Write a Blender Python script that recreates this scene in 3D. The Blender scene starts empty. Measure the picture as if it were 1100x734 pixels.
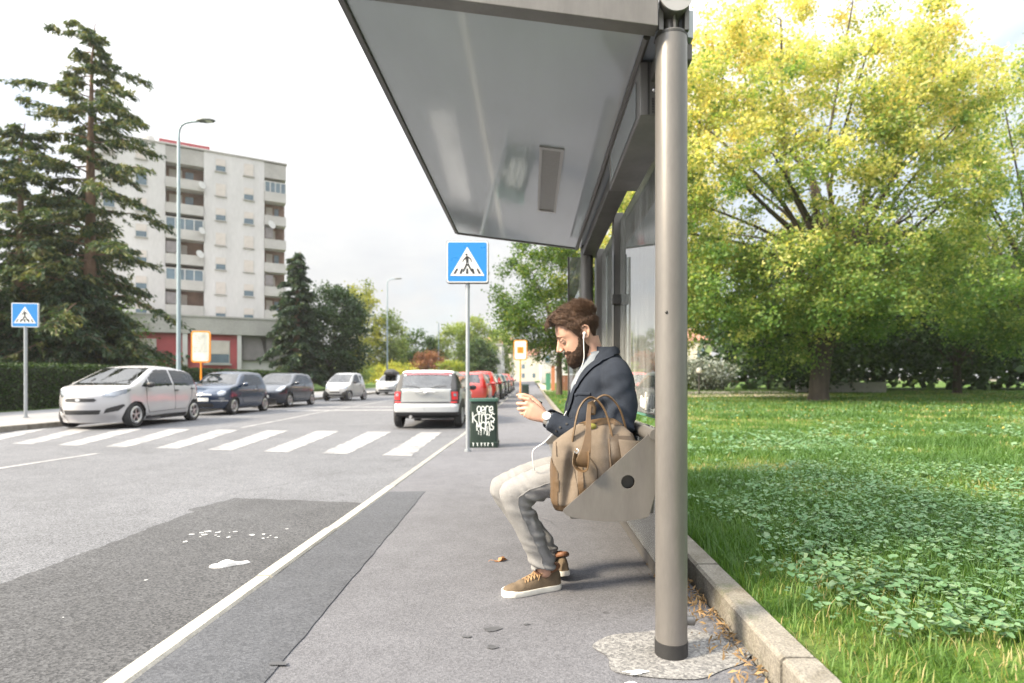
import bpy, bmesh, math, random
import numpy as np
from mathutils import Vector, Matrix, Euler, noise as mnoise

scene = bpy.context.scene
COL = scene.collection
PI = math.pi
R = math.radians

# ------------------------------------------------------------------ ground shape
def gz(y):
    t = max(0.0, y - 11.0)
    return 0.0137 * (math.sqrt(t * t + 9.0) - 3.0)

# ------------------------------------------------------------------ materials
def _new(name):
    m = bpy.data.materials.new(name); m.use_nodes = True
    nt = m.node_tree
    b = nt.nodes['Principled BSDF']
    return m, nt, b

def ramp(nt, fac, stops):
    r = nt.nodes.new('ShaderNodeValToRGB')
    el = r.color_ramp.elements
    while len(el) < len(stops): el.new(0.5)
    for e, (p, c) in zip(el, stops):
        e.position = p; e.color = (c[0], c[1], c[2], 1)
    nt.links.new(fac, r.inputs[0])
    return r.outputs[0]

def tex_noise(nt, vec, scale, detail=3, rough=.55, dist=0):
    n = nt.nodes.new('ShaderNodeTexNoise')
    n.inputs['Scale'].default_value = scale; n.inputs['Detail'].default_value = detail
    n.inputs['Roughness'].default_value = rough; n.inputs['Distortion'].default_value = dist
    nt.links.new(vec, n.inputs['Vector'])
    return n.outputs['Fac']

def coords(nt, scale=None):
    t = nt.nodes.new('ShaderNodeTexCoord')
    o = t.outputs['Object']
    if scale:
        mp = nt.nodes.new('ShaderNodeMapping'); mp.inputs['Scale'].default_value = scale
        nt.links.new(o, mp.inputs['Vector']); o = mp.outputs[0]
    return o

def mixc(nt, fac, a, b, mode='MIX'):
    n = nt.nodes.new('ShaderNodeMix'); n.data_type = 'RGBA'; n.blend_type = mode
    for s, v in ((n.inputs[0], fac), (n.inputs[6], a), (n.inputs[7], b)):
        if hasattr(v, 'is_linked'): nt.links.new(v, s)
        elif isinstance(v, (int, float)): s.default_value = v
        else: s.default_value = (v[0], v[1], v[2], 1)
    return n.outputs[2]

def add_bump(nt, b, h, strength, dist=.01):
    bp = nt.nodes.new('ShaderNodeBump'); bp.inputs['Strength'].default_value = strength
    bp.inputs['Distance'].default_value = dist
    nt.links.new(h, bp.inputs['Height']); nt.links.new(bp.outputs[0], b.inputs['Normal'])

def mat(name, base, rough=.6, metal=0., var=.12, vscale=6., bump=0., bscale=60., coat=0., spec=.5, emit=None, stretch=None, var2=0., bdist=.004):
    m, nt, b = _new(name)
    b.inputs['Roughness'].default_value = rough; b.inputs['Metallic'].default_value = metal
    b.inputs['Coat Weight'].default_value = coat; b.inputs['Coat Roughness'].default_value = .06
    b.inputs['Specular IOR Level'].default_value = spec
    v = coords(nt, stretch)
    f = tex_noise(nt, v, vscale, 4)
    lo = [c * (1 - var) for c in base]; hi = [min(1, c * (1 + var)) for c in base]
    c = ramp(nt, f, [(.3, lo), (.7, hi)])
    if var2:
        f2 = tex_noise(nt, v, vscale * 14, 2)
        c = mixc(nt, var2, c, ramp(nt, f2, [(.3, [.3 * k for k in base]), (.7, [min(1, 1.5 * k) for k in base])]))
    nt.links.new(c, b.inputs['Base Color'])
    if rough < .9:
        rr = nt.nodes.new('ShaderNodeMapRange'); nt.links.new(tex_noise(nt, v, vscale * 3, 3), rr.inputs[0])
        rr.inputs[3].default_value = rough * .85; rr.inputs[4].default_value = min(1, rough * 1.2)
        nt.links.new(rr.outputs[0], b.inputs['Roughness'])
    if bump: add_bump(nt, b, tex_noise(nt, v, bscale, 3), bump, bdist)
    if emit:
        b.inputs['Emission Color'].default_value = (*base, 1); b.inputs['Emission Strength'].default_value = emit
    return m

def asphalt(name, dark, light, agg=.5, tone=.25, cracks=.0, scale=160., warm=None):
    m, nt, b = _new(name)
    b.inputs['Roughness'].default_value = .82; b.inputs['Specular IOR Level'].default_value = .35
    v = coords(nt)
    vo = nt.nodes.new('ShaderNodeTexVoronoi'); vo.inputs['Scale'].default_value = scale
    nt.links.new(v, vo.inputs['Vector'])
    sep = nt.nodes.new('ShaderNodeSeparateColor'); nt.links.new(vo.outputs['Color'], sep.inputs[0])
    base = mixc(nt, sep.outputs[0], dark, light)
    mid = [(a + c) / 2 for a, c in zip(dark, light)]
    base = mixc(nt, agg, mid, base)
    big = tex_noise(nt, v, .55, 5, .6, .4)
    t1 = ramp(nt, big, [(.25, [1 - tone] * 3), (.75, [1 + tone] * 3)])
    base = mixc(nt, 1., base, t1, 'MULTIPLY')
    med = tex_noise(nt, v, 5., 5, .7)
    base = mixc(nt, 1., base, ramp(nt, med, [(.3, [.88] * 3), (.7, [1.1] * 3)]), 'MULTIPLY')
    if cracks:
        mp = nt.nodes.new('ShaderNodeMapping'); mp.inputs['Scale'].default_value = (1, .55, 1)
        wn = nt.nodes.new('ShaderNodeTexNoise'); wn.inputs['Scale'].default_value = 1.7; wn.inputs['Detail'].default_value = 6
        nt.links.new(v, wn.inputs['Vector'])
        wv = mixc(nt, .35, v, wn.outputs['Color'], 'ADD')
        nt.links.new(wv, mp.inputs['Vector'])
        vc = nt.nodes.new('ShaderNodeTexVoronoi'); vc.feature = 'DISTANCE_TO_EDGE'; vc.inputs['Scale'].default_value = .32
        nt.links.new(mp.outputs[0], vc.inputs['Vector'])
        cm = ramp(nt, vc.outputs[0], [(.0, [1, 1, 1]), (.004, [0, 0, 0])])
        brk = ramp(nt, tex_noise(nt, v, .9, 2), [(.5, [0, 0, 0]), (.6, [1, 1, 1])])
        cm = mixc(nt, 1., cm, brk, 'MULTIPLY')
        cm = mixc(nt, 1., cm, [cracks] * 3, 'MULTIPLY')
        base = mixc(nt, cm, base, [d * .45 for d in dark])
    # gum spots and small stains
    vs = nt.nodes.new('ShaderNodeTexVoronoi'); vs.inputs['Scale'].default_value = 2.3
    nt.links.new(v, vs.inputs['Vector'])
    sm = ramp(nt, vs.outputs['Distance'], [(.035, [1, 1, 1]), (.055, [0, 0, 0])])
    s2 = nt.nodes.new('ShaderNodeSeparateColor'); nt.links.new(vs.outputs['Color'], s2.inputs[0])
    keep = ramp(nt, s2.outputs[1], [(.62, [0, 0, 0]), (.64, [.55, .55, .55])])
    sm = mixc(nt, 1., sm, keep, 'MULTIPLY')
    base = mixc(nt, sm, base, [d * .6 for d in dark])
    nt.links.new(base, b.inputs['Base Color'])
    add_bump(nt, b, vo.outputs['Distance'], .35, .004)
    return m

def leaf_mat(name, stops, trans=.45, rough=.55):
    m, nt, b = _new(name)
    at = nt.nodes.new('ShaderNodeAttribute'); at.attribute_name = 'tint'
    c = ramp(nt, at.outputs['Fac'], stops)
    nt.links.new(c, b.inputs['Base Color']); b.inputs['Roughness'].default_value = rough
    b.inputs['Specular IOR Level'].default_value = .3
    tr = nt.nodes.new('ShaderNodeBsdfTranslucent')
    nt.links.new(mixc(nt, 1., c, [1.25, 1.2, .6], 'MULTIPLY'), tr.inputs['Color'])
    mx = nt.nodes.new('ShaderNodeMixShader'); mx.inputs[0].default_value = trans
    nt.links.new(b.outputs[0], mx.inputs[1]); nt.links.new(tr.outputs[0], mx.inputs[2])
    nt.links.new(mx.outputs[0], nt.nodes['Material Output'].inputs[0])
    return m

def glass_mat(name, tint=(.9, .96, .94), rough=.02, refl=.12, haze=.0):
    """thin pane: sees through, mirrors more at glancing angles, a little dusty"""
    m, nt, b = _new(name)
    nt.nodes.remove(b)
    t = nt.nodes.new('ShaderNodeBsdfTransparent'); t.inputs[0].default_value = (*tint, 1)
    g = nt.nodes.new('ShaderNodeBsdfGlossy'); g.inputs['Roughness'].default_value = rough
    d = nt.nodes.new('ShaderNodeBsdfDiffuse'); d.inputs[0].default_value = (.8, .82, .8, 1)
    lw = nt.nodes.new('ShaderNodeFresnel'); lw.inputs['IOR'].default_value = 1.6
    mr = nt.nodes.new('ShaderNodeMapRange'); mr.inputs[3].default_value = refl; mr.inputs[4].default_value = 1.0
    nt.links.new(lw.outputs[0], mr.inputs[0])
    m1 = nt.nodes.new('ShaderNodeMixShader'); nt.links.new(mr.outputs[0], m1.inputs[0])
    nt.links.new(t.outputs[0], m1.inputs[1]); nt.links.new(g.outputs[0], m1.inputs[2])
    v = coords(nt, (1, 6, .6))
    dm = nt.nodes.new('ShaderNodeMapRange'); nt.links.new(tex_noise(nt, v, 3., 5, .65), dm.inputs[0])
    dm.inputs[1].default_value = .4; dm.inputs[2].default_value = .8
    dm.inputs[3].default_value = haze * .4; dm.inputs[4].default_value = haze * 1.6
    m2 = nt.nodes.new('ShaderNodeMixShader'); nt.links.new(dm.outputs[0], m2.inputs[0])
    nt.links.new(m1.outputs[0], m2.inputs[1]); nt.links.new(d.outputs[0], m2.inputs[2])
    nt.links.new(m2.outputs[0], nt.nodes['Material Output'].inputs[0])
    return m

# ------------------------------------------------------------------ mesh helpers
def link(o, parent=None):
    COL.objects.link(o)
    if parent is not None: o.parent = parent
    return o

def tag(o, label=None, cat=None, group=None, kind=None):
    if label: o['label'] = label
    if cat: o['category'] = cat
    if group: o['group'] = group
    if kind: o['kind'] = kind
    return o

def empty(name, loc, label, cat, group=None, rz=0.):
    o = bpy.data.objects.new(name, None); o.location = loc; o.rotation_euler = (0, 0, rz)
    o.empty_display_size = .1
    COL.objects.link(o)
    return tag(o, label, cat, group)

def copy_tree(o, parent=None):
    c = o.copy(); COL.objects.link(c); c.parent = parent
    for ch in list(o.children): copy_tree(ch, c)
    return c

def np_mesh(name, V, F, smooth=False, tint=None):
    """V (n,3), F (m,k) arrays -> mesh"""
    V = np.asarray(V, dtype=np.float32); F = np.asarray(F, dtype=np.int32)
    me = bpy.data.meshes.new(name)
    me.vertices.add(len(V)); me.vertices.foreach_set('co', V.ravel())
    k = F.shape[1]
    me.loops.add(F.size); me.loops.foreach_set('vertex_index', F.ravel())
    me.polygons.add(len(F))
    me.polygons.foreach_set('loop_start', np.arange(0, F.size, k, dtype=np.int32))
    me.polygons.foreach_set('loop_total', np.full(len(F), k, dtype=np.int32))
    if smooth: me.polygons.foreach_set('use_smooth', np.ones(len(F), dtype=bool))
    if tint is not None:
        a = me.attributes.new('tint', 'FLOAT', 'FACE'); a.data.foreach_set('value', np.asarray(tint, dtype=np.float32))
    me.update(calc_edges=True)
    return me

class MB:
    def __init__(s): s.v = []; s.f = []
    def add(s, vs, fs):
        b = len(s.v); s.v.extend([tuple(p) for p in vs]); s.f.extend([tuple(i + b for i in f) for f in fs]); return s
    def box(s, c, d, rot=None):
        x, y, z = d[0] / 2, d[1] / 2, d[2] / 2
        vs = [Vector(p) for p in ((-x,-y,-z),(x,-y,-z),(x,y,-z),(-x,y,-z),(-x,-y,z),(x,-y,z),(x,y,z),(-x,y,z))]
        if rot is not None:
            M = rot if isinstance(rot, Matrix) else Euler(rot).to_matrix()
            vs = [M @ p for p in vs]
        c = Vector(c)
        return s.add([p + c for p in vs], [(0,3,2,1),(4,5,6,7),(0,1,5,4),(1,2,6,5),(2,3,7,6),(3,0,4,7)])
    def bb(s, x0, x1, y0, y1, z0, z1):
        return s.box(((x0+x1)/2, (y0+y1)/2, (z0+z1)/2), (abs(x1-x0), abs(y1-y0), abs(z1-z0)))
    def tube(s, pts, rad, n=10, cap=True, flat=None, up=(0, 0, 1)):
        """swept tube; rad number or list; flat=(a,b) scales of the section along side / normal"""
        pts = [Vector(p) for p in pts]; m = len(pts)
        if not isinstance(rad, (list, tuple)): rad = [rad] * m
        b = len(s.v); prev = None
        for i, p in enumerate(pts):
            t = (pts[min(i+1, m-1)] - pts[max(i-1, 0)])
            if t.length < 1e-9: t = Vector((0, 0, 1))
            t.normalize()
            if prev is None:
                u = Vector(up)
                if abs(u.dot(t)) > .95: u = Vector((1, 0, 0)) if abs(t.x) < .9 else Vector((0, 1, 0))
                a = (u - t * u.dot(t)).normalized()
            else:
                a = prev - t * prev.dot(t)
                a = a.normalized() if a.length > 1e-6 else t.orthogonal().normalized()
            prev = a; c = t.cross(a)
            fa, fb = flat if flat else (1, 1)
            for k in range(n):
                an = 2 * PI * k / n
                s.v.append(tuple(p + (c * math.cos(an) * fa + a * math.sin(an) * fb) * rad[i]))
        for i in range(m - 1):
            for k in range(n):
                k2 = (k + 1) % n
                s.f.append((b+i*n+k, b+i*n+k2, b+(i+1)*n+k2, b+(i+1)*n+k))
        if cap:
            s.f.append(tuple(b + k for k in range(n))[::-1]); s.f.append(tuple(b + (m-1)*n + k for k in range(n)))
        return s
    def cyl(s, p0, p1, r0, r1=None, n=16): return s.tube([p0, p1], [r0, r0 if r1 is None else r1], n)
    def prism(s, poly, o, ax, ay, depth):
        """poly 2-D (ccw seen against depth) placed at o with axes ax, ay; extruded by vector depth"""
        o, ax, ay, d = Vector(o), Vector(ax), Vector(ay), Vector(depth); n = len(poly)
        a = [o + ax * p[0] + ay * p[1] for p in poly]
        vs = a + [p + d for p in a]
        return s.add(vs, [tuple(range(n))[::-1], tuple(range(n, 2*n))] + [(i, (i+1) % n, n + (i+1) % n, n + i) for i in range(n)])
    def ell(s, c, r, rot=None, nu=16, nv=10):
        c = Vector(c); M = None
        if rot is not None: M = rot if isinstance(rot, Matrix) else Euler(rot).to_matrix()
        vs = []
        for j in range(nv + 1):
            ph = PI * j / nv
            for i in range(nu):
                th = 2 * PI * i / nu
                p = Vector((r[0]*math.sin(ph)*math.cos(th), r[1]*math.sin(ph)*math.sin(th), r[2]*math.cos(ph)))
                vs.append(c + (M @ p if M else p))
        fs = [(j*nu+i, (j+1)*nu+i, (j+1)*nu+(i+1) % nu, j*nu+(i+1) % nu) for j in range(nv) for i in range(nu)]
        return s.add(vs, fs)
    def loft(s, rings, cap=True):
        n = len(rings[0]); b = len(s.v)
        for r in rings: s.v.extend([tuple(p) for p in r])
        for i in range(len(rings) - 1):
            for k in range(n):
                k2 = (k+1) % n
                s.f.append((b+i*n+k, b+i*n+k2, b+(i+1)*n+k2, b+(i+1)*n+k))
        if cap:
            s.f.append(tuple(b + k for k in range(n))[::-1]); s.f.append(tuple(b + (len(rings)-1)*n + k for k in range(n)))
        return s
    def mesh(s, name, smooth=False, fix=True):
        me = bpy.data.meshes.new(name); me.from_pydata(s.v, [], s.f)
        if fix:
            bm = bmesh.new(); bm.from_mesh(me)
            bmesh.ops.recalc_face_normals(bm, faces=bm.faces); bm.to_mesh(me); bm.free()
        if smooth:
            for p in me.polygons: p.use_smooth = True
        return me
    def build(s, name, m, parent=None, smooth=False, bevel=0., seg=2):
        me = s.mesh(name, smooth)
        me.materials.append(m)
        o = bpy.data.objects.new(name, me)
        link(o, parent)
        if bevel:
            bv = o.modifiers.new('bevel', 'BEVEL'); bv.width = bevel; bv.segments = seg; bv.limit_method = 'ANGLE'; bv.angle_limit = R(35)
            bv.harden_normals = False
        if smooth and not bevel: sharp(me)
        return o

def sharp(me, ang=42):
    """smooth shading with hard edges over the angle"""
    bm = bmesh.new(); bm.from_mesh(me)
    for e in bm.edges:
        if len(e.link_faces) == 2 and e.calc_face_angle(0) > R(ang): e.smooth = False
        elif len(e.link_faces) != 2: e.smooth = False
    bm.to_mesh(me); bm.free()

def mobj(name, me, m, parent=None):
    if m is not None:
        me.materials.clear(); me.materials.append(m)
    o = bpy.data.objects.new(name, me); link(o, parent); return o

def remesh(mb, name, voxel, iters=3, fac=.5):
    """one continuous smooth skin over overlapping closed pieces"""
    me = mb.mesh(name)
    o = bpy.data.objects.new('tmp', me); COL.objects.link(o)
    r = o.modifiers.new('r', 'REMESH'); r.mode = 'VOXEL'; r.voxel_size = voxel; r.use_smooth_shade = True
    if iters:
        sm = o.modifiers.new('s', 'SMOOTH'); sm.factor = fac; sm.iterations = iters
    dg = bpy.context.evaluated_depsgraph_get(); dg.update()
    out = bpy.data.meshes.new_from_object(o.evaluated_get(dg))
    bpy.data.objects.remove(o); bpy.data.meshes.remove(me)
    out.name = name
    for p in out.polygons: p.use_smooth = True
    return out

def patch(me, name, test, off, m, parent, smooth=True):
    """a piece of another mesh's surface lifted off along the normals"""
    vi = {}; vs = []; fs = []
    for p in me.polygons:
        if test(p.center, p.normal):
            f = []
            for i in p.vertices:
                if i not in vi:
                    v = me.vertices[i]
                    o_ = off(v.co) if callable(off) else off
                    vi[i] = len(vs); vs.append(v.co + v.normal * o_)
                f.append(vi[i])
            fs.append(f)
    if not fs: return None
    me2 = bpy.data.meshes.new(name); me2.from_pydata(vs, [], fs)
    if smooth:
        for p in me2.polygons: p.use_smooth = True
    me2.materials.append(m)
    o = bpy.data.objects.new(name, me2); link(o, parent)
    return o

def inpoly(x, y, poly):
    c = False; n = len(poly); j = n - 1
    for i in range(n):
        xi, yi = poly[i]; xj, yj = poly[j]
        if (yi > y) != (yj > y) and x < (xj - xi) * (y - yi) / (yj - yi) + xi: c = not c
        j = i
    return c

def sm_path(pts, n=6):
    """Catmull-Rom through the points"""
    P = [Vector(p) for p in pts]; out = []
    for i in range(len(P) - 1):
        p0, p1, p2, p3 = P[max(i-1, 0)], P[i], P[i+1], P[min(i+2, len(P)-1)]
        for k in range(n):
            t = k / n
            out.append(.5 * ((2*p1) + (p2-p0)*t + (2*p0-5*p1+4*p2-p3)*t*t + (3*p1-p0-3*p2+p3)*t*t*t))
    out.append(P[-1]); return out

def lerp_list(vals, n):
    m = len(vals); return [float(x) for x in np.interp(np.linspace(0, m-1, n), np.arange(m), vals)]

# leaves as small folded diamonds -------------------------------------------------
def leaf_arrays(C, size, rng, up=.5, aspect=.6, dirs=None, fold=0.12):
    n = len(C)
    N = rng.normal(size=(n, 3)); N /= np.linalg.norm(N, axis=1)[:, None] + 1e-9
    N[:, 2] = np.abs(N[:, 2]) * (1 - up) + up * (0.6 + .4 * np.abs(N[:, 2])); N /= np.linalg.norm(N, axis=1)[:, None]
    if dirs is None: T = rng.normal(size=(n, 3))
    else: T = dirs + rng.normal(size=(n, 3)) * .25
    T -= N * np.sum(T * N, axis=1)[:, None]; T /= np.linalg.norm(T, axis=1)[:, None] + 1e-9
    B = np.cross(N, T)
    s = np.asarray(size)[:, None] if np.ndim(size) else np.full((n, 1), size)
    v0 = C - T * s * .5; v2 = C + T * s * .5
    v1 = C + B * s * .5 * aspect + N * s * fold; v3 = C - B * s * .5 * aspect + N * s * fold
    V = np.stack([v0, v1, v2, v3], axis=1).reshape(-1, 3)
    F = np.arange(4 * n).reshape(n, 4)
    return V, F
# ================================================================== CAMERA, LIGHT, SKY
cam_d = bpy.data.cameras.new('camera'); cam = bpy.data.objects.new('camera', cam_d); COL.objects.link(cam)
cam.location = (0, 0, 1.0); cam.rotation_euler = (R(90), 0, 0)
cam_d.sensor_width = 36; cam_d.lens = 620 / 1100 * 36
cam_d.shift_x = -21 / 1100; cam_d.shift_y = 47 / 1100
cam_d.clip_end = 3000; cam_d.clip_start = .05
cam_d.dof.use_dof = True; cam_d.dof.focus_distance = 2.85; cam_d.dof.aperture_fstop = 2.0
scene.camera = cam

SUN_EL, SUN_DIR = R(37), Vector((.93, .37))            # light travels towards +x, +y
SUN_DIR.normalize()
sd = bpy.data.lights.new('sun', 'SUN'); sun = bpy.data.objects.new('sun', sd); COL.objects.link(sun)
sd.energy = 4.3; sd.angle = R(11); sd.color = (1, .85, .63)
vec = Vector((SUN_DIR.x * math.cos(SUN_EL), SUN_DIR.y * math.cos(SUN_EL), -math.sin(SUN_EL)))
sun.rotation_euler = vec.to_track_quat('-Z', 'Y').to_euler()
sun.location = (-20, -10, 30)

w = bpy.data.worlds.new('World'); scene.world = w; w.use_nodes = True
nt = w.node_tree; bg = nt.nodes['Background']
sky = nt.nodes.new('ShaderNodeTexSky'); sky.sky_type = 'NISHITA'; sky.sun_disc = False
sky.sun_elevation = SUN_EL; sky.sun_rotation = math.atan2(-SUN_DIR.x, -SUN_DIR.y)
sky.air_density = 1.0; sky.dust_density = 2.5; sky.ozone_density = 1.0
tc = nt.nodes.new('ShaderNodeTexCoord')
mp = nt.nodes.new('ShaderNodeMapping'); mp.inputs['Scale'].default_value = (1, 1, 2.2); mp.inputs['Location'].default_value = (.35, .1, .2)
nt.links.new(tc.outputs['Generated'], mp.inputs[0])
f1 = tex_noise(nt, mp.outputs[0], 2.1, 7, .55, .25)
mask = ramp(nt, f1, [(.34, [.42] * 3), (.50, [1] * 3)])
f2 = tex_noise(nt, mp.outputs[0], 3.4, 6, .6, .2)
cl = ramp(nt, f2, [(.3, [10.2, 10.5, 11.0]), (.65, [12.6, 12.6, 12.5])])
cl.node.color_ramp.elements[0].color = (.80, .825, .865, 1); cl.node.color_ramp.elements[1].color = (1, .995, .985, 1)
# an overcast sky is about three times brighter overhead than at the horizon, and brighter round the veiled sun
sx = nt.nodes.new('ShaderNodeSeparateXYZ'); nt.links.new(tc.outputs['Generated'], sx.inputs[0])
def mth(op, a, b=None, c=None):
    n = nt.nodes.new('ShaderNodeMath'); n.operation = op
    for s_, v_ in zip(n.inputs, (a, b, c)):
        if v_ is None: continue
        if hasattr(v_, 'is_linked'): nt.links.new(v_, s_)
        else: s_.default_value = v_
    return n.outputs[0]
zz = mth('MAXIMUM', sx.outputs[2], 0.)
zen = mth('MULTIPLY', mth('POWER', zz, 2.4), 18.)
dt = nt.nodes.new('ShaderNodeVectorMath'); dt.operation = 'DOT_PRODUCT'; nt.links.new(tc.outputs['Generated'], dt.inputs[0]); dt.inputs[1].default_value = tuple(-vec)
glow = mth('MULTIPLY', mth('POWER', mth('MAXIMUM', dt.outputs['Value'], 0.), 3.), 9.)
tot = mth('ADD', mth('ADD', zen, glow), 3.3)
vm = nt.nodes.new('ShaderNodeVectorMath'); vm.operation = 'SCALE'
nt.links.new(tot, vm.inputs[3])
nt.links.new(cl, vm.inputs[0])
nt.links.new(mixc(nt, mask, sky.outputs[0], vm.outputs[0]), bg.inputs[0])
bg.inputs[1].default_value = .1
scene.view_settings.view_transform = 'Standard'; scene.view_settings.look = 'None'
scene.view_settings.exposure = 1.42; scene.view_settings.gamma = 1
scene.cycles.max_bounces = 8; scene.cycles.transparent_max_bounces = 12
scene.cycles.diffuse_bounces = 4; scene.cycles.glossy_bounces = 4
scene.cycles.caustics_reflective = False; scene.cycles.caustics_refractive = False
scene.cycles.use_denoising = True

# ================================================================== GROUND
YS = [-25 + i for i in range(25)] + [i * .5 for i in range(80)] + [40 + 2 * i for i in range(31)] + [105, 115, 130, 150, 180, 220, 280, 360]
def strip(name, xa, xb, y0, y1, dz, m, nx=1, kind='structure'):
    """ground sheet between x = xa(y) and xb(y), lifted dz over the terrain"""
    fa = xa if callable(xa) else (lambda y: xa); fb = xb if callable(xb) else (lambda y: xb)
    ys = sorted(set([y0, y1] + [y for y in YS if y0 < y < y1]))
    V = [(fa(y) + (fb(y) - fa(y)) * i / nx, y, gz(y) + dz) for y in ys for i in range(nx + 1)]
    n = nx + 1
    F = [(j*n+i, j*n+i+1, (j+1)*n+i+1, (j+1)*n+i) for j in range(len(ys)-1) for i in range(nx)]
    o = mobj(name, np_mesh(name, V, F), m); tag(o, kind=kind); return o

KX = -1.345           # road edge of the near pavement
LX = -12.35           # road edge of the far pavement
RD = -.10             # road surface level
m_road = asphalt('road asphalt', (.036, .038, .044), (.175, .18, .195), .85, .18, .5, 130)
m_patch = asphalt('fresh asphalt', (.014, .015, .018), (.098, .10, .106), .85, .22, 0, 120)
m_pave = asphalt('pavement asphalt', (.055, .056, .064), (.158, .16, .176), .6, .13, .55, 170)
m_pave2 = asphalt('pavement patch', (.030, .033, .040), (.098, .103, .116), .7, .15, 0, 150)
m_kerbw = mat('painted kerb', (.38, .36, .315), .8, var=.22, vscale=9, bump=.5, bscale=70, var2=.35)
def kerb_mat():
    m, nt, b = _new('weathered kerb stone'); v = coords(nt); b.inputs['Roughness'].default_value = .9
    c = ramp(nt, tex_noise(nt, v, 130, 3, .7), [(.3, (.12, .112, .098)), (.7, (.27, .25, .215))])
    c = mixc(nt, 1., c, ramp(nt, tex_noise(nt, v, 3.5, 6, .7, .5), [(.3, (.50, .47, .40)), (.55, (1, 1, 1)), (.75, (1.12, 1.1, 1.04))]), 'MULTIPLY')
    c = mixc(nt, ramp(nt, tex_noise(nt, v, 2.2, 7, .75, .8), [(.56, [0] * 3), (.66, [.6] * 3)]), c, (.075, .085, .04))
    nt.links.new(c, b.inputs['Base Color'])
    h = mixc(nt, .5, tex_noise(nt, v, 18, 5, .7), tex_noise(nt, v, 90, 3, .6)); add_bump(nt, b, h, .9, .012)
    return m
m_kerb = kerb_mat()
def paint_mark():
    """thermoplastic road paint, scuffed through to the asphalt in places"""
    m, nt, b = _new('road paint'); v = coords(nt)
    vo = nt.nodes.new('ShaderNodeTexVoronoi'); vo.inputs['Scale'].default_value = 130; nt.links.new(v, vo.inputs['Vector'])
    sep = nt.nodes.new('ShaderNodeSeparateColor'); nt.links.new(vo.outputs['Color'], sep.inputs[0])
    road = mixc(nt, sep.outputs[0], (.036, .038, .044), (.175, .18, .195))
    pnt = ramp(nt, tex_noise(nt, v, 6, 5, .7), [(.3, (.20, .20, .205)), (.7, (.30, .30, .305))])
    w1 = tex_noise(nt, v, 2.6, 8, .75, .3); w2 = tex_noise(nt, v, 60, 3, .6)
    ms = mixc(nt, .35, w1, w2)
    nt.links.new(mixc(nt, ramp(nt, ms, [(.49, [0] * 3), (.58, [.9] * 3)]), pnt, road), b.inputs['Base Color'])
    b.inputs['Roughness'].default_value = .75; add_bump(nt, b, vo.outputs['Distance'], .25, .003)
    return m
m_mark = paint_mark()
m_earth = mat('earth', (.10, .085, .055), .95, var=.3, vscale=.7)
m_sand = mat('sandy path', (.36, .31, .24), .95, var=.15, vscale=1.2, bump=.3, bscale=30)

def lawn_mat():
    m, nt, b = _new('lawn soil and turf')
    v = coords(nt)
    f = tex_noise(nt, v, .5, 6, .65, .3); g = tex_noise(nt, v, 14, 4, .7)
    c1 = ramp(nt, g, [(.3, (.03, .055, .012)), (.55, (.06, .12, .02)), (.75, (.12, .16, .035))])
    c2 = ramp(nt, g, [(.3, (.05, .07, .02)), (.7, (.17, .15, .07))])
    nt.links.new(mixc(nt, ramp(nt, f, [(.5, [0] * 3), (.7, [.8] * 3)]), c1, c2), b.inputs['Base Color'])
    b.inputs['Roughness'].default_value = .95; b.inputs['Specular IOR Level'].default_value = .1
    add_bump(nt, b, g, .8, .03)
    return m
m_lawn = lawn_mat()

g = mobj('ground', np_mesh('ground', [(x, y, gz(y) - .3) for y in (-200, 0, 11, 20, 40, 80, 160, 400, 900) for x in (-700, -60, 60, 700)],
    [(j*4+i, j*4+i+1, j*4+i+5, j*4+i+4) for j in range(8) for i in range(3)]), m_earth); tag(g, kind='structure')
strip('road', LX, KX - .088, -25, 360, RD, m_road, 4)
strip('pavement', KX, .80, -25, 360, 0, m_pave, 2)
strip('far_pavement', LX + .0, -17.6, -25, 360, .02, asphalt('far pavement asphalt', (.15, .15, .155), (.26, .26, .27), .5, .12, 0, 120), 2)
strip('far_verge', -17.6, -70, -25, 360, .03, m_lawn, 4)
strip('lawn', .93, 130, -25, 360, .085, m_lawn, 12)
# near kerb (worn pale granite, drops to the crossing), far kerb, lawn kerb
def kerb(name, x0, x1, y0, y1, ztop, zbot, m, step=.9, gap=.008, drop=None):
    mb = MB(); y = y0; rnd = random.Random(5)
    while y < y1:
        ye = min(y + step, y1); j = rnd.uniform(-.004, .004); k = rnd.uniform(-.003, .003)
        z0, z1 = gz(y) + ztop + k, gz(ye) + ztop + k
        b0, b1 = gz(y) + zbot, gz(ye) + zbot
        c = .012
        prof = lambda yy, zt, zb: [(x0+j, yy, zb), (x1+j, yy, zb), (x1+j, yy, zt-c), (x1-c+j, yy, zt), (x0+c+j, yy, zt), (x0+j, yy, zt-c)]
        mb.loft([prof(y + gap/2, z0, b0), prof(ye - gap/2, z1, b1)])
        y = ye
    o = mb.build(name, m); tag(o, kind='structure'); return o
kerb('kerb', KX - .090, KX, -6, 5.7, .012, -.3, m_kerbw, 1.0, .006)
kerb('kerb', KX - .090, KX, 5.7, 90, .006, -.3, mat('worn grey kerb', (.23, .225, .21), .88, var=.2, vscale=4, bump=.5, bscale=60, var2=.4), 1.0, .012)
kerb('far_kerb', LX, LX + .14, -6, 90, .035, -.3, m_kerb, 1.0)
kerb('lawn_kerb', .812, .935, -4, 60, .115, -.2, m_kerb, .98, .01)

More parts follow.
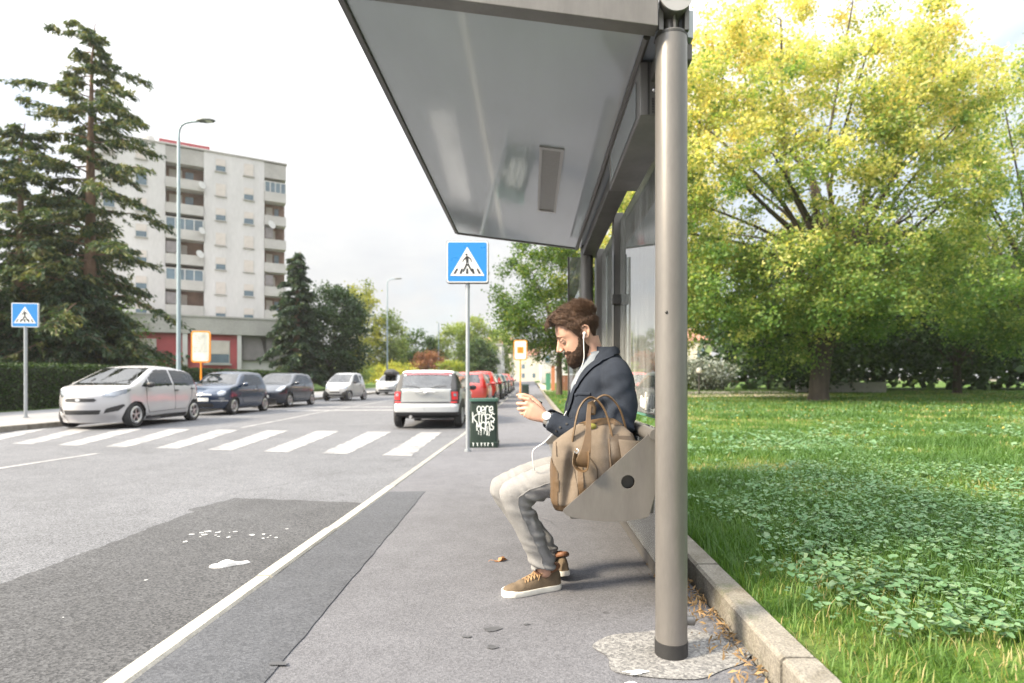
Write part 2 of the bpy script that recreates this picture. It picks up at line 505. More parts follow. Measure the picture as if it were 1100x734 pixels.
def sheet(name, poly, z, m, kind='structure'):
    me = bpy.data.meshes.new(name); me.from_pydata([(x, y, gz(y) + z) for x, y in poly], [], [tuple(range(len(poly)))])
    bm = bmesh.new(); bm.from_mesh(me); bmesh.ops.triangulate(bm, faces=bm.faces)
    bm.normal_update()
    for f in bm.faces:
        if f.normal.z < 0: f.normal_flip()
    bm.to_mesh(me); bm.free()
    o = mobj(name, me, m); tag(o, kind=kind); return o
def rough_edge(pts, amp, step, seed):
    rnd = random.Random(seed); out = []
    n = len(pts)
    for i in range(n):
        a, b = Vector(pts[i]), Vector(pts[(i+1) % n]); k = max(1, int((b-a).length / step))
        for q in range(k):
            p = a + (b-a) * q / k; out.append((p.x + rnd.uniform(-amp, amp), p.y + rnd.uniform(-amp, amp)))
    return out
sheet('road_patch', rough_edge([(KX-.092, -2), (KX-.092, 5.35), (-2.2, 5.5), (-2.88, 5.62), (-3.02, 5.1), (-2.93, 5.0), (-2.93, -2)], .014, .07, 1), RD + .004, m_patch)
sheet('pavement_patch', rough_edge([(KX+.006, -2), (-.86, -2), (-.90, 2.2), (-1.0, 5.42), (KX+.006, 5.4)], .004, .1, 2), .004, m_pave2)
sheet('concrete_footing', [(.52 + .29*math.cos(a)*(1+.10*math.sin(3*a+1)+.05*math.sin(7*a)), 2.16 + .20*math.sin(a)*(1+.12*math.sin(2*a)+.06*math.sin(5*a+2))) for a in [2*PI*k/60 for k in range(60)]], .004,
      asphalt('pebbly concrete', (.075, .075, .078), (.26, .257, .25), .85, .22, 0, 120))
m_stain = mat('damp stain', (.060, .062, .068), .7, var=.2, vscale=20)
for i, (x, y, rx, ry) in enumerate(((-.16, 2.36, .035, .022), (-.26, 2.29, .02, .012), (-.15, 2.2, .022, .014), (-.02, 2.41, .014, .008), (-.9, 2.06, .03, .018))):
    sheet('damp_stain', [(x + rx*math.cos(a)*(1+.25*math.sin(3*a+i)), y + ry*math.sin(a)*(1+.3*math.sin(2*a+i*2))) for a in [2*PI*k/24 for k in range(24)]], .0035 if i < 4 else .0085, m_stain)
m_splash = mat('old white paint', (.62, .63, .64), .7, var=.2, vscale=25)
rnd = random.Random(12)
def blob(x, y, r, sy=.6):
    ph = rnd.uniform(0, 6)
    return [(x + r*math.cos(a)*(1+.35*math.sin(3*a+ph)+.2*math.sin(5*a)), y + sy*r*math.sin(a)*(1+.3*math.sin(2*a+ph))) for a in [2*PI*k/18 for k in range(18)]]
V, F = [], []
for k in range(24):
    cx, cy = ((-2.38, 4.2) if k < 14 else (-1.98, 4.1)) if k < 21 else (-2.2, 3.6)
    pts = blob(cx + rnd.gauss(0, .08 if k < 21 else .3), cy + rnd.gauss(0, .13 if k < 21 else .4), rnd.uniform(.004, .024), .8)
    b = len(V); V += [(x, y, RD + .008) for x, y in pts]; F.append(tuple(range(b, b + len(pts))))
me = bpy.data.meshes.new('paint_splash'); me.from_pydata(V, [], F); tag(mobj('paint_splash', me, m_splash), kind='structure')
sheet('paint_splash', blob(.36, 1.995, .035, .5), .008, m_splash)
sheet('paint_splash', blob(.335, 1.93, .022, .5), .004, m_splash)

# painted markings
def quad(V, F, pts, z):
    b = len(V); V.extend([(x, y, gz(y) + z) for x, y in pts]); F.append((b, b+1, b+2, b+3))
V, F = [], []
x = -1.86
for k in range(10):
    xl, xr = x - .475, x - .01
    def far(xx): return xx - (.20 + max(0, abs(xx) - 2.2) * .20)
    def yn(xx): return 8.95 + (abs(xx) - 1.9) * .24
    def yf(xx): return 13.3 + (abs(xx) - 1.9) * .16
    # each bar in slices so that it follows the ground
    for s in range(30):
        t0, t1 = s / 30, (s + 1) / 30
        def P(xx, t): return (xx + (far(xx) - xx) * t + .012*math.sin(t*37 + k*5 + xx*9), yn(xx) + (yf(xx) - yn(xx)) * t)
        quad(V, F, [P(xl, t0), P(xr, t0), P(xr, t1), P(xl, t1)], RD + .004)
    x -= 1.06
tag(mobj('zebra_crossing', np_mesh('zebra_crossing', V, F), m_mark), kind='structure')
V, F = [], []
for y0, y1, x0, x1 in ((3.0, 9.3, -7.1, -7.0), (14.6, 21, -7.35, -7.75), (21, 34, -7.75, -8.0)):
    for s in range(10):
        a, b = y0 + (y1-y0)*s/10, y0 + (y1-y0)*(s+1)/10; xa, xb = x0 + (x1-x0)*s/10, x0 + (x1-x0)*(s+1)/10
        quad(V, F, [(xa-.06, a), (xa+.06, a), (xb+.06, b), (xb-.06, b)], RD + .004)
for y0, y1 in ((22.0, 22.7), (24.6, 25.2)):
    quad(V, F, [(-9.4, y0), (-5.2, y0 + .3), (-5.4, y1 + .3), (-9.5, y1)], RD + .004)
tag(mobj('lane_marking', np_mesh('lane_marking', V, F), m_mark), kind='structure')
strip('park_path', lambda y: 3.2 + (y-33)*.1, lambda y: 17.5 + (y-33)*.15, 32.5, 45.5, .10, m_sand, 4)
strip('forecourt', .94, 1.9, 44, 120, .10, m_sand, 1)

# ================================================================== GRASS AND GROUND COVER
rng = np.random.default_rng(3)
def vn(x, y, s, seed=0.):
    return mnoise.noise((x*s + seed, y*s - seed*.7, seed))
def gzv(y):
    t = np.maximum(0, y - 11.0); return .0137 * (np.sqrt(t*t + 9) - 3)
def scatter(n, ymin, ymax, power):
    """points on the lawn seen by the lens, denser near it"""
    u = rng.random(n); y = (ymin**power + u*(ymax**power - ymin**power))**(1/power)
    x = .94 + rng.random(n) * (.93*y + .9 - .94 + .6)
    return x, y
def fnoise(x, y, s, seed):
    return np.array([mnoise.fractal((a*s + seed, b*s, seed), 1., 2., 4) for a, b in zip(x, y)])
def blades(n, ymin, ymax, power, h0, h1, wd, thin):
    x, y = scatter(n, ymin, ymax, power)
    f = fnoise(x, y, .8, 11.3)
    keep = rng.random(n) > np.clip(.25 + f * 1.4 + .6*np.exp(-((x - 1.45)/.38)**2 - ((y - 2.75)/.75)**2), .03, thin + .2)
    x, y, f = x[keep], y[keep], f[keep]; n = len(x)
    h = (h0 + (h1-h0) * rng.random(n)**1.5) * np.clip(1.0 - f * .9, .45, 1.5)
    a = rng.random(n) * 2*PI; lean = .25 + .75 * rng.random(n)
    dx, dy = np.cos(a)*lean*h, np.sin(a)*lean*h
    wx, wy = -np.sin(a)*wd, np.cos(a)*wd
    z = gzv(y) + .083
    P = np.stack
    b0 = P([x-wx, y-wy, z], 1); b1 = P([x+wx, y+wy, z], 1)
    m0 = P([x-wx*.7+dx*.35, y-wy*.7+dy*.35, z+h*.62], 1); m1 = P([x+wx*.7+dx*.35, y+wy*.7+dy*.35, z+h*.62], 1)
    t0 = P([x-wx*.12+dx, y-wy*.12+dy, z+h*.95], 1); t1 = P([x+wx*.12+dx, y+wy*.12+dy, z+h*.95], 1)
    V = np.stack([b0, b1, m0, m1, t0, t1], 1).reshape(-1, 3)
    i = np.arange(n)[:, None] * 6
    F = np.concatenate([i + np.array([0, 1, 3, 2]), i + np.array([2, 3, 5, 4])], 0)
    bare = np.exp(-((x - 1.45)/.38)**2 - ((y - 2.75)/.75)**2) + .5*np.exp(-((x - 2.3)/.5)**2 - ((y - 4.4)/.6)**2)
    dry = np.clip(f * 1.2 + rng.normal(size=n) * .23 + .26 + .55*bare, 0, 1)
    return V, F, np.concatenate([dry, dry])
parts = [blades(105000, 1.5, 7, .9, .022, .078, .0026, .55), blades(105000, 5, 17, .9, .035, .105, .0055, .5), blades(60000, 14, 50, .8, .05, .13, .015, .45)]
off = 0; VV, FF, TT = [], [], []
for V, F, T in parts: VV.append(V); FF.append(F + off); TT.append(T); off += len(V)
m_grass = leaf_mat('grass blades', [(0, (.065, .14, .030)), (.45, (.12, .215, .048)), (.68, (.19, .25, .068)), (.86, (.31, .28, .11)), (1, (.40, .33, .18))], .42, .5)
tag(mobj('grass', np_mesh('grass', np.concatenate(VV), np.concatenate(FF), True, np.concatenate(TT)), m_grass), kind='stuff')
# broad-leaved weed: rosettes of round lobed leaves in drifts
def weeds(n, ymin, ymax, power, size):
    x, y = scatter(n, ymin, ymax, power)
    f = fnoise(x, y, .33, 4.1) + .35 * fnoise(x, y, 1.6, 9.2)
    # drift runs across the lawn, thin beside the kerb
    band = np.exp(-((y - 6.5 - .25*x) / 4.5)**2) * .42 + np.exp(-((y - 21) / 7)**2) * .26 + np.exp(-(((x-2.75)/.6)**2 + ((y-3.1)/.75)**2)) * .5 - .9*np.exp(-((x-.94)/.35)**2)
    keep = (f + band + rng.normal(size=n)*.24) > .50
    x, y = x[keep], y[keep]; n = len(x)
    q = 5
    X = np.repeat(x, q) + rng.normal(size=n*q)*size*1.1; Y = np.repeat(y, q) + rng.normal(size=n*q)*size*1.1
    ok = X > .98; X, Y = X[ok], Y[ok]; N = len(X)
    Z = gzv(Y) + .085 + .03 + .05*rng.random(N)
    s = size * (.35 + 1.25*rng.random(N)**1.6)
    a0 = rng.random(N)*2*PI; tx, ty = rng.normal(size=N)*.28, rng.normal(size=N)*.28
    k = 7; ang = np.arange(k)*2*PI/k
    rr = s[:, None] * (1 + .14*np.cos(ang[None]*3.5)); A = a0[:, None] + ang[None]
    px, py = rr*np.cos(A), rr*np.sin(A)
    pz = px*tx[:, None] + py*ty[:, None] + .25*s[:, None]
    ring = np.stack([X[:, None]+px, Y[:, None]+py, Z[:, None]+pz], 2)
    cen = np.stack([X, Y, Z], 1)[:, None]
    V = np.concatenate([cen, ring], 1).reshape(-1, 3)
    i = np.arange(N)[:, None]*(k+1)
    F = np.concatenate([i + np.array([0, 1+j, 1+(j+1) % k]) for j in range(k)], 0)
    t = rng.random(N); return V, F, np.concatenate([t]*k)
off = 0; VV, FF, TT = [], [], []
for V, F, T in (weeds(20000, 2.0, 9, .9, .011), weeds(17000, 7, 34, .9, .024)):
    VV.append(V); FF.append(F + off); TT.append(T); off += len(V)
m_weed = leaf_mat('weed leaves', [(0, (.075, .165, .07)), (.6, (.13, .235, .115)), (1, (.19, .275, .155))], .3, .6)
tag(mobj('ground_cover', np_mesh('ground_cover', np.concatenate(VV), np.concatenate(FF), True, np.concatenate(TT)), m_weed), kind='stuff')
# fallen leaves: on the lawn under the trees, in the corner by the kerb
n = 1100; y = 10 + 26*rng.random(n)**.6; x = .98 + rng.random(n)*.92*y
C = np.stack([x, y, gzv(y) + .17], 1); V1, F1 = leaf_arrays(C, .03 + .035*rng.random(n), rng, .75, .7); T1 = .2 + .8*rng.random(n)
n2 = 420; y2 = 1.9 + 1.3*rng.random(n2)**.8; x2 = .80 - np.abs(rng.normal(size=n2))*.07
C2 = np.stack([x2, y2, .008 + .014*rng.random(n2)], 1); V2, F2 = leaf_arrays(C2, .022 + .03*rng.random(n2), rng, .85, .22)
T2 = rng.random(n2)*.35
m_litter = leaf_mat('fallen leaf', [(0, (.16, .10, .05)), (.3, (.30, .20, .10)), (.6, (.42, .28, .05)), (1, (.5, .42, .08))], .2, .7)
tag(mobj('fallen_leaves', np_mesh('fallen_leaves', np.concatenate([V1, V2]), np.concatenate([F1, F2 + len(V1)]), False, np.concatenate([T1, T2])), m_litter), kind='stuff')
def lone_leaf(name, loc, s, label, tint, rz):
    mb = MB(); pts = []
    out = [(-.5, 0), (-.32, .16), (-.1, .12), (-.02, .26), (.1, .14), (.3, .17), (.52, 0), (.3, -.15), (.12, -.12), (0, -.25), (-.12, -.12), (-.33, -.15)]
    top = [(p[0]*s, p[1]*s, .010 + .03*s*abs(p[1])*6 + .012*math.sin(p[0]*7)) for p in out]; bot = [(a, b, c - .0015) for a, b, c in top]
    mb.loft([bot, top]); mb.tube([(-.5*s, 0, .01), (-.62*s, .01, .012), (-.8*s, .05*s, .006)], .0015, 5)
    o = mb.build(name, tint); o.location = loc; o.rotation_euler = (0, 0, rz)
    return tag(o, label, 'leaf')
lone_leaf('fallen_leaf', (-.18, 3.28, 0), .085, 'curled brown dry leaf lying on the pavement left of the shoes', mat('dry leaf', (.30, .15, .07), .8, var=.3, vscale=40), .4)
pp = MB(); rnd = random.Random(4)
ring = [(.10*math.cos(a)*(1+.3*math.sin(2*a)), .045*math.sin(a)*(1+.35*math.cos(3*a))) for a in [2*PI*k/20 for k in range(20)]]
pp.loft([[(x, y, .002) for x, y in ring], [(x*.9, y*.9, .014 + rnd.uniform(-.006, .01)) for x, y in ring]])
o = pp.build('paper_scrap', mat('paper', (.78, .78, .78), .8, var=.08)); o.location = (-1.84, 3.52, RD + .004); o.rotation_euler = (0, 0, .3)
tag(o, 'crumpled white paper scrap lying on the dark road patch', 'litter')
# ================================================================== BUS SHELTER
m_steel = mat('taupe painted steel', (.145, .137, .129), .36, .25, .16, 9, bump=.08, bscale=220, spec=.5, coat=.15, stretch=(1, 1, .22), var2=.06)
m_steeld = mat('dark taupe steel', (.10, .094, .088), .42, .2, .08, 3)
m_alu = mat('light aluminium', (.36, .35, .335), .35, .5, .05, 4)
m_black = mat('black rubber', (.018, .018, .019), .6, 0, .2, 12)
m_darkgap = mat('dark metal', (.06, .058, .055), .45, .4, .1, 8)
m_chrome = mat('bright bolt', (.45, .45, .45), .22, .9, .05, 9)
m_soffit = mat('glossy grey soffit', (.40, .44, .475), .09, 0, .07, 1.3, spec=.6, coat=.6, stretch=(1.6, .35, 1), bump=.035, bscale=2.0, bdist=.02)
m_glass = glass_mat('shelter glass', (.93, .98, .96), .012, .38, .20)
m_glassedge = mat('green glass edge', (.10, .26, .20), .2, 0, .1, 5)
m_lampglass = mat('ribbed lamp cover', (.20, .19, .17), .3, 0, .15, 60, stretch=(1, 3, 1))

SH = empty('bus_shelter', (.52, 2.145, 0), 'grey steel and glass bus shelter with a sloping roof over the seated man', 'bus shelter')
SO = Vector((.52, 2.145, 0))
def sb(): return MB()
def put(mb, name, m, parent=None, smooth=False, bevel=0.):
    """world-built part moved into the shelter's frame"""
    mb.v = [(v[0]-SO.x, v[1]-SO.y, v[2]-SO.z) for v in mb.v]
    return mb.build(name, m, parent or SH, smooth, bevel)
Y0, Y1 = 2.10, 5.55
def zr(x): return 2.305 + (.47 - x) * .128          # underside of the roof
# roof slab with soffit
mb = MB(); mb.loft([[(-.70, y, zr(-.70)), (.47, y, zr(.47)), (.60, y, zr(.60)), (.60, y, zr(.6)+.10), (-.70, y, zr(-.70)+.055)] for y in (Y0+.04, Y1-.04)])
roof = put(mb, 'roof', m_soffit)
mb = MB()                                            # front fascia beam, set a little lower than the soffit
def beam(ya, yb, dz0, dz1): mb.loft([[(x, ya, zr(x)+dz0), (x, yb, zr(x)+dz0), (x, yb, zr(x)+dz1), (x, ya, zr(x)+dz1)] for x in (-.715, .455)])
beam(Y0 - .03, Y0 + .037, -.018, .095)
put(mb, 'roof_beam', m_steel, roof, bevel=.003)
mb = MB(); mb.loft([[(-.73, y, zr(-.73)-.012), (-.703, y, zr(-.70)-.012), (-.703, y, zr(-.70)+.07), (-.73, y, zr(-.73)+.07)] for y in (Y0+.04, Y1-.04)])
put(mb, 'roof_edge', m_steeld, roof, bevel=.003)
mb = MB(); beam(Y1 - .037, Y1, -.008, .06); put(mb, 'rear_edge', m_steeld, roof, bevel=.003)
mb = MB(); mb.bb(.475, .60, Y0+.05, Y1-.05, 2.21, 2.275); put(mb, 'wall_beam', m_steeld, bevel=.006)
mb = MB(); mb.tube([(.43, Y0+.05, zr(.43)-.012), (.43, Y1-.05, zr(.43)-.012)], .014, 8); put(mb, 'gutter_trim', m_steeld, smooth=True)
# soffit lamp
def rz_(x, d): return zr(x) - d
mb = MB()
for xa, xb, ya, yb in ((.045, .062, 3.27, 4.47), (.168, .185, 3.27, 4.47), (.062, .168, 3.27, 3.30), (.062, .168, 4.44, 4.47)):
    mb.loft([[(xa, y, zr(xa)-.010), (xb, y, zr(xb)-.010), (xb, y, zr(xb)+.01), (xa, y, zr(xa)+.01)] for y in (ya, yb)])
lf = put(mb, 'roof_light', m_alu, roof)
mb = MB(); mb.loft([[(.062, y, zr(.062)-.004), (.168, y, zr(.168)-.004), (.168, y, zr(.168)+.01), (.062, y, zr(.062)+.01)] for y in (3.3, 4.44)])
put(mb, 'light_cover', m_lampglass, roof)
# near post
PX, PY = .519, 2.145
def post(px, py, z0, ztop):
    mb = MB(); mb.cyl((px, py, z0), (px, py, ztop), .0585, n=48)
    p = put(mb, 'post', m_steel, smooth=True)
    mb = MB(); mb.cyl((px, py, z0-.004), (px, py, z0+.052), .0605, n=48); put(mb, 'base_band', m_black, p, True)
    mb = MB(); mb.cyl((px, py, ztop-.012), (px, py, ztop-.004), .0595, n=48); put(mb, 'collar_seam', m_darkgap, p, True)
    mb = MB()
    for sx in (-1, 1): mb.bb(px + sx*.047 - .008, px + sx*.047 + .008, py-.045, py+.045, ztop, ztop + .11)
    mb.bb(px-.004, px+.004, py-.05, py+.01, ztop, ztop+.06)
    mb.cyl((px, py, ztop), (px, py, ztop + .06), .030, n=20)
    put(mb, 'post_head', m_steel, p, True)
    mb = MB(); mb.cyl((px, py-.075, ztop+.105), (px, py+.075, ztop+.105), .057, n=40); h = put(mb, 'hinge_drum', m_steel, p, True)
    mb = MB(); mb.cyl((px, py-.082, ztop+.105), (px, py-.0755, ztop+.105), .060, n=40); put(mb, 'drum_cap', m_alu, p, True)
    for sx in (-1, 1):
        mb = MB(); c = Vector((px + sx*.036, py-.084, ztop+.095)); mb.cyl(c, c + Vector((0, .004, 0)), .0105, n=16); mb.cyl(c - Vector((0, .002, 0)), c, .0055, n=6)
        put(mb, 'bolt', m_darkgap, p, True)
    return p
p = post(PX, PY, .004, 2.295)
mb = MB(); mb.cyl((PX+.055, PY, .125), (PX+.082, PY, .125), .017, n=16); mb.ell((PX+.082, PY, .125), (.008, .018, .018)); put(mb, 'side_bolt', m_steel, p, True)
mb = MB(); mb.ell((PX-.030, PY-.052, 1.265), (.006, .004, .006), nu=10, nv=6); put(mb, 'rivet', m_darkgap, p, True)
post(PX, 5.42, 0, 2.295)
# destination box under the roof
mb = MB(); mb.bb(.432, .585, 2.30, 3.20, 2.075, 2.29); lb = put(mb, 'display_box', m_steel, bevel=.004)
mb = MB(); mb.bb(.4285, .431, 2.38, 3.12, 2.10, 2.25); put(mb, 'display_panel', mat('display glass', (.17, .19, .19), .12, 0, .05), lb)
mb = MB(); mb.bb(.462, .470, 2.2965, 2.2995, 2.078, 2.287); put(mb, 'panel_gap', m_darkgap, lb)
mb = MB(); mb.ell((.49, 2.297, 2.175), (.012, .009, .012), nu=14, nv=8); put(mb, 'lock', m_chrome, lb, True)
mb = MB()
for i in range(5):
    for j in range(6): mb.bb(.480+i*.0095, .4855+i*.0095, 2.2965, 2.2995, 2.085+j*.0105, 2.091+j*.0105)
put(mb, 'speaker_grille', m_darkgap, lb)
# back wall: mullions, rails, panes
GX = .65
def mull(y, w, z0=.03, z1=2.26, m=m_steel, name='mullion', d=.05):
    mb = MB(); mb.bb(GX-d, GX+.02, y-w/2, y+w/2, z0, z1); return put(mb, name, m, bevel=.004)
mu = mull(4.26, .10); mull(5.40, .16); mull(2.62, .05)
mb = MB(); mb.bb(GX-.052, GX-.046, 4.185, 4.205, .9, 1.95); put(mb, 'seal', m_black, mu)
for z in (1.62, .95):
    mb = MB(); mb.bb(GX-.066, GX-.008, 4.15, 4.215, z-.035, z+.035); c = put(mb, 'glass_clamp', m_darkgap, bevel=.004)
    mb = MB(); mb.cyl((GX-.071, 4.18, z), (GX-.064, 4.18, z), .010, n=14); put(mb, 'clamp_screw', m_chrome, c, True)
for ya, yb in ((2.65, 4.20), (4.32, 5.31)):
    mb = MB(); mb.bb(GX-.006, GX+.006, ya, yb, .842, 2.20); gp = put(mb, 'glass_pane', m_glass)
    mb = MB(); mb.bb(GX-.008, GX+.008, ya, yb, .826, .840); put(mb, 'glass_edge', m_glassedge, gp)
    mb = MB(); mb.bb(GX-.006, GX+.006, ya, yb, .075, .78); put(mb, 'glass_pane', m_glass)
mb = MB(); mb.bb(.36, .585, 5.50, 5.508, .85, 2.22); put(mb, 'glass_pane', m_glass)
mb = MB(); mb.bb(.345, .359, 5.485, 5.52, .85, 2.22); put(mb, 'glass_trim', m_steeld)
mb = MB(); mb.bb(GX-.008, GX+.012, 2.6, 5.5, .0, .072); put(mb, 'kick_plate', m_steeld, bevel=.003)
# scratched tag on the pane
mb = MB(); rnd = random.Random(8)
for k in range(7):
    yy = 3.05 + k*.05; pts = [(GX-.0085, yy + rnd.uniform(-.02, .03), .86 + rnd.uniform(0, .02)), (GX-.0085, yy + rnd.uniform(-.02, .03), .93 + rnd.uniform(-.02, .03)), (GX-.0085, yy + .03, .87 + rnd.uniform(0, .05)), (GX-.0085, yy+.05, .92)]
    mb.tube(sm_path(pts, 5), .0035, 5)
put(mb, 'scrawl', mat('white marker', (.75, .77, .76), .7))
# bench
BN = sb(); BN.bb(.155, .47, 2.36, 5.18, .452, .476); bench = put(BN, 'bench', m_steel, bevel=.008)
mb = MB(); mb.loft([[(.475, y, .472), (.50, y, .476), (.515, y, .70), (.497, y, .70)] for y in (2.36, 5.18)]); put(mb, 'backrest', m_steel, bench, bevel=.004)
def end_panel(y):
    poly = [(.128, .487), (.140, .472), (.17, .462), (.23, .452), (.30, .446), (.37, .446), (.44, .455), (.478, .468), (.507, .575), (.508, .80), (.500, .815), (.488, .812), (.132, .497)]
    hole = [(.392 + .028*math.cos(a), .607 + .028*math.sin(a)) for a in [2*PI*k/28 for k in range(28)]]
    bm = bmesh.new(); ed = []
    for L in (poly, hole):
        vs = [bm.verts.new((x - SO.x, y - SO.y, z)) for x, z in L]
        ed += [bm.edges.new((vs[i], vs[(i+1) % len(vs)])) for i in range(len(vs))]
    bmesh.ops.triangle_fill(bm, use_beauty=True, edges=ed)
    r = bmesh.ops.extrude_face_region(bm, geom=list(bm.faces))
    for v in r['geom']:
        if isinstance(v, bmesh.types.BMVert): v.co.y += .008
    bmesh.ops.recalc_face_normals(bm, faces=bm.faces)
    me = bpy.data.meshes.new('end_panel'); bm.to_mesh(me); bm.free()
    o = mobj('end_panel', me, m_steel, bench)
    mb = MB(); mb.bb(.15, .47, y+.012, y+.020, .50, .58)
    mb = MB(); mb.tube([(.39, y+.03, .607), (.39, y+.034, .607)], .031, 20); put(mb, 'hole_cover', m_darkgap, o)
    mb = MB(); path = [(x-.004, y+.004, z) for x, z in poly[:]]
    return o
end_panel(2.345); end_panel(5.185)
mb = MB(); mb.tube([(.505, 2.37, .792), (.505, 5.18, .792)], .030, 20); put(mb, 'back_tube', m_steel, bench, True)
mb = MB(); mb.tube([(.500, 2.330, .80), (.500, 2.42, .80)], .022, 16); put(mb, 'tube_socket', m_steel, bench, True)
for y in (2.9, 4.6):
    mb = MB(); mb.loft([[(.50, y, .60), (.50, y+.05, .60), (GX-.05, y+.05, .62), (GX-.05, y, .62)], [(.50, y, .57), (.50, y+.05, .57), (GX-.05, y+.05, .59), (GX-.05, y, .59)]]); put(mb, 'bracket', m_steeld, bench)

# ================================================================== BAG ON THE BENCH
m_canvas = mat('tan canvas', (.145, .114, .085), .85, 0, .12, 14, bump=.35, bscale=420, var2=.12)
m_leather = mat('brown leather', (.095, .057, .026), .48, 0, .22, 16, bump=.25, bscale=120)
m_leatherd = mat('olive brown leather', (.052, .034, .018), .5, 0, .2, 16, bump=.2, bscale=120)
BAG = empty('leather_bag', (.27, 2.50, .478), 'tan canvas and brown leather holdall standing on the shelter bench beside the man', 'bag')
rings = []; nseg = 96; hs = [i/46 for i in range(47)]
prof = [(0, .172, .105, 0, -.004), (.03, .186, .122, 0, 0), (.12, .183, .125, 0, .0), (.22, .180, .110, .0, .004), (.275, .176, .088, 0, .008), (.31, .150, .060, .012, .012), (.345, .105, .034, .012, .018), (.365, .075, .014, .012, .02), (.372, .04, .004, .012, .02)]
zs = [p[0] for p in prof]
for h in hs:
    z = .372 * (h if h < .9 else .9 + (h-.9))
    hx, hy, cx, cy = (float(np.interp(z, zs, [p[i] for p in prof])) for i in (1, 2, 3, 4))
    r = []
    for k in range(nseg):
        a = 2*PI*k/nseg; ca, sa = math.cos(a), math.sin(a); e = .42
        x = hx*math.copysign(abs(ca)**e, ca); y = hy*math.copysign(abs(sa)**e, sa)
        top = max(0, (z-.20)/.17)
        # slumped canvas: soft dents that run up and down, right shoulder higher than the left
        n1 = mnoise.noise((x*9, y*9 + 3, z*4)); n2 = mnoise.noise((x*22 + 5, y*20, z*9 + 1))
        mid = math.sin(PI*min(1, z/.30))
        d = (.026*n1 + .012*n2) * (.25 + mid)
        fold = -.030*math.exp(-((x+.115-.12*(z-.1))/.020)**2)*mid - .026*math.exp(-((x-.010-.25*(z-.12))/.022)**2)*mid
        if y < 0: y -= d + fold
        else: y += d
        x += .008*n2*mid
        r.append((x + cx, y + cy, z + (.012*math.sin(x*14) if z > .25 else 0)*top))
    rings.append(r)
mb = MB().loft(rings); bme = mb.mesh('body', True); bme.update()
bag_body = mobj('body', bme, m_canvas, BAG)
patch(bme, 'end_panel', lambda c, n: (c.x > .050 + .08*(c.z-.15)) and c.z > .0 and c.z < .31, .003, m_leatherd, BAG)
patch(bme, 'corner_patch', lambda c, n: c.x < -.158 and c.z < .22 - (c.x+.19)*2 , .003, m_leather, BAG)
patch(bme, 'base_trim', lambda c, n: c.z < .022, .003, m_leather, BAG)
patch(bme, 'centre_band', lambda c, n: -.075 < c.x + .07*(c.z-.1) < -.030 and c.y < 0 and .02 < c.z < .23, .0035, m_leather, BAG)
patch(bme, 'top_band', lambda c, n: c.z > .352, .003, m_leather, BAG)
mb = MB()                                             # seam piping
for xx in (.050,):
    pts = []
    for z in np.linspace(.01, .29, 5):
        best = min((v.co for v in bme.vertices if v.co.y < .02 and abs(v.co.z - z) < .012), key=lambda c: abs(c.x - (xx + .08*(z-.15))))
        pts.append((best.x, best.y-.003, best.z))
    mb.tube(sm_path(pts, 6), .0045, 8)
mb.build('piping', m_leather, BAG, True)
def on_bag(x, z):
    c = min((v.co for v in bme.vertices if v.co.y < .03 and abs(v.co.z - z) < .012), key=lambda q: abs(q.x - x)); return (c.x, c.y - .003, c.z)
for pts_ in ([(-.165, z) for z in np.linspace(.22, .29, 3)], [(-.083 - .07*(z-.1), z) for z in np.linspace(.02, .24, 4)], [(-.024 - .07*(z-.1), z) for z in np.linspace(.02, .24, 4)]):
    MB().tube(sm_path([on_bag(*q) for q in pts_], 6), .0022, 6).build('seam', m_leatherd, BAG, True)
# handles
def arc_handle(x0, x1, y, ztop, zb, lean, name='handle'):
    pts = sm_path([(x0, y, zb-.07), (x0+.008, y-.002, zb), (x0 + (x1-x0)*.2, y+lean*.5, zb + (ztop-zb)*.72), (x0 + (x1-x0)*.5, y+lean, ztop), (x0 + (x1-x0)*.8, y+lean*.5, zb + (ztop-zb)*.68), (x1-.004, y, zb), (x1, y-.003, zb-.06)], 8)
    MB().tube(pts, .0085, 12, flat=(.55, 1.15), up=(0, 1, 0)).build(name, m_leather, BAG, True)
arc_handle(-.10, .075, -.050, .470, .315, .03); arc_handle(-.045, .155, .055, .478, .315, -.01)
mb = MB(); mb.tube([(-.018, -.03, .452), (-.006, -.028, .425), (-.012, -.04, .40)], .014, 12, flat=(.7, 1)); mb.build('handle_wrap', m_leather, BAG, True)
# strap hanging down the front with a doubled end
def ribbon(pts, wds, th, name, m):
    P = [Vector(p) for p in pts]; rg = []
    for i, p in enumerate(P):
        t = (P[min(i+1, len(P)-1)] - P[max(i-1, 0)]).normalized(); s = t.cross(Vector((0, -1, 0))); s.normalize(); nn = s.cross(t)
        wd = wds[i]/2; rg.append([p + s*wd + nn*th, p - s*wd + nn*th, p - s*wd - nn*th, p + s*wd - nn*th])
    return MB().loft(rg).build(name, m, BAG, False, .0015)
path = sm_path([(-.022, -.035, .44), (-.030, -.066, .39), (-.035, -.110, .33), (-.048, -.150, .26), (-.062, -.160, .215), (-.066, -.152, .19)], 6)
ribbon(path, lerp_list([.018, .020, .024, .040, .056, .060], len(path)), .003, 'strap', m_leather)
mb = MB(); mb.tube(sm_path([(-.040, -.150, .245), (-.040, -.172, .215), (-.048, -.176, .18), (-.075, -.170, .178), (-.095, -.158, .20), (-.090, -.145, .245)], 5), .010, 10, flat=(.35, 2.0), up=(0, 0, 1)); mb.build('strap_loop', m_leather, BAG, True)
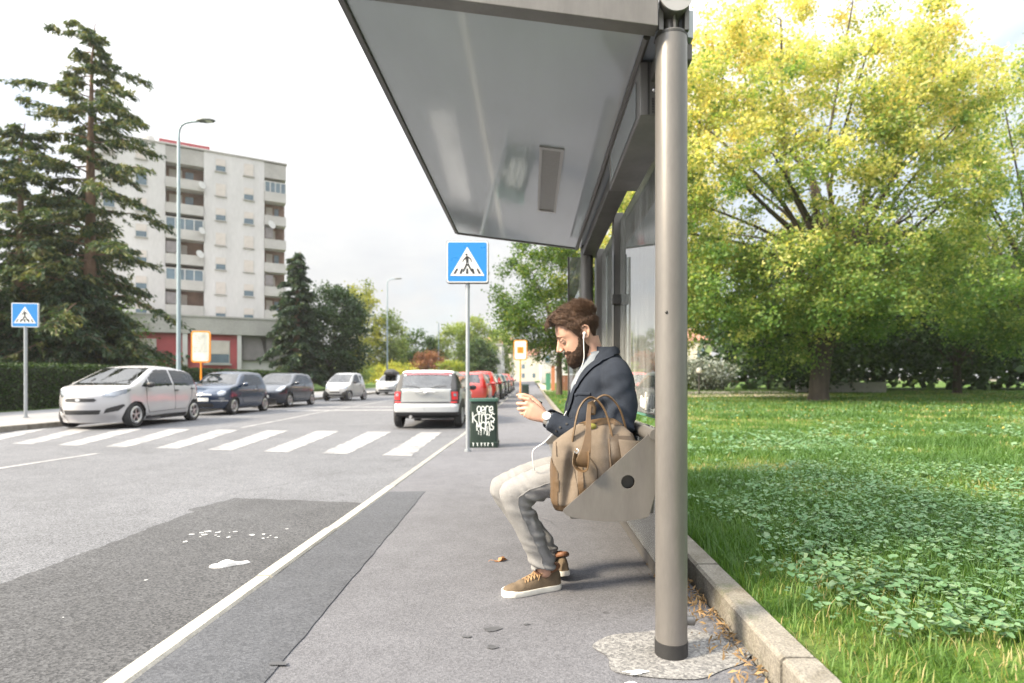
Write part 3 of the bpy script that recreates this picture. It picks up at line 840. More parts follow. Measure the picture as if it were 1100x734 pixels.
# side pocket flap with stud
mb = MB(); rg = []
for t in np.linspace(0, 1, 8):
    rg.append([(.092 + .105*t, -.100 + .05*t - .012*math.sin(PI*t), .292 - .012*t + .0*t), (.100 + .10*t, -.128 + .06*t - .016*math.sin(PI*t), .225 + .012*t), (.100+.10*t, -.122 + .06*t - .016*math.sin(PI*t), .225 + .012*t), (.092 + .105*t, -.094 + .05*t - .012*math.sin(PI*t), .297 - .012*t)])
mb.loft(rg); mb.build('pocket_flap', m_canvas, BAG, True)
mb = MB(); mb.ell((.150, -.112, .250), (.007, .005, .007), nu=12, nv=8); mb.build('stud', m_chrome, BAG, True)
mb = MB(); mb.tube(sm_path([(-.085, -.142, .262), (-.078, -.153, .255), (-.088, -.156, .245), (-.095, -.144, .252)], 4), .0022, 6); mb.build('ring', m_chrome, BAG, True)
mb = MB(); mb.ell((-.012, -.018, .345), (.022, .014, .014), nu=14, nv=8); mb.build('lining', mat('yellow lining', (.25, .24, .05), .8), BAG, True)

# ================================================================== SIGNS
m_galv = mat('galvanised pole', (.33, .355, .38), .42, .5, .08, 5, bump=.05, bscale=80)
m_blue = mat('sign blue', (.006, .18, .50), .28, 0, .05, 2, spec=.6, coat=.25)
m_white = mat('sign white', (.66, .67, .68), .35, 0, .04, 4, coat=.15)
m_pict = mat('sign black', (.02, .022, .025), .5, 0, .1, 5)
m_orange = mat('orange enamel', (.78, .27, .012), .4, 0, .08, 4)
def pedestrian(S, y, root, th=.004, front=-1):
    """blue square sign face of side S centred on the root's height 0"""
    def pr(poly, name, m, d, par=None):
        mb = MB(); mb.prism(poly, (0, y - d, 0), (S, 0, 0), (0, 0, S), (0, -.0022, 0)); return mb.build(name, m, par or root)
    tri = [(0, .36), (-.415, -.34), (.415, -.34)]
    t = pr(tri, 'white_triangle', m_white, .0005)
    mb = MB()
    def bar(poly): mb.prism(poly, (0, y - .003, 0), (S, 0, 0), (0, 0, S), (0, -.002, 0))
    bar([(-.02 + .027*math.cos(a), .175 + .027*math.sin(a)) for a in [2*PI*k/14 for k in range(14)]])      # head
    bar([(-.035, .135), (.02, .140), (.035, .02), (.03, -.03), (-.03, -.03), (-.035, .02)])              # trunk
    bar([(-.03, .135), (-.11, .04), (-.125, -.0), (-.105, -.01), (-.085, .03), (-.015, .09)])            # arms
    bar([(.02, .138), (.10, .07), (.11, -.01), (.088, -.015), (.078, .05), (.01, .09)])
    bar([(-.03, -.03), (-.115, -.24), (-.08, -.25), (.012, -.06)])                                        # legs
    bar([(.032, -.03), (.13, -.235), (.095, -.25), (-.01, -.06)])
    for cx, tl in ((-.31, .07), (-.16, .035), (0, 0), (.16, -.035), (.31, -.07)):
        bar([(cx - .035, -.295), (cx + .028, -.295), (cx + .024 + tl, -.165), (cx - .024 + tl, -.165)])
    mb.build('pictogram', m_pict, t)
def crossing_sign(loc, S, zc, thick, label, rz, pole_r, clip=False):
    r = empty('crossing_sign', loc, label, 'road sign', rz=rz)
    mb = MB(); mb.cyl((0, 0, -.05), (0, 0, zc - S*.45), pole_r, n=20); mb.cyl((0, 0, 0), (0, 0, .03), pole_r*1.7, n=20); mb.build('pole', m_galv, r, True)
    for z in (.95, zc - S/2 - .06): MB().cyl((0, 0, z), (0, 0, z+.025), pole_r*1.18, n=20).build('pole_clamp', m_galv, r, True)
    def rsq(h, c, n=5):
        P = []
        for cx, cy, a0 in ((h-c, h-c, 0), (-h+c, h-c, 90), (-h+c, -h+c, 180), (h-c, -h+c, 270)):
            P += [(cx + c*math.cos(R(a0 + 90*k/n)), cy + c*math.sin(R(a0 + 90*k/n))) for k in range(n+1)]
        return P
    f = -thick/2
    mb = MB(); mb.prism(rsq(S/2, .03), (0, f, zc), (1, 0, 0), (0, 0, 1), (0, thick, 0)); box_ = mb.build('sign_box', m_darkgap if thick > .05 else m_galv, r)
    mb = MB(); mb.prism(rsq(S/2*.985, .03), (0, f-.004, zc), (1, 0, 0), (0, 0, 1), (0, .0035, 0)); mb.build('border', m_white, r)
    pl = MB(); pl.prism(rsq(S/2*.93, .025), (0, f-.0065, 0), (1, 0, 0), (0, 0, 1), (0, .002, 0)); b = pl.build('blue_panel', m_blue, r); b.location = (0, 0, zc)
    pedestrian(S*.98, f-.0068, b)
    for q in (-.2, .1): MB().bb(-.05, .05, f+thick, f+thick+.02, zc+q*S, zc+(q+.08)*S).build('bracket', m_galv, r)
    return r
crossing_sign((-.965, 8.73, 0), .63, 2.855, .11, 'blue pedestrian crossing sign in front of the green litter bin', 0, .030)
crossing_sign((-14.55, 16.6, gz(16.6)+.02), .70, 2.95, .05, 'far blue pedestrian crossing sign beside the clipped hedge and white car', R(8), .042)

def stop_sign(loc, zc, w, h, label, rz, peeled):
    r = empty('bus_stop_sign', loc, label, 'bus stop sign', rz=rz)
    mb = MB(); mb.cyl((0, 0, -.05), (0, 0, zc - h*.45), .035, n=14); mb.build('pole', m_orange, r, True)
    def rr(hw, hh, c, n=5):
        P = []
        for cx, cy, a0 in ((hw-c, hh-c, 0), (-hw+c, hh-c, 90), (-hw+c, -hh+c, 180), (hw-c, -hh+c, 270)):
            P += [(cx + c*math.cos(R(a0 + 90*k/n)), cy + c*math.sin(R(a0 + 90*k/n))) for k in range(n+1)]
        return P
    mb = MB(); mb.prism(rr(w/2, h/2, .12), (0, -.04, zc), (1, 0, 0), (0, 0, 1), (0, .08, 0)); mb.build('frame', m_orange, r)
    m_p = mat('faded timetable', (.62, .62, .55), .5, 0, .35, 2.2, var2=.2) if peeled else m_white
    mb = MB(); mb.prism(rr(w/2-.055, h/2-.06, .08), (0, -.044, zc), (1, 0, 0), (0, 0, 1), (0, .0035, 0)); mb.build('panel', m_p, r)
    if not peeled:
        mb = MB(); s = .17
        mb.prism([(-s, -s), (s, -s), (s, s), (-s, s)], (0, -.047, zc), (1, 0, 0), (0, 0, 1), (0, .0028, 0)); sy = mb.build('symbol', m_orange, r)
        mb = MB(); mb.prism([(-.10, -.02), (.10, -.02), (.10, .09), (.07, .11), (-.07, .11), (-.10, .09)], (0, -.0495, zc), (1, 0, 0), (0, 0, 1), (0, .0024, 0)); mb.prism([(-.10, -.10), (.10, -.10), (.10, -.05), (-.10, -.05)], (0, -.0495, zc), (1, 0, 0), (0, 0, 1), (0, .0024, 0)); mb.build('bus_mark', mat('deep orange', (.60, .15, .01), .5), sy)
    else:
        mb = MB()
        for i in range(9): mb.bb(-w/2+.11, w/2-.11, -.047, -.0445, zc + h*.34 - i*.085 - .015, zc + h*.34 - i*.085 + .015)
        mb.build('printing', mat('faded print', (.42, .44, .42), .6, 0, .4, 9), r)
    mb = MB(); mb.cyl((0, 0, zc - h/2 - .02), (0, 0, zc - h/2 + .05), .05, n=14); mb.build('pole_clamp', m_orange, r, True)
    return r
stop_sign((-14.2, 24.8, gz(24.8)), 2.50, .76, 1.36, 'orange framed bus stop sign with faded timetable across the road', R(10), True)
stop_sign((-.60, 31, gz(31)), 2.65, .72, 1.08, 'orange bus stop sign with a white panel on the near pavement', 0, False)

# ================================================================== LITTER BINS
m_bin = mat('dark green plastic', (.007, .020, .014), .5, 0, .2, 6, bump=.1, bscale=100)
m_binrim = mat('worn green rim', (.04, .10, .08), .5, 0, .2, 10)
m_spray = mat('white spray paint', (.74, .78, .77), .7, 0, .1, 30)
def litter_bin(loc, label, tagged, rz):
    r = empty('litter_bin', loc, label, 'litter bin', rz=rz)
    def rect(hw, c, z): 
        P = []
        for cx, cy, a0 in ((hw-c, hw-c, 0), (-hw+c, hw-c, 90), (-hw+c, -hw+c, 180), (hw-c, -hw+c, 270)):
            P += [(cx + c*math.cos(R(a0+30*k)), cy + c*math.sin(R(a0+30*k)), z) for k in range(4)]
        return P
    MB().loft([rect(.222, .03, .09), rect(.205, .03, .70), rect(.205, .03, .735)]).build('body', m_bin, r, True)
    MB().loft([rect(.236, .03, 0), rect(.236, .03, .085), rect(.222, .03, .092)]).build('base', m_bin, r, True)
    MB().loft([rect(.205, .03, .737), rect(.226, .03, .742), rect(.226, .03, .785), rect(.19, .03, .79), rect(.185, .03, .74)]).build('rim', m_binrim, r, True)
    MB().loft([rect(.184, .03, .739), rect(.184, .03, .745)]).build('liner', m_black, r)
    if tagged:
        # three lines of loopy sprayed letters with drips
        rnd = random.Random(21); mb = MB()
        def yf(z): return -(.222 - (z-.09)/.61*.017) - .0025
        def stroke(pts, rad=.0068):
            P = sm_path([(x, 0, z) for x, z in pts], 6); mb.tube([(p.x, yf(p.z), p.z) for p in P], rad, 6, flat=(1, .22), up=(0, 1, 0))
        glyph = {
         'a': [[(.06, .0), (.0, .02), (.0, .08), (.06, .09), (.06, 0)], [(.06, .09), (.07, -.03)]],
         'n': [[(0, -.02), (.005, .09)], [(.005, .07), (.04, .10), (.06, .05), (.065, -.04)]],
         'k': [[(0, .12), (.005, -.03)], [(.06, .09), (.01, .04), (.065, -.02)]],
         's': [[(.06, .09), (.02, .10), (.015, .06), (.055, .03), (.04, -.01), (-.005, 0)]],
         'e': [[(.0, .04), (.055, .05), (.04, .10), (.0, .07), (.01, .0), (.06, .01)]],
         'r': [[(0, -.02), (.005, .09)], [(.005, .06), (.03, .095), (.06, .085)]],
         't': [[(.03, .13), (.028, -.01), (.05, -.03)], [(-.005, .09), (.065, .095)]],
         'p': [[(0, .09), (.0, -.08)], [(0, .09), (.055, .08), (.05, .03), (.0, .025)]],
         'o': [[(.03, .1), (0, .06), (.02, 0), (.055, .02), (.06, .08), (.03, .1)]],
         'm': [[(0, -.02), (.0, .09), (.025, .03), (.05, .09), (.055, -.03)]]}
        for word, x0, z0, s in (('oere', -.10, .56, .92), ('ktnps', -.17, .43, 1.0), ('mans', -.10, .30, .98)):
            x = x0
            for ch in word:
                for st in glyph[ch]: stroke([(x + a*s*1.05 + rnd.uniform(-.003, .003), z0 + b*s*1.15 + rnd.uniform(-.006, .006)) for a, b in st])
                x += .072*s
        for k in range(11):
            x = rnd.uniform(-.12, .15); z = rnd.uniform(.26, .36); stroke([(x, z), (x+.002, z - .03), (x, z - rnd.uniform(.05, .10))], .004)
        mb.build('graffiti', m_spray, r)
        mb = MB()
        for k in range(6):
            x = -.15 + k*.058 + rnd.uniform(-.01, .01); mb.tube([(x, -.2385, .075), (x + rnd.uniform(-.01, .01), -.2385, .03)], .006, 6, flat=(1, .2), up=(0, 1, 0)); mb.tube([(x-.015, -.2385, .074), (x+.015, -.2385, .074)], .004, 6, flat=(1, .2), up=(0, 1, 0))
        mb.build('graffiti', m_spray, r)
    return r
litter_bin((-.775, 9.47, 0), 'dark green litter bin covered in white graffiti behind the sign pole', True, 0)
litter_bin((-.36, 33.5, gz(33.5)), 'distant dark green litter bin past the orange bus stop sign on the pavement', False, 0)

# ================================================================== STREET LAMPS
m_lamp = mat('blue grey lamp paint', (.27, .34, .38), .45, .35, .08, 3)
m_lhead = mat('lamp housing', (.12, .13, .125), .5, .2, .1, 5)
def street_lamp(loc, h, label, rz=0., arm=True, group='street lamps along the far pavement', r0=.085):
    r = empty('street_lamp', loc, label, 'street lamp', group, rz)
    mb = MB(); pts = [(0, 0, -.05), (0, 0, h*.5), (0, 0, h-.75)]; rad = [r0, r0*.8, r0*.62]
    if arm:
        pts += [(0, 0, h-.5), (.03, 0, h-.3), (.11, 0, h-.16), (.25, 0, h-.07), (.5, 0, h-.02), (.8, 0, h)]; rad += [r0*.55]*2 + [r0*.5]*4
    else: pts += [(0, 0, h)]; rad += [r0*.5]
    mb.tube(pts, rad, 14); mb.cyl((0, 0, 0), (0, 0, .9), r0*1.2, n=14); mb.build('pole', m_lamp, r, True)
    if arm:
        mb = MB(); rg = []
        for x, wd, ht in ((.68, .05, .04), (.78, .12, .07), (1.0, .17, .085), (1.25, .15, .07), (1.38, .06, .03)):
            rg.append([(x, wd*math.cos(a), h + .01 + .02*(x-.7) + ht*max(-.35, math.sin(a))) for a in [2*PI*k/14 for k in range(14)]])
        hd = mb.loft(rg).build('lamp_head', m_lhead, r, True)
        mb = MB(); mb.bb(.86, 1.26, -.11, .11, h-.012, h+.0); mb.build('lamp_lens', mat('lamp lens', (.55, .57, .55), .2), hd)
    return r
street_lamp((-13.45, 22.0, gz(22)), 10.95, 'tall curved street lamp rising behind the white parked car', 0)
street_lamp((-13.5, 54, gz(54)), 10.4, 'street lamp far along the road rising above the smart-sized white car\'s hedge', 0)
street_lamp((-13.2, 82, gz(82)), 9.0, 'furthest street lamp, a thin pole without an arm above the estate car roof', 0, False)
street_lamp((-6.3, 110, gz(110)), 10.5, 'thin pale street lamp far down the road beside the sign pole', 0, False)
# ================================================================== SEATED MAN
def skin_mat():
    m, nt, b = _new('skin')
    v = coords(nt)
    c = ramp(nt, tex_noise(nt, v, 26, 4), [(.3, (.41, .24, .175)), (.7, (.50, .305, .225))])
    nt.links.new(c, b.inputs['Base Color']); b.inputs['Roughness'].default_value = .48
    b.inputs['Subsurface Weight'].default_value = .12; b.inputs['Subsurface Radius'].default_value = (.012, .005, .003)
    add_bump(nt, b, tex_noise(nt, v, 300, 2), .08, .002)
    return m
m_skin = skin_mat()
m_hair = mat('dark brown hair', (.070, .039, .024), .5, 0, .45, 18, bump=.8, bscale=120, stretch=(1, 1, .35), spec=.35, bdist=.006)
m_beard = mat('dark brown beard', (.048, .028, .019), .7, 0, .4, 60, bump=.7, bscale=330, spec=.25)
def cloth(name, base, weave=900, var=.1, bump=.25, rough=.9, spec=.2):
    return mat(name, base, rough, 0, var, 9, bump=bump, bscale=weave, spec=spec, var2=.10)
m_jacket = mat('navy blazer wool', (.025, .031, .044), .92, 0, .12, 22, bump=.45, bscale=520, spec=.15, var2=.30)
m_trouser = cloth('pale grey cotton', (.235, .234, .235), 800, .07, .25)
m_shirt = cloth('pale blue cotton', (.20, .225, .26), 700, .08)
m_suede = mat('olive brown suede', (.115, .083, .052), .85, 0, .28, 22, bump=.4, bscale=260, var2=.2)
m_rust = mat('rust leather', (.15, .065, .030), .6, 0, .2, 25, bump=.2, bscale=200)
m_sole = mat('off white rubber', (.68, .66, .60), .6, 0, .08, 30)
m_lace = mat('tan lace', (.27, .17, .085), .8, 0, .2, 60)
m_cable = mat('white cable', (.80, .80, .80), .4, 0, .04, 9)

MY = 2.88
MAN = empty('person', (0, MY, 0), 'bearded man in navy blazer and pale trousers sitting on the bench looking at his phone', 'person')
# ---------------- head frame: u forward, s sideways (-y is the near side), w up
E0 = Vector((.257, 0, 1.256)); FW = Vector((-.92, 0, -.392)).normalized(); UP = Vector((-.392, 0, .92)).normalized()
def H(u, s, w): return E0 + FW*u + UP*w + Vector((0, s, 0))
lev = [(-.128, .098, .052, .012), (-.122, .110, .036, .028), (-.110, .117, .020, .041), (-.092, .118, .002, .052), (-.07, .117, -.016, .060), (-.045, .116, -.036, .066),
       (-.02, .115, -.052, .070), (.0, .116, -.061, .0725), (.012, .120, -.066, .074), (.026, .126, -.071, .075), (.05, .126, -.078, .0765), (.08, .119, -.082, .0765),
       (.105, .103, -.079, .071), (.125, .076, -.068, .060), (.138, .045, -.050, .043), (.146, .012, -.026, .020)]
def head_ring(w, n=132):
    W = [l[0] for l in lev]; uf, ub, hw = (float(np.interp(w, W, [l[i] for l in lev])) for i in (1, 2, 3))
    c = uf*.38 + ub*.62; out = []
    for k in range(n):
        a = 2*PI*k/n; ca, sa = math.cos(a), math.sin(a)
        if ca > 0: u = c + (uf-c)*ca**.86
        else: u = c - (c-ub)*(-ca)**.86
        s = hw*math.copysign(abs(sa)**.86, sa)
        # hollow of the eyes, cheekbone
        d = 0
        if ca > 0:
            d -= .005*math.exp(-((w-.002)/.014)**2 - ((abs(s)-.036)/.015)**2)
            d += .005*math.exp(-((w+.030)/.018)**2 - ((abs(s)-.047)/.018)**2)
            d += .004*math.exp(-((w-.027)/.010)**2 - ((abs(s)-.028)/.03)**2)
        out.append((u + d, s, w))
    return out
WS = np.linspace(-.128, .146, 104)
hgrid = [head_ring(float(w)) for w in WS]
bod = MB().loft([[H(*p) for p in r] for r in hgrid])
def hx(c, r, M=None):
    """ellipsoid in the head frame"""
    B = Matrix((FW, Vector((0, 1, 0)), UP)).transposed(); bod.ell(H(*c), r, B @ M if M else B, 14, 10)
bod.tube([H(.119, 0, .022), H(.128, 0, .004), H(.140, 0, -.018), H(.1465, 0, -.031), H(.138, 0, -.041)], [.0085, .009, .0105, .0115, .007], 12)
hx((.126, 0, -.010), (.016, .0105, .026)); hx((.131, 0, -.026), (.016, .0125, .014)); hx((.119, 0, .010), (.012, .011, .02))
for s in (-1, 1):
    hx((.132, s*.0115, -.036), (.010, .008, .0075))
    hx((.106, s*.033, .000), (.0125, .0175, .0135))                      # eye under its lid
    hx((.1125, s*.034, .010), (.0095, .019, .006))
    # ear: rim, bowl and lobe
    ear = []
    for t in np.linspace(0, 1, 15):
        a = -.30*PI + t*1.62*PI
        ear.append(H(-.010 - .0165*math.sin(a+.1) , s*(.0775 + .010*math.sin(PI*t)), .004 + .0285*math.cos(a + PI*.88)*-1))
    ear = [H(.004, s*.076, -.026), H(-.008, s*.080, -.026), H(-.019, s*.085, -.012), H(-.026, s*.089, .006), H(-.024, s*.090, .022), H(-.012, s*.087, .032), H(.002, s*.082, .028), H(.006, s*.078, .014)]
    bod.tube(sm_path(ear, 5), .0048, 8)
    hx((-.009, s*.0775, .003), (.015, .006, .025)); hx((.000, s*.079, -.024), (.0085, .0055, .010))
bod.tube([H(.112, -.024, -.0675), H(.1215, -.008, -.0655), H(.1215, .008, -.0655), H(.112, .024, -.0675)], [.003, .005, .005, .003], 8)
bod.tube([H(.111, -.022, -.072), H(.120, 0, -.0755), H(.111, .022, -.072)], [.003, .0055, .003], 8)
# neck and plain trunk under the clothes
bod.tube([H(-.010, 0, -.03), (.298, 0, 1.170), (.328, 0, 1.115), (.352, 0, 1.06)], [.058, .057, .060, .07], 24)
bod.tube([(.355, 0, 1.075), (.352, 0, .98), (.35, 0, .86), (.375, 0, .72), (.395, 0, .60)], [.085, .105, .112, .11, .11], 24, flat=(1.25, 1))
def limb(mb, pts, rads, n=20, k=5):
    P = sm_path(pts, k); mb.tube(P, lerp_list(rads, len(P)), n)
    mb.ell(P[0], [rads[0]]*3, nu=14, nv=10); mb.ell(P[-1], [rads[-1]]*3, nu=14, nv=10)
ARM_N = [(.398, -.170, 1.055), (.412, -.222, .92), (.392, -.250, .785), (.30, -.240, .765), (.18, -.212, .80), (.066, -.182, .848)]
def mir(p): return (p[0], -.20 - p[1] + (.0 if p[0] < .2 else .2*min(1, (p[0]-.2)/.15)), p[2])
ARM_F = [(.398, .170, 1.055), (.40, .222, .92), (.375, .235, .79), (.30, .20, .775), (.17, .10, .80), (.060, -.012, .846)]
for A in (ARM_N, ARM_F):
    limb(bod, A[:3], [.052, .045, .040]); limb(bod, A[2:], [.041, .040, .036, .0265])
LEG_N = [(.375, -.095, .56), (.12, -.125, .552), (-.082, -.140, .486), (-.012, -.115, .31), (.066, -.075, .10)]
LEG_F = [(.375, .095, .56), (.08, .105, .545), (-.148, .095, .470), (-.04, .105, .30), (.085, .110, .10)]
for L in (LEG_N, LEG_F):
    limb(bod, L[:3], [.078, .066, .052]); limb(bod, L[2:], [.052, .050, .034])
# ---------------- hands
def hand(wrist, mirror):
    """near hand: back to the lens, fingers curled round the phone, thumb along its top edge"""
    wx, wy, wz = wrist
    def P(x, y, z): return (wx + x, wy + (y if not mirror else -y), wz + z)
    # palm from wrist to knuckles
    rg = []
    for t, hw, th, cx, cy, cz in ((-.15, .027, .021, .012, 0, -.004), (.12, .030, .020, -.012, .000, .005), (.45, .038, .019, -.040, .002, .018), (.75, .043, .017, -.064, .004, .031), (1.0, .041, .014, -.086, .008, .042)):
        r = []
        for k in range(18):
            a = 2*PI*k/18; ca, sa = math.cos(a), math.sin(a)
            # across the hand (index up, little finger down) and through it
            ax = Vector((.36, 0, .933)); r.append(Vector(P(cx, cy, cz)) + ax*hw*math.copysign(abs(ca)**.8, ca) + Vector((0, 1, 0))*th*math.copysign(abs(sa)**.8, sa))
        rg.append(r)
    bod.loft(rg)
    ks = [(-.074, .004, .083), (-.085, .003, .062), (-.089, .005, .041), (-.086, .009, .022)]      # knuckles, index to little
    ln = [(.042, .026, .021), (.046, .029, .022), (.042, .027, .021), (.033, .021, .019)]
    rd = [.0098, .0100, .0094, .0083]
    dirs = [((-.92, .25, .20), (-.35, .90, .10), (.55, .80, .05)), ((-.88, .36, .00), (-.10, .98, .05), (.75, .62, .05)), ((-.82, .46, -.12), (.05, .99, .05), (.85, .5, .1)), ((-.74, .58, -.22), (.15, .97, .1), (.85, .45, .15))]
    for kn, l3, r, d3 in zip(ks, ln, rd, dirs):
        p = Vector(P(*kn)); root = p + (Vector(wrist) - p)*.35
        pts = [root, p]; 
        for l, d in zip(l3, d3):
            d = Vector((d[0], d[1] if not mirror else -d[1], d[2])).normalized(); p = p + d*l*.86; pts.append(p)
        bod.ell(pts[1], (r*1.12,)*3, nu=12, nv=8)
        for a, b, ra, rb in zip(pts[:-1], pts[1:], (r, r*1.05, r*.98, r*.9), (r*1.05, r*.98, r*.9, r*.78)):
            bod.tube([a, b], [ra, rb], 12); bod.ell(b, (rb,)*3, nu=12, nv=8)
    th = [P(-.006, .012, .020), P(-.030, .022, .060), P(-.062, .032, .090), P(-.098, .036, .103), P(-.124, .040, .104)]
    for a, b, ra, rb in zip(th[:-1], th[1:], (.0175, .0150, .0118, .0108), (.0150, .0118, .0108, .0085)):
        bod.tube([a, b], [ra, rb], 12); bod.ell(b, (rb,)*3, nu=12, nv=8)
hand((.062, -.180, .850), False)
hand((.056, -.016, .848), True)
body = remesh(bod, 'body', .0036, 2, .45)
body_o = mobj('body', body, m_skin, MAN)

# ---------------- hair, beard, brows: shells grown from the head grid plus loose strands
def hairshell(name, m, mask, thick, strands, slen, flow, srad=.0011, seed=1):
    n = len(hgrid[0]); base = []
    for i, r in enumerate(hgrid):
        row = []
        for k, p in enumerate(r):
            a, b = r[(k+1) % n], r[(k-1) % n]; c, d = hgrid[min(i+1, len(hgrid)-1)][k], hgrid[max(i-1, 0)][k]
            t1 = Vector(a) - Vector(b); t2 = Vector(c) - Vector(d); nn = t1.cross(t2)
            if nn.length < 1e-9: nn = Vector((0, 0, 1))
            nn.normalize()
            if i == len(hgrid)-1: nn = Vector((0, 0, 1))
            row.append((Vector(p), nn))
        base.append(row)
    mb = MB(); vi = {}
    def V(i, k, top):
        key = (i, k % n, top)
        if key not in vi:
            p, nn = base[i][k % n]; t = thick(p) if top else -.004
            vi[key] = len(mb.v); q = p + nn*t; mb.v.append(tuple(H(*q)))
        return vi[key]
    cells = [(i, k) for i in range(len(hgrid)-1) for k in range(n) if mask(base[i][k][0])]
    cs = set(cells)
    for i, k in cells:
        mb.f.append((V(i, k, 1), V(i, k+1, 1), V(i+1, k+1, 1), V(i+1, k, 1)))
        mb.f.append((V(i, k, 0), V(i+1, k, 0), V(i+1, k+1, 0), V(i, k+1, 0)))
        for (di, dk, e) in ((-1, 0, ((i, k), (i, k+1))), (1, 0, ((i+1, k+1), (i+1, k))), (0, -1, ((i+1, k), (i, k))), (0, 1, ((i, k+1), (i+1, k+1)))):
            if (i+di, (k+dk) % n) not in cs:
                (a, b), (c, d) = e; mb.f.append((V(a, b, 1), V(a, b, 0), V(c, d, 0), V(c, d, 1)))
    if mask(base[-1][0][0]): mb.f.append(tuple(V(len(hgrid)-1, k, 1) for k in range(n)))
    rnd = random.Random(seed)
    for q in range(strands):
        i, k = rnd.choice(cells); p, nn = base[i][k]
        t = thick(p); f = Vector(flow(p)); f = (f - nn*f.dot(nn)); f = f.normalized() if f.length > 1e-6 else f
        f = (f + Vector((rnd.gauss(0, .22), rnd.gauss(0, .22), rnd.gauss(0, .22)))).normalized()
        L = slen*rnd.uniform(.5, 1.3)*(.4 + min(1.2, t/.012)); p = p + Vector((rnd.gauss(0, .002), rnd.gauss(0, .002), rnd.gauss(0, .002)))
        a = p + nn*(t - .002); b = a + f*L*.5 + nn*L*.20; c = a + f*L + nn*L*.16
        mb.tube([H(*a), H(*b), H(*c)], [srad, srad*.85, srad*.2], 4, cap=False)
    me = mb.mesh(name, True, fix=False)
    o = mobj(name, me, m, MAN); return o
def hair_line(s, u):  # lowest w of the hair as a function of u (profile view)
    return float(np.interp(u, [-.09, -.06, -.045, -.034, -.030, -.012, .004, .014, .020, .032, .05, .075, .10, .13], [-.040, -.046, -.040, -.016, .018, .042, .036, .012, -.022, -.012, .030, .066, .092, .098]))
def hair_mask(p): return p.z > hair_line(p.y, p.x) + .0035*mnoise.noise((p.x*90, p.y*90, p.z*90))
def hair_thick(p):
    u, s, w = p; top = min(1, max(0, (w - .005)/.10)); side = .0018 + .0055*min(1, max(0, (w+.03)/.075))
    front = min(1, max(0, (u - .03)/.07));
    t = side*(1-top) + top*(.017 + .016*front)
    t += (.0045*mnoise.noise((u*38 + s*20, s*70, w*22)) + .002*mnoise.noise((u*90, s*150, w*60)))*(.35 + top)
    t -= .004*top*max(0, abs(s) - .05)/.02
    return max(.0015, t)
hairshell('hair', m_hair, hair_mask, hair_thick, 6500, .020, lambda p: (.35 if p.z > .06 else -.5, -.25*math.copysign(1, p.y)*(1 if p.z > .09 else 0), .25 if p.z > .07 else -.8), .0009, 1)
# the longer front swept forward and up off the brow
mb = MB(); rnd = random.Random(7)
for q in range(850):
    s = rnd.uniform(-.058, .050); u = rnd.uniform(.045, .112); w = .142 - (u/.118)**2*.050 + rnd.gauss(0, .002) - abs(s)*.12
    L = rnd.uniform(.025, .050)*(.5 + u/.11*.75)
    a = H(u - .01, s, w - .006); b = H(u + L*.40, s*.97 + rnd.gauss(0, .003), w + .016 + L*.28 + rnd.gauss(0, .003)); c = H(u + L*.78, s*.93 + rnd.gauss(0, .006), w + .010 + L*.08 + rnd.gauss(0, .006)); d = H(u + L*.98, s*.9 + rnd.gauss(0, .008), w + .004 + rnd.gauss(0, .010))
    mb.tube(sm_path([a, b, c, d], 3), lerp_list([.0019, .0019, .0013, .0003], 10), 5, cap=False)
mb.build('quiff', m_hair, MAN, True)
def beard_mask(p):
    u, s, w = p
    if u > .112 and abs(s) < .017 and -.080 < w < -.0625: return False          # lips
    top = float(np.interp(u, [.0, .012, .016, .030, .040, .055, .074, .090, .104, .12], [-.080, -.055, .006, .002, -.028, -.048, -.062, -.064, -.052, -.049]))
    if u < .0: top = float(np.interp(u, [-.03, 0], [-.14, -.085]))
    return w < top + .0035*mnoise.noise((u*100, s*100, w*100)) and u > -.02
def beard_thick(p):
    u, s, w = p
    t = .0025 + .0055*min(1, max(0, (-.045 - w)/.05)) + .005*min(1, max(0, (-.095 - w)/.03))*min(1, max(0, (u-.03)/.06))
    if u > .10 and w > -.062: t = .005
    return t + .0025*mnoise.noise((u*70, s*70, w*70)) 
hairshell('beard', m_beard, beard_mask, beard_thick, 3200, .008, lambda p: (.35, 0, -.9), .0009, 2)
mb = MB(); rnd = random.Random(9)
for s in (-1, 1):
    for q in range(90):
        t = rnd.random(); y = s*(.014 + .040*t); u = .1315 - .022*t**2; w = .0245 + .006*math.sin(PI*min(1, t*1.1)) - .004*t + rnd.gauss(0, .0016)
        a = H(u - .001, y, w); mb.tube([a, a + (FW*.002 + Vector((0, s*.007, 0)) + UP*.002)], [.0010, .0003], 4, cap=False)
mb.build('eyebrow', m_hair, MAN, True)
mb = MB()
for s in (-1, 1):
    mb.tube([H(.1165, s*.019, -.006), H(.1175, s*.033, -.0085), H(.1105, s*.048, -.005)], [.0006, .0011, .0006], 5)
mb.build('eyelash', m_beard, MAN, True)

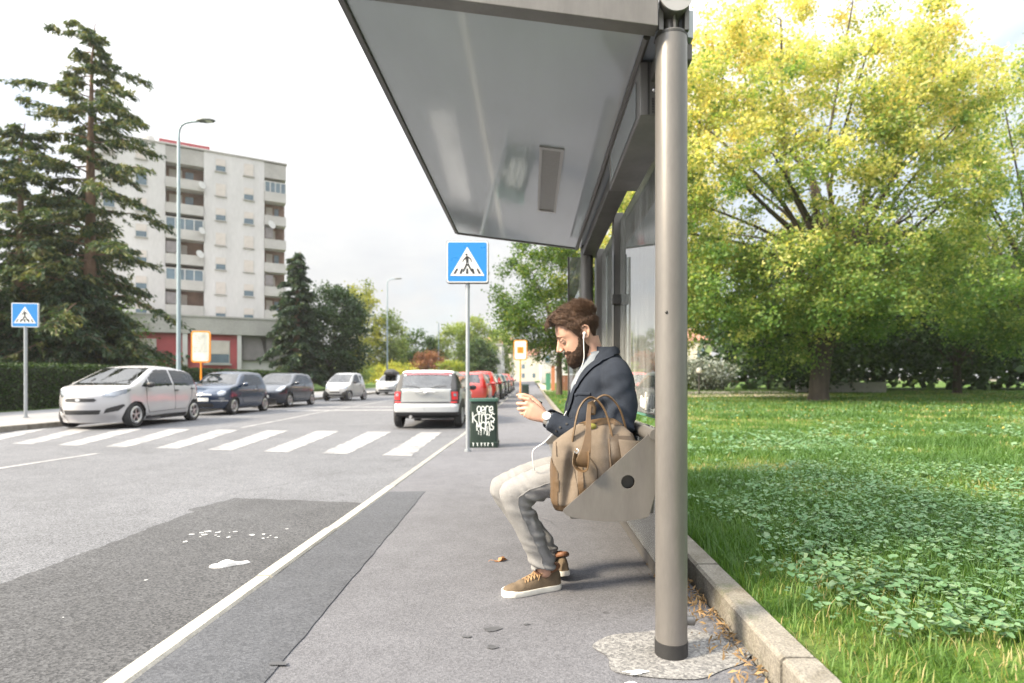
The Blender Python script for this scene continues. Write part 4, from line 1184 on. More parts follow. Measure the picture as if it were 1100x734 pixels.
# ---------------- clothes
def displaced(me, fn):
    n = len(me.vertices); co = np.empty(n*3, dtype=np.float32); no = np.empty(n*3, dtype=np.float32)
    me.vertices.foreach_get('co', co); me.vertices.foreach_get('normal', no)
    d = np.array([fn(Vector(c)) for c in co.reshape(-1, 3)], dtype=np.float32)
    co += no*np.repeat(d, 3); me.vertices.foreach_set('co', co)
    me.update()
def cut(me, fn):
    bm = bmesh.new(); bm.from_mesh(me)
    bmesh.ops.delete(bm, geom=[f for f in bm.faces if fn(f.calc_center_median())], context='FACES')
    bm.to_mesh(me); bm.free(); me.update()
jk = MB()
sec = [(.395, .545, .150, .190), (.385, .64, .160, .188), (.350, .76, .165, .182), (.338, .86, .164, .190), (.346, .96, .152, .200), (.358, 1.04, .130, .196), (.368, 1.09, .104, .165), (.372, 1.13, .078, .110), (.368, 1.165, .062, .082), (.356, 1.195, .054, .068)]
Z = np.linspace(.545, 1.195, 40); rings = []
for z in Z:
    cx, a, b = (float(np.interp(z, [q[1] for q in sec], [q[i] for q in sec])) for i in (0, 2, 3))
    rings.append([(cx - a*math.copysign(abs(math.cos(t))**.85, math.cos(t)), b*math.copysign(abs(math.sin(t))**.85, math.sin(t)), z) for t in [2*PI*k/48 for k in range(48)]])
jk.loft(rings)
limb(jk, [(.395, -.150, 1.068), (.402, -.192, 1.02), (.414, -.226, .91), (.398, -.252, .79)], [.066, .076, .070, .066], 24)
limb(jk, [(.398, -.252, .79), (.33, -.252, .755), (.20, -.222, .782), (.098, -.192, .828)], [.067, .066, .058, .050], 24)
limb(jk, [(.395, .150, 1.068), (.40, .192, 1.02), (.40, .226, .91), (.38, .235, .79)], [.066, .076, .070, .066], 24)
limb(jk, [(.38, .235, .79), (.32, .22, .765), (.19, .115, .785), (.094, .012, .828)], [.067, .064, .058, .050], 24)
jme = remesh(jk, 'jacket', .0058, 6, .5)
def jfold(c):
    # creases that radiate from the elbow bend and the armpit, soft drape elsewhere
    e = (Vector(c) - Vector((.375, -.25, .785))).length; a = (Vector(c) - Vector((.33, -.17, .97))).length
    d = .006*mnoise.noise((c.x*9, c.y*7, c.z*12)) + .003*mnoise.noise((c.x*24, c.y*16, c.z*30))
    d += .0065*math.exp(-(e/.13)**2)*math.sin((c.x*.75 + c.z*.66)*95 + 5*mnoise.noise(c*8))
    d += .0055*math.exp(-(a/.14)**2)*math.sin((c.x*.55 - c.z*.8)*75 + 4*mnoise.noise(c*7))
    d += .004*math.exp(-((c.z-.66)/.09)**2)*math.sin(c.z*110 + 5*mnoise.noise(c*6))
    return d
displaced(jme, jfold)
# sleeve ends open, neck open in a V
wn, wf = Vector((.062, -.180, .850)), Vector((.056, -.006, .848))
dn = (Vector((.20, -.222, .782)) - Vector((.098, -.192, .828))).normalized()
def jcut(c):
    if c.x < .20 and c.z > .75 and (Vector(c) - Vector((.090, -.190, .832))).dot(dn) < 0 and c.y < -.10: return True
    if c.x < .15 and (Vector(c) - Vector((.088, .008, .832))).dot(Vector((.72, .58, -.3)).normalized()) < 0 and c.y > -.12: return True
    if c.z > 1.188: return True
    # front opening: between the lapels
    f = float(np.interp(c.z, [.78, .90, 1.0, 1.10, 1.17], [.0, .014, .022, .034, .050]))
    return c.z > .78 and abs(c.y) < f and c.x < .345 - .0*c.z
cut(jme, jcut)
jo = mobj('jacket', jme, m_jacket, MAN)
so = jo.modifiers.new('thick', 'SOLIDIFY'); so.thickness = .005; so.offset = -1
from mathutils.kdtree import KDTree
_kd = KDTree(len(jme.vertices))
for v in jme.vertices: _kd.insert(v.co, v.index)
_kd.balance()
def near_pt(me, p, flt=None):
    co, i, d = _kd.find(Vector(p), filter=(lambda k: flt(me.vertices[k].co)) if flt else (lambda k: True))
    return co.copy(), me.vertices[i].normal.copy()
def lapel(side):
    """folded collar and lapel strip lying on the jacket"""
    path = [(.408, side*.010, 1.185), (.395, side*.050, 1.185), (.362, side*.076, 1.165), (.318, side*.082, 1.115), (.262, side*.070, 1.045), (.222, side*.056, .97), (.196, side*.036, .89), (.188, side*.018, .82)]
    wid = [.036, .040, .046, .058, .064, .060, .044, .012]
    P = sm_path(path, 6); W = lerp_list(wid, len(P)); rg = []
    for i, p in enumerate(P):
        t = (P[min(i+1, len(P)-1)] - P[max(i-1, 0)]).normalized()
        q, nn = near_pt(jme, p, lambda c: c.y*side > -.02 and c.z > .75)
        s = t.cross(nn).normalized()
        if s.dot(Vector((.25, side, -.35))) < 0: s = -s
        base = q + nn*.003; wv = W[i]
        if 16 <= i <= 18: wv *= .80 if i == 17 else .92        # the notch
        o1 = base + s*wv
        q2, n2 = near_pt(jme, o1); o1 = q2 + n2*.0075 
        mid = (base + o1)/2 + nn*.006
        rg.append([base - nn*.002, base + nn*.005, mid + nn*.003, o1 + n2*.003, o1, mid - nn*.005])
    return MB().loft(rg).build('lapel', m_jacket, jo, True)
lapel(-1); lapel(1)
q, nn = near_pt(jme, (.225, -.135, .955), lambda c: c.y < -.08)
mb = MB(); pts = []
for t in np.linspace(0, 1, 7):
    q, nn = near_pt(jme, (.205 + .085*t, -.115 - .045*t, .955 + .006*t)); pts.append(q + nn*.004)
mb.tube(pts, .008, 8, flat=(.4, 1)); mb.build('chest_pocket', m_jacket, jo, True)
for k in range(3):
    q, nn = near_pt(jme, (.165 - .018*k, -.236 + .006*k, .808 - .004*k), lambda c: c.x < .26)
    mb = MB(); mb.cyl(q, q + nn*.0045, .0055, n=12); mb.build('cuff_button', m_black, jo, True)
# sleeve seam and shirt
sh = MB(); sh.tube([(.345, 0, 1.205), (.335, 0, 1.12), (.325, 0, 1.0), (.325, 0, .86), (.35, 0, .70)], [.062, .080, .128, .142, .14], 30, flat=(1.0, 1.0))
sh.ell((.345, 0, 1.04), (.10, .14, .10))
sme = remesh(sh, 'shirt', .009, 4); cut(sme, lambda c: c.z > 1.165); displaced(sme, lambda c: .002*mnoise.noise(c*30)); so_ = mobj('shirt', sme, m_shirt, MAN)
MB().loft([[(.300 + .064*math.cos(a)*1.0 + .036 - (z-1.13)*.35, .066*math.sin(a), z + .012*math.cos(a)) for a in [2*PI*k/32 for k in range(32)]] for z in (1.115, 1.14, 1.168)], cap=False).build('shirt_collar', m_shirt, so_, True)
for w0, d in ((Vector((.094, -.191, .829)), dn), (Vector((.090, .006, .829)), Vector((.72, .58, -.3)).normalized())):
    MB().tube([w0 + d*.03, w0 - d*.013], [.040, .037], 24, cap=False).build('shirt_cuff', m_shirt, so_, True)

tr = MB()
tr.ell((.395, 0, .575), (.135, .185, .105), nu=24, nv=16)
limb(tr, [LEG_N[0], LEG_N[1], LEG_N[2]], [.098, .082, .070], 26); limb(tr, [LEG_N[2], (-.052, -.130, .40), LEG_N[3], (.035, -.090, .185), (.060, -.078, .118)], [.070, .066, .062, .056, .056], 26)
limb(tr, [LEG_F[0], LEG_F[1], LEG_F[2]], [.098, .082, .069], 26); limb(tr, [LEG_F[2], (-.10, .10, .385), LEG_F[3], (.06, .11, .185), (.083, .11, .118)], [.069, .065, .060, .055, .055], 26)
tme = remesh(tr, 'trousers', .0065, 4, .5)
def tfold(c):
    kn = Vector((-.015, -.135, .43)) if c.y < -.01 else Vector((-.075, .10, .42)); an = Vector((.058, -.08, .15)) if c.y < -.01 else Vector((.08, .11, .15))
    k = (c - kn).length; a = (c - an).length; hp = (c - Vector((.30, c.y, .56))).length
    d = .0035*mnoise.noise((c.x*10, c.y*10, c.z*10))
    back = max(0, min(1, (c.x + .06)/.08))
    d += .0105*math.exp(-(k/.095)**2)*back*math.sin((c.x*.4 + c.z*.9)*150 + 5*mnoise.noise(c*10))
    d += .0034*math.exp(-(k/.15)**2)*math.sin((c.x*.7 + c.z*.7)*120 + 6*mnoise.noise(c*9))
    d += .0095*math.exp(-(a/.080)**2)*math.sin(c.z*125 + c.x*45 + 6*mnoise.noise(c*9))
    d += .0055*math.exp(-((c.z-.27)/.10)**2)*math.sin(c.z*85 + c.x*60 + 5*mnoise.noise(c*8))*max(0, min(1, (c.x+.02)/.05))
    d += .0075*math.exp(-(hp/.13)**2)*math.sin(c.x*100 + c.z*40 + 4*mnoise.noise(c*8))
    return d
displaced(tme, tfold)
cut(tme, lambda c: c.z < .108 + .018*math.sin(c.x*30) and c.z < .2)
to = mobj('trousers', tme, m_trouser, MAN)
so = to.modifiers.new('thick', 'SOLIDIFY'); so.thickness = .004; so.offset = -1
tk = KDTree(len(tme.vertices))
for v in tme.vertices: tk.insert(v.co, v.index)
tk.balance()
seam = []
for p in sm_path([(.30, -.23, .56), (.12, -.22, .555), (-.03, -.22, .505), (-.060, -.215, .44), (-.005, -.19, .31), (.045, -.15, .18), (.062, -.14, .125)], 6):
    c_, i_, _d = tk.find(p); seam.append(c_ + tme.vertices[i_].normal*.0006)
MB().tube(seam, .0022, 5).build('side_seam', m_trouser, to, True)
# ---------------- shoes: local x towards the toe
def shoe(heel, toe_dir, lift):
    r = bpy.data.objects.new('shoe', None)
    T = Vector((toe_dir[0], toe_dir[1], 0)).normalized(); S = Vector((-T.y, T.x, 0))
    def Q(x, s, z):
        # heel lifted by pivoting over the ball
        zz = z + lift*max(0, (.19 - x)/.19)**1.3; return Vector(heel) + T*x + S*s + Vector((0, 0, zz))
    st = [(.0, .018, .030, .078), (.012, .030, .0, .098), (.035, .035, 0, .104), (.065, .036, 0, .100), (.10, .036, 0, .092), (.14, .041, 0, .080), (.18, .047, 0, .066), (.22, .049, 0, .056), (.255, .045, 0, .049), (.28, .034, 0, .042), (.296, .018, 0, .032)]
    xs = np.linspace(0, .296, 34); rg = []
    for x in xs:
        hw, h = (float(np.interp(x, [q[0] for q in st], [q[i] for q in st])) for i in (1, 3)); ring = []
        for k in range(28):
            a = 2*PI*k/28; ca, sa = math.cos(a), math.sin(a)
            s = hw*math.copysign(abs(ca)**.75, ca); z = (.018 + (h - .018)*max(0, sa)**.80) if sa > 0 else .014
            if sa > 0: s *= 1 - .28*sa*min(1, h/.09)
            z += .0022*mnoise.noise((x*45, s*45, z*45)) + (.0035*math.sin(x*130)*math.exp(-((x-.20)/.035)**2)*max(0, sa))
            ring.append(Q(x, s, z))
        rg.append(ring)
    up_ = MB().loft(rg).build('shoe', m_suede, MAN, True)
    def outline(x, ex):
        return float(np.interp(x, [q[0] for q in st], [q[1] for q in st])) + ex
    so_ = []; N = 40
    ol = [(x, outline(x, .0045)) for x in np.linspace(-.004, .301, N)]
    ol[0] = (-.004, .016); ol[-1] = (.302, .014)
    loop = [(x, s) for x, s in ol] + [(x, -s) for x, s in reversed(ol)]
    MB().loft([[Q(x, s*.96, .0) for x, s in loop], [Q(x, s, .006) for x, s in loop], [Q(x, s, .020) for x, s in loop], [Q(x, s*.97, .025 + .005*(x > .25)) for x, s in loop]]).build('sole', m_sole, up_, True)
    # padded rust collar, tongue and laces
    pts = [Q(.066 + .058*math.cos(a), .034*math.sin(a), .100 - .012*math.cos(a)) for a in [2*PI*k/24 for k in range(25)]]
    MB().tube(pts, .0095, 10, flat=(1, 1.3)).build('collar', m_rust, up_, True)
    mb = MB(); mb.loft([[Q(.085 + .02*t, s, .118 - .028*t + .004*math.cos(s*60)) for s in (-.022, -.01, .01, .022)] + [Q(.088 + .02*t, s, .108 - .028*t) for s in (.022, .01, -.01, -.022)] for t in (0, .5, 1)]); mb.build('tongue', m_rust, up_, True)
    mb = MB()
    for k in range(6):
        x = .098 + k*.0165; h = float(np.interp(x, [q[0] for q in st], [q[3] for q in st])) + .004
        for sg in (-1, 1): mb.tube(sm_path([Q(x - .004, -sg*.026, h - .012), Q(x + .004, 0, h + .002), Q(x + .013, sg*.026, h - .014)], 4), .0030, 6)
    for sg in (-1, 1):
        mb.tube(sm_path([Q(.100, 0, .099), Q(.092, sg*.02, .106), Q(.106, sg*.038, .094), Q(.118, sg*.022, .092), Q(.104, 0, .098)], 5), .0026, 6)
        mb.tube(sm_path([Q(.102, 0, .099), Q(.118, sg*.03, .090), Q(.135, sg*.046, .066)], 5), .0026, 6)
    mb.build('laces', m_lace, up_, True)
    # stitched heel panel
    return up_
shoe((.138, -.028, .0015), (-.27, -.118), 0.0)
shoe((.168, .050, .0015), (-.09, .28), .030)
# ---------------- watch
WT = Vector((.0745, -.186, .8445)); d = dn
MB().tube([WT + d*.009, WT - d*.009], [.0305, .0295], 28, cap=False, flat=(1, 1)).build('watch_strap', mat('pale steel strap', (.42, .40, .37), .4, .5, .1, 40), MAN, True)
wc = Vector((-.15, -.90, .42)).normalized()
mb = MB(); mb.cyl(WT + wc*.025, WT + wc*.037, .0200, .0195, 28); wo = mb.build('watch', mat('watch case', (.55, .54, .52), .25, .8, .05), MAN, True)
mb = MB(); mb.cyl(WT + wc*.0365, WT + wc*.0382, .0160, n=28); dl = mb.build('dial', mat('watch dial', (.70, .70, .68), .2), wo, True)
mb = MB(); a1 = wc.orthogonal().normalized(); a2 = wc.cross(a1)
mb.tube([WT + wc*.0388, WT + wc*.0388 + a1*.009], .0009, 5); mb.tube([WT + wc*.0388, WT + wc*.0388 + a2*.012], .0007, 5)
for k in range(12):
    e = a1*math.cos(k*PI/6) + a2*math.sin(k*PI/6); mb.tube([WT + wc*.0385 + e*.0125, WT + wc*.0385 + e*.0148], .0007, 4)
mb.build('watch_hand', m_black, dl)

# ---------------- phone and earphones (their own things)
PH = empty('phone', (-.012, MY - .098, .935), 'dark slim phone held between both hands of the seated man', 'phone')
mb = MB(); ax = Vector((-.93, 0, .367)); ay = Vector((0, 1, 0)); an = ax.cross(ay); an = -an if an.z < 0 else an
def rrect(hw, hh, c, n=5):
    P = []
    for cx, cy, a0 in ((hw-c, hh-c, 0), (-hw+c, hh-c, 90), (-hw+c, -hh+c, 180), (hw-c, -hh+c, 270)):
        P += [(cx + c*math.cos(R(a0 + 90*k/n)), cy + c*math.sin(R(a0 + 90*k/n))) for k in range(n+1)]
    return P
mb.prism(rrect(.066, .033, .009), (0, 0, 0), ax, ay, an*.008); mb.build('casing', mat('phone casing', (.025, .025, .028), .3, .3), PH, False, .0015)
mb = MB(); mb.prism(rrect(.062, .030, .006), an*.0082, ax, ay, an*.0006); mb.build('screen', mat('phone screen', (.02, .022, .025), .06, 0, .05), PH)
EP = empty('earphones', (.257, MY - .08, 1.25), 'white earphones with a thin cable from the man\'s ear down to his phone', 'earphones')
def w2(p): return Vector(p) - Vector((.257, -.08, 1.25))
mb = MB(); c = H(.003, -.0835, -.004); mb.ell(w2(c), (.0085, .007, .0085), nu=14, nv=10); mb.tube([w2(c), w2(c + Vector((-.004, -.004, -.026)))], [.0045, .0036], 10); mb.build('earbud', m_cable, EP, True)
e0 = c + Vector((-.004, -.004, -.026))
mb = MB(); mb.tube([w2(p) for p in sm_path([e0, (.252, -.098, 1.18), (.252, -.104, 1.13), (.240, -.098, 1.085), (.222, -.080, 1.04), (.20, -.045, .96)], 8)], .0021, 6); mb.build('cable', m_cable, EP, True)
mb = MB(); mb.tube([w2(p) for p in sm_path([(.19, -.03, .90), (.12, -.14, .80), (.085, -.232, .766), (.055, -.225, .735), (.012, -.215, .705), (.004, -.215, .675), (.010, -.205, .62), (.016, -.180, .60)], 8)], .0021, 6); mb.build('cable', m_cable, EP, True)
# ================================================================== CARS
def paint(name, c, metal=.0, rough=.25):
    m = mat(name, c, rough, metal, .03, 2, spec=.5, coat=.8); return m
m_cglass = glass_mat('car glass', (.27, .32, .32), .02, .07, .0)
m_tyre = mat('tyre rubber', (.022, .022, .023), .8, 0, .15, 20)
m_rim = mat('alloy rim', (.52, .52, .53), .32, .7, .08, 8)
m_trim = mat('black trim', (.022, .022, .024), .5, 0, .15, 9)
m_hlamp = mat('lamp lens', (.26, .28, .31), .12, .6, .15, 25, coat=.6)
m_tlamp = mat('red lamp lens', (.46, .014, .016), .15, 0, .2, 20, coat=.6)
m_plate = mat('number plate', (.70, .71, .70), .4, 0, .05, 9)
m_well = mat('wheel well', (.012, .012, .012), .9)
m_cseat = mat('car seat', (.05, .05, .052), .8)

def car_mesh(P, res):
    """box grid wrapped to the side silhouette, the plan and the front view, then relaxed"""
    L, W, H_ = P['L'], P['W'], P['H']
    nx, ny, nz = int(L/res), max(10, int(W/res)), max(10, int((H_-.2)/res))
    tx, tz = zip(*P['top']); fz, fx = zip(*P['front']); rz_, rx = zip(*P['rear']); px, pw = zip(*P['plan']); vz, vw = zip(*P['vert'])
    bx, bz = zip(*P.get('bot', [(0, .20), (L, .20)]))
    def pos(a, b, c):
        x0 = a*L
        zt = float(np.interp(x0, tx, tz)); zb = float(np.interp(x0, bx, bz))
        z = zb + (zt - zb)*c
        xr = float(np.interp(z, rz_, rx)); xf = float(np.interp(z, fz, fx))
        # keep roof/screen columns upright, squeeze only near the ends
        x = x0 + (xr if x0 < L*.5 else (xf - L))*max(0, 1 - min(x0, L-x0)/(.55))
        w = W/2*float(np.interp(x0, px, pw))*float(np.interp(z, vz, vw))
        crown = P.get('crown', .03)*(1-b*b)*(c**6)
        bow = P.get('bow', .10)*(b*b)*max(0, 1 - min(x0, L-x0)/.5)
        x += bow if x0 < L*.5 else -bow
        return (x, b*w, z + crown)
    idx = {}; V = []; F = []
    def vid(i, j, k):
        key = (i, j, k)
        if key not in idx:
            idx[key] = len(V); V.append(pos(i/nx, 2*j/ny - 1, k/nz))
        return idx[key]
    for i in range(nx):
        for j in range(ny):
            F.append((vid(i, j, 0), vid(i, j+1, 0), vid(i+1, j+1, 0), vid(i+1, j, 0))); F.append((vid(i, j, nz), vid(i+1, j, nz), vid(i+1, j+1, nz), vid(i, j+1, nz)))
        for k in range(nz):
            F.append((vid(i, 0, k), vid(i+1, 0, k), vid(i+1, 0, k+1), vid(i, 0, k+1))); F.append((vid(i, ny, k), vid(i, ny, k+1), vid(i+1, ny, k+1), vid(i+1, ny, k)))
    for j in range(ny):
        for k in range(nz):
            F.append((vid(0, j, k), vid(0, j, k+1), vid(0, j+1, k+1), vid(0, j+1, k))); F.append((vid(nx, j, k), vid(nx, j+1, k), vid(nx, j+1, k+1), vid(nx, j, k+1)))
    V = np.array(V); F = np.array(F)
    # laplacian relax rounds every edge by about the same radius
    E = np.concatenate([F[:, [0, 1]], F[:, [1, 2]], F[:, [2, 3]], F[:, [3, 0]]]); E = np.unique(np.sort(E, 1), axis=0)
    deg = np.bincount(E.ravel(), minlength=len(V)).astype(float)[:, None]
    for it in range(max(2, int(P.get('round', .07)**2/res**2*2.2))):
        S = np.zeros_like(V)
        for q in range(3):
            S[:, q] = np.bincount(E[:, 0], V[E[:, 1], q], len(V)) + np.bincount(E[:, 1], V[E[:, 0], q], len(V))
        V = V*.5 + .5*S/deg
    V[:, 0] -= L/2
    me = np_mesh('body', V, F, True)
    return me

def wheel(parent, x, y, r, wdt, side, spokes, rimcol=None, detail=True):
    """tyre and rim facing outwards at side * y"""
    mb = MB(); n = 30 if detail else 16
    pr = [(.58*r, .0), (.62*r, .30), (.72*r, .42), (.90*r, .48), (.97*r, .40), (r, .25), (r, -.25), (.97*r, -.40), (.9*r, -.48), (.7*r, -.42), (.58*r, -.3)]
    rings = [[(x + rr*math.cos(a), y + side*ww*wdt, r + rr*math.sin(a)) for rr, ww in pr] for a in [2*PI*k/n for k in range(n)]]
    b = len(mb.v); m = len(pr)
    for rg in rings: mb.v.extend(rg)
    for i in range(n):
        for k in range(m): mb.f.append((b+i*m+k, b+i*m+(k+1) % m, b+((i+1) % n)*m+(k+1) % m, b+((i+1) % n)*m+k))
    w_ = mb.build('wheel', m_tyre, parent, True)
    mb = MB(); yo = y + side*wdt*.34
    mb.tube([(x + .60*r*math.cos(a), yo, r + .60*r*math.sin(a)) for a in [2*PI*k/n for k in range(n+1)]], .035*r/.3, 6, cap=False)
    for k in range(spokes):
        a = 2*PI*k/spokes + .3; da = .55*PI/spokes
        P = [(.13, -.9), (.13, .9), (.57, .62), (.57, -.62)]
        mb.prism([(rr*r*math.cos(a + q*da*.9*(1 if rr > .3 else 1)), rr*r*math.sin(a + q*da*.9)) for rr, q in P], (x, yo - side*.008, r), (1, 0, 0), (0, 0, 1), (0, side*.018, 0))
    mb.cyl((x, yo - side*.01, r), (x, yo + side*.018, r), .17*r, n=12)
    mb.build('rim', rimcol or m_rim, w_, True)
    mb = MB(); mb.cyl((x, y - side*.0, r), (x, y + side*wdt*.12, r), .59*r, n=20); mb.build('brake_shadow', m_well, w_)
    return w_

def car(name, P, m_body, label, loc, rz, group=None, res=.032, cat='car', detail=True):
    r = empty(name, loc, label, cat, group, rz)
    L, W, H_ = P['L'], P['W'], P['H']; me = car_mesh(P, res)
    wr = P['wr']; xw = [P['axf'] - L/2, P['axr'] - L/2]
    def arch(c): return any((c.x - a)**2 + (c.z - wr*.98)**2 < (wr*1.13)**2 for a in xw) and abs(c.y) > W*.30 and c.z < wr*2.3
    up = lambda poly: [(x - L/2, z) for x, z in poly]
    tests = []
    for poly in P.get('side_glass', []):
        pl = up(poly)
        for s in (-1, 1): tests.append(('side_window', (lambda c, n, pl=pl, s=s: n.y*s > .35 and inpoly(c.x, c.z, pl))))
    wx0, wx1, wz0, wz1, wy0, wy1 = P['screen']
    tests.append(('windscreen', lambda c, n: n.x > .15 and n.z > .1 and wz0 < c.z < wz1 and wx0 - L/2 < c.x < wx1 - L/2 and abs(c.y) < wy0 + (wy1-wy0)*(c.z-wz0)/(wz1-wz0)))
    bz0, bz1, by0, by1 = P['back']
    tests.append(('rear_window', lambda c, n: n.x < -.3 and bz0 < c.z < bz1 and abs(c.y) < by0 + (by1-by0)*(c.z-bz0)/(bz1-bz0)))
    bm = bmesh.new(); bm.from_mesh(me)
    dead = []
    for f in bm.faces:
        c = f.calc_center_median()
        if arch(c) or (c.z > .9 and any(t(c, f.normal) for _, t in tests)): dead.append(f)
    bmesh.ops.delete(bm, geom=dead, context='FACES')
    me2 = bpy.data.meshes.new('body'); bm.to_mesh(me2); bm.free()
    body = mobj('body', me2, m_body, r)
    mb = MB()
    for a in xw:
        for s in (-1, 1):
            mb = MB(); mb.prism([(a + wr*1.2*math.cos(PI*k/12), wr + wr*1.2*math.sin(PI*k/12)) for k in range(13)], (0, s*W*.26, 0), (1, 0, 0), (0, 0, 1), (0, s*W*.15, 0)); mb.build('wheel_well', m_well, r)
    for a in xw:
        for s in (-1, 1):
            # follow the body's own width at the axle
            yb = max(abs(v.co.y) for v in me.vertices if abs(v.co.x - a) < .12 and abs(v.co.z - wr*1.2) < .15)
            wheel(r, a, s*(yb - .105), wr, .20, s, P.get('spokes', 5), P.get('rimcol'), detail)
    for nm, t in tests: patch(me, nm, t, .002, m_cglass, r)
    mb = MB(); zb_ = .92
    mb.bb(-L/2 + .35, P['screen'][1] - L/2 - .12, -W*.40, W*.40, .32, zb_ - .06)
    xs_ = P['axr'] - L/2
    for x_ in ((xs_ + .55, xs_ + 1.35) if L > 3 else (xs_ + .55,)):
        for s in (-1, 1):
            yy = s*W*.21
            mb.loft([[(x_ - .05, yy - .22, .60), (x_ + .10, yy - .22, .60), (x_ + .10, yy + .22, .60), (x_ - .05, yy + .22, .60)], [(x_ - .16, yy - .21, 1.0), (x_ - .03, yy - .21, 1.0), (x_ - .03, yy + .21, 1.0), (x_ - .16, yy + .21, 1.0)], [(x_ - .20, yy - .13, 1.10), (x_ - .11, yy - .13, 1.10), (x_ - .11, yy + .13, 1.10), (x_ - .20, yy + .13, 1.10)]])
            mb.ell((x_ - .17, yy, 1.19), (.05, .12, .085), nu=12, nv=8)
    if L > 3: mb.tube([(P['screen'][1] - L/2 - .62 + .09*math.sin(a_)*.5, W*.21 + .17*math.cos(a_), .98 + .16*math.sin(a_)) for a_ in [2*PI*k/16 for k in range(17)]], .014, 6, cap=False)
    mb.build('interior', m_cseat, r)
    for nm, face, polys, m_, off in P.get('faces', []):
        # marks on the nose (face=+1) or tail (face=-1), polygons in (y, z), mirrored
        for poly in polys:
            yc = sum(p[0] for p in poly)/len(poly)
            for s in ((-1, 1) if abs(yc) > .06 else (1,)):
                patch(me, nm, lambda c, n, poly=poly, s=s: n.x*face > .12 and c.x*face > L*.20 and inpoly(c.y*s, c.z, poly), off, m_, r)
    for nm, polys, m_, off in P.get('sides', []):
        for poly in polys:
            pl = up(poly)
            for s in (-1, 1): patch(me, nm, (lambda c, n, pl=pl, s=s: n.y*s > .3 and inpoly(c.x, c.z, pl)), off, m_, r)
    for nm, test, m_, off in P.get('custom', []):
        patch(me, nm, test, off, m_, r)
    _co = np.empty(len(me.vertices)*3, dtype=np.float32); me.vertices.foreach_get("co", _co); _co = _co.reshape(-1, 3)
    def yat(x, z):
        return float(np.max(np.abs(_co[:, 1])[(np.abs(_co[:, 0] - x) < .06) & (np.abs(_co[:, 2] - z) < .06)], initial=0))
    if detail:
        for x, z in P.get('handles', []):
            x -= L/2
            for s in (-1, 1):
                y = yat(x, z); MB().tube([(x-.09, s*(y+.002), z), (x-.07, s*(y+.022), z), (x+.07, s*(y+.022), z), (x+.09, s*(y+.002), z)], .014, 8).build('door_handle', P.get('handlemat', m_trim), r, True)
        x, z = P['mirror']; x -= L/2
        for s in (-1, 1):
            y = yat(x, z)
            mb = MB(); mb.ell((x, s*(y + .10), z + .03), (.075, .11, .075), nu=14, nv=10); mb.tube([(x+.02, s*(y-.03), z-.02), (x, s*(y+.06), z+.01)], .022, 8); mb.build('door_mirror', P.get('mirrormat', m_body), r, True)
        if 'doors' in P:      # shut lines lie just over the paint
            mb = MB()
            for poly in P['doors']:
                pts2 = up(poly)
                for s in (-1, 1):
                    path = []
                    for (xa, za), (xb, zb) in zip(pts2[:-1], pts2[1:]):
                        for t in np.linspace(0, 1, 6):
                            xx, zz = xa + (xb-xa)*t, za + (zb-za)*t; path.append((xx, s*(yat(xx, zz) - .002), zz))
                    mb.tube(path, .0055, 5)
            mb.build('door_seam', m_trim, r)
        for x, y, z in P.get('exhaust', []):
            mb = MB(); mb.tube([(x - L/2, y, z), (x - L/2 - .10, y, z)], .042, 16, cap=False); mb.tube([(x-L/2-.10, y, z), (x-L/2, y, z)], .036, 16); mb.build('exhaust', m_rim, r, True)
    return r, me

def ell2(cy, cz, ry, rz, n=22, p=1.): return [(cy + ry*math.copysign(abs(math.cos(a))**p, math.cos(a)), cz + rz*math.copysign(abs(math.sin(a))**p, math.sin(a))) for a in [2*PI*k/n for k in range(n)]]
def rct(y0, y1, z0, z1): return [(y0, z0), (y1, z0), (y1, z1), (y0, z1)]

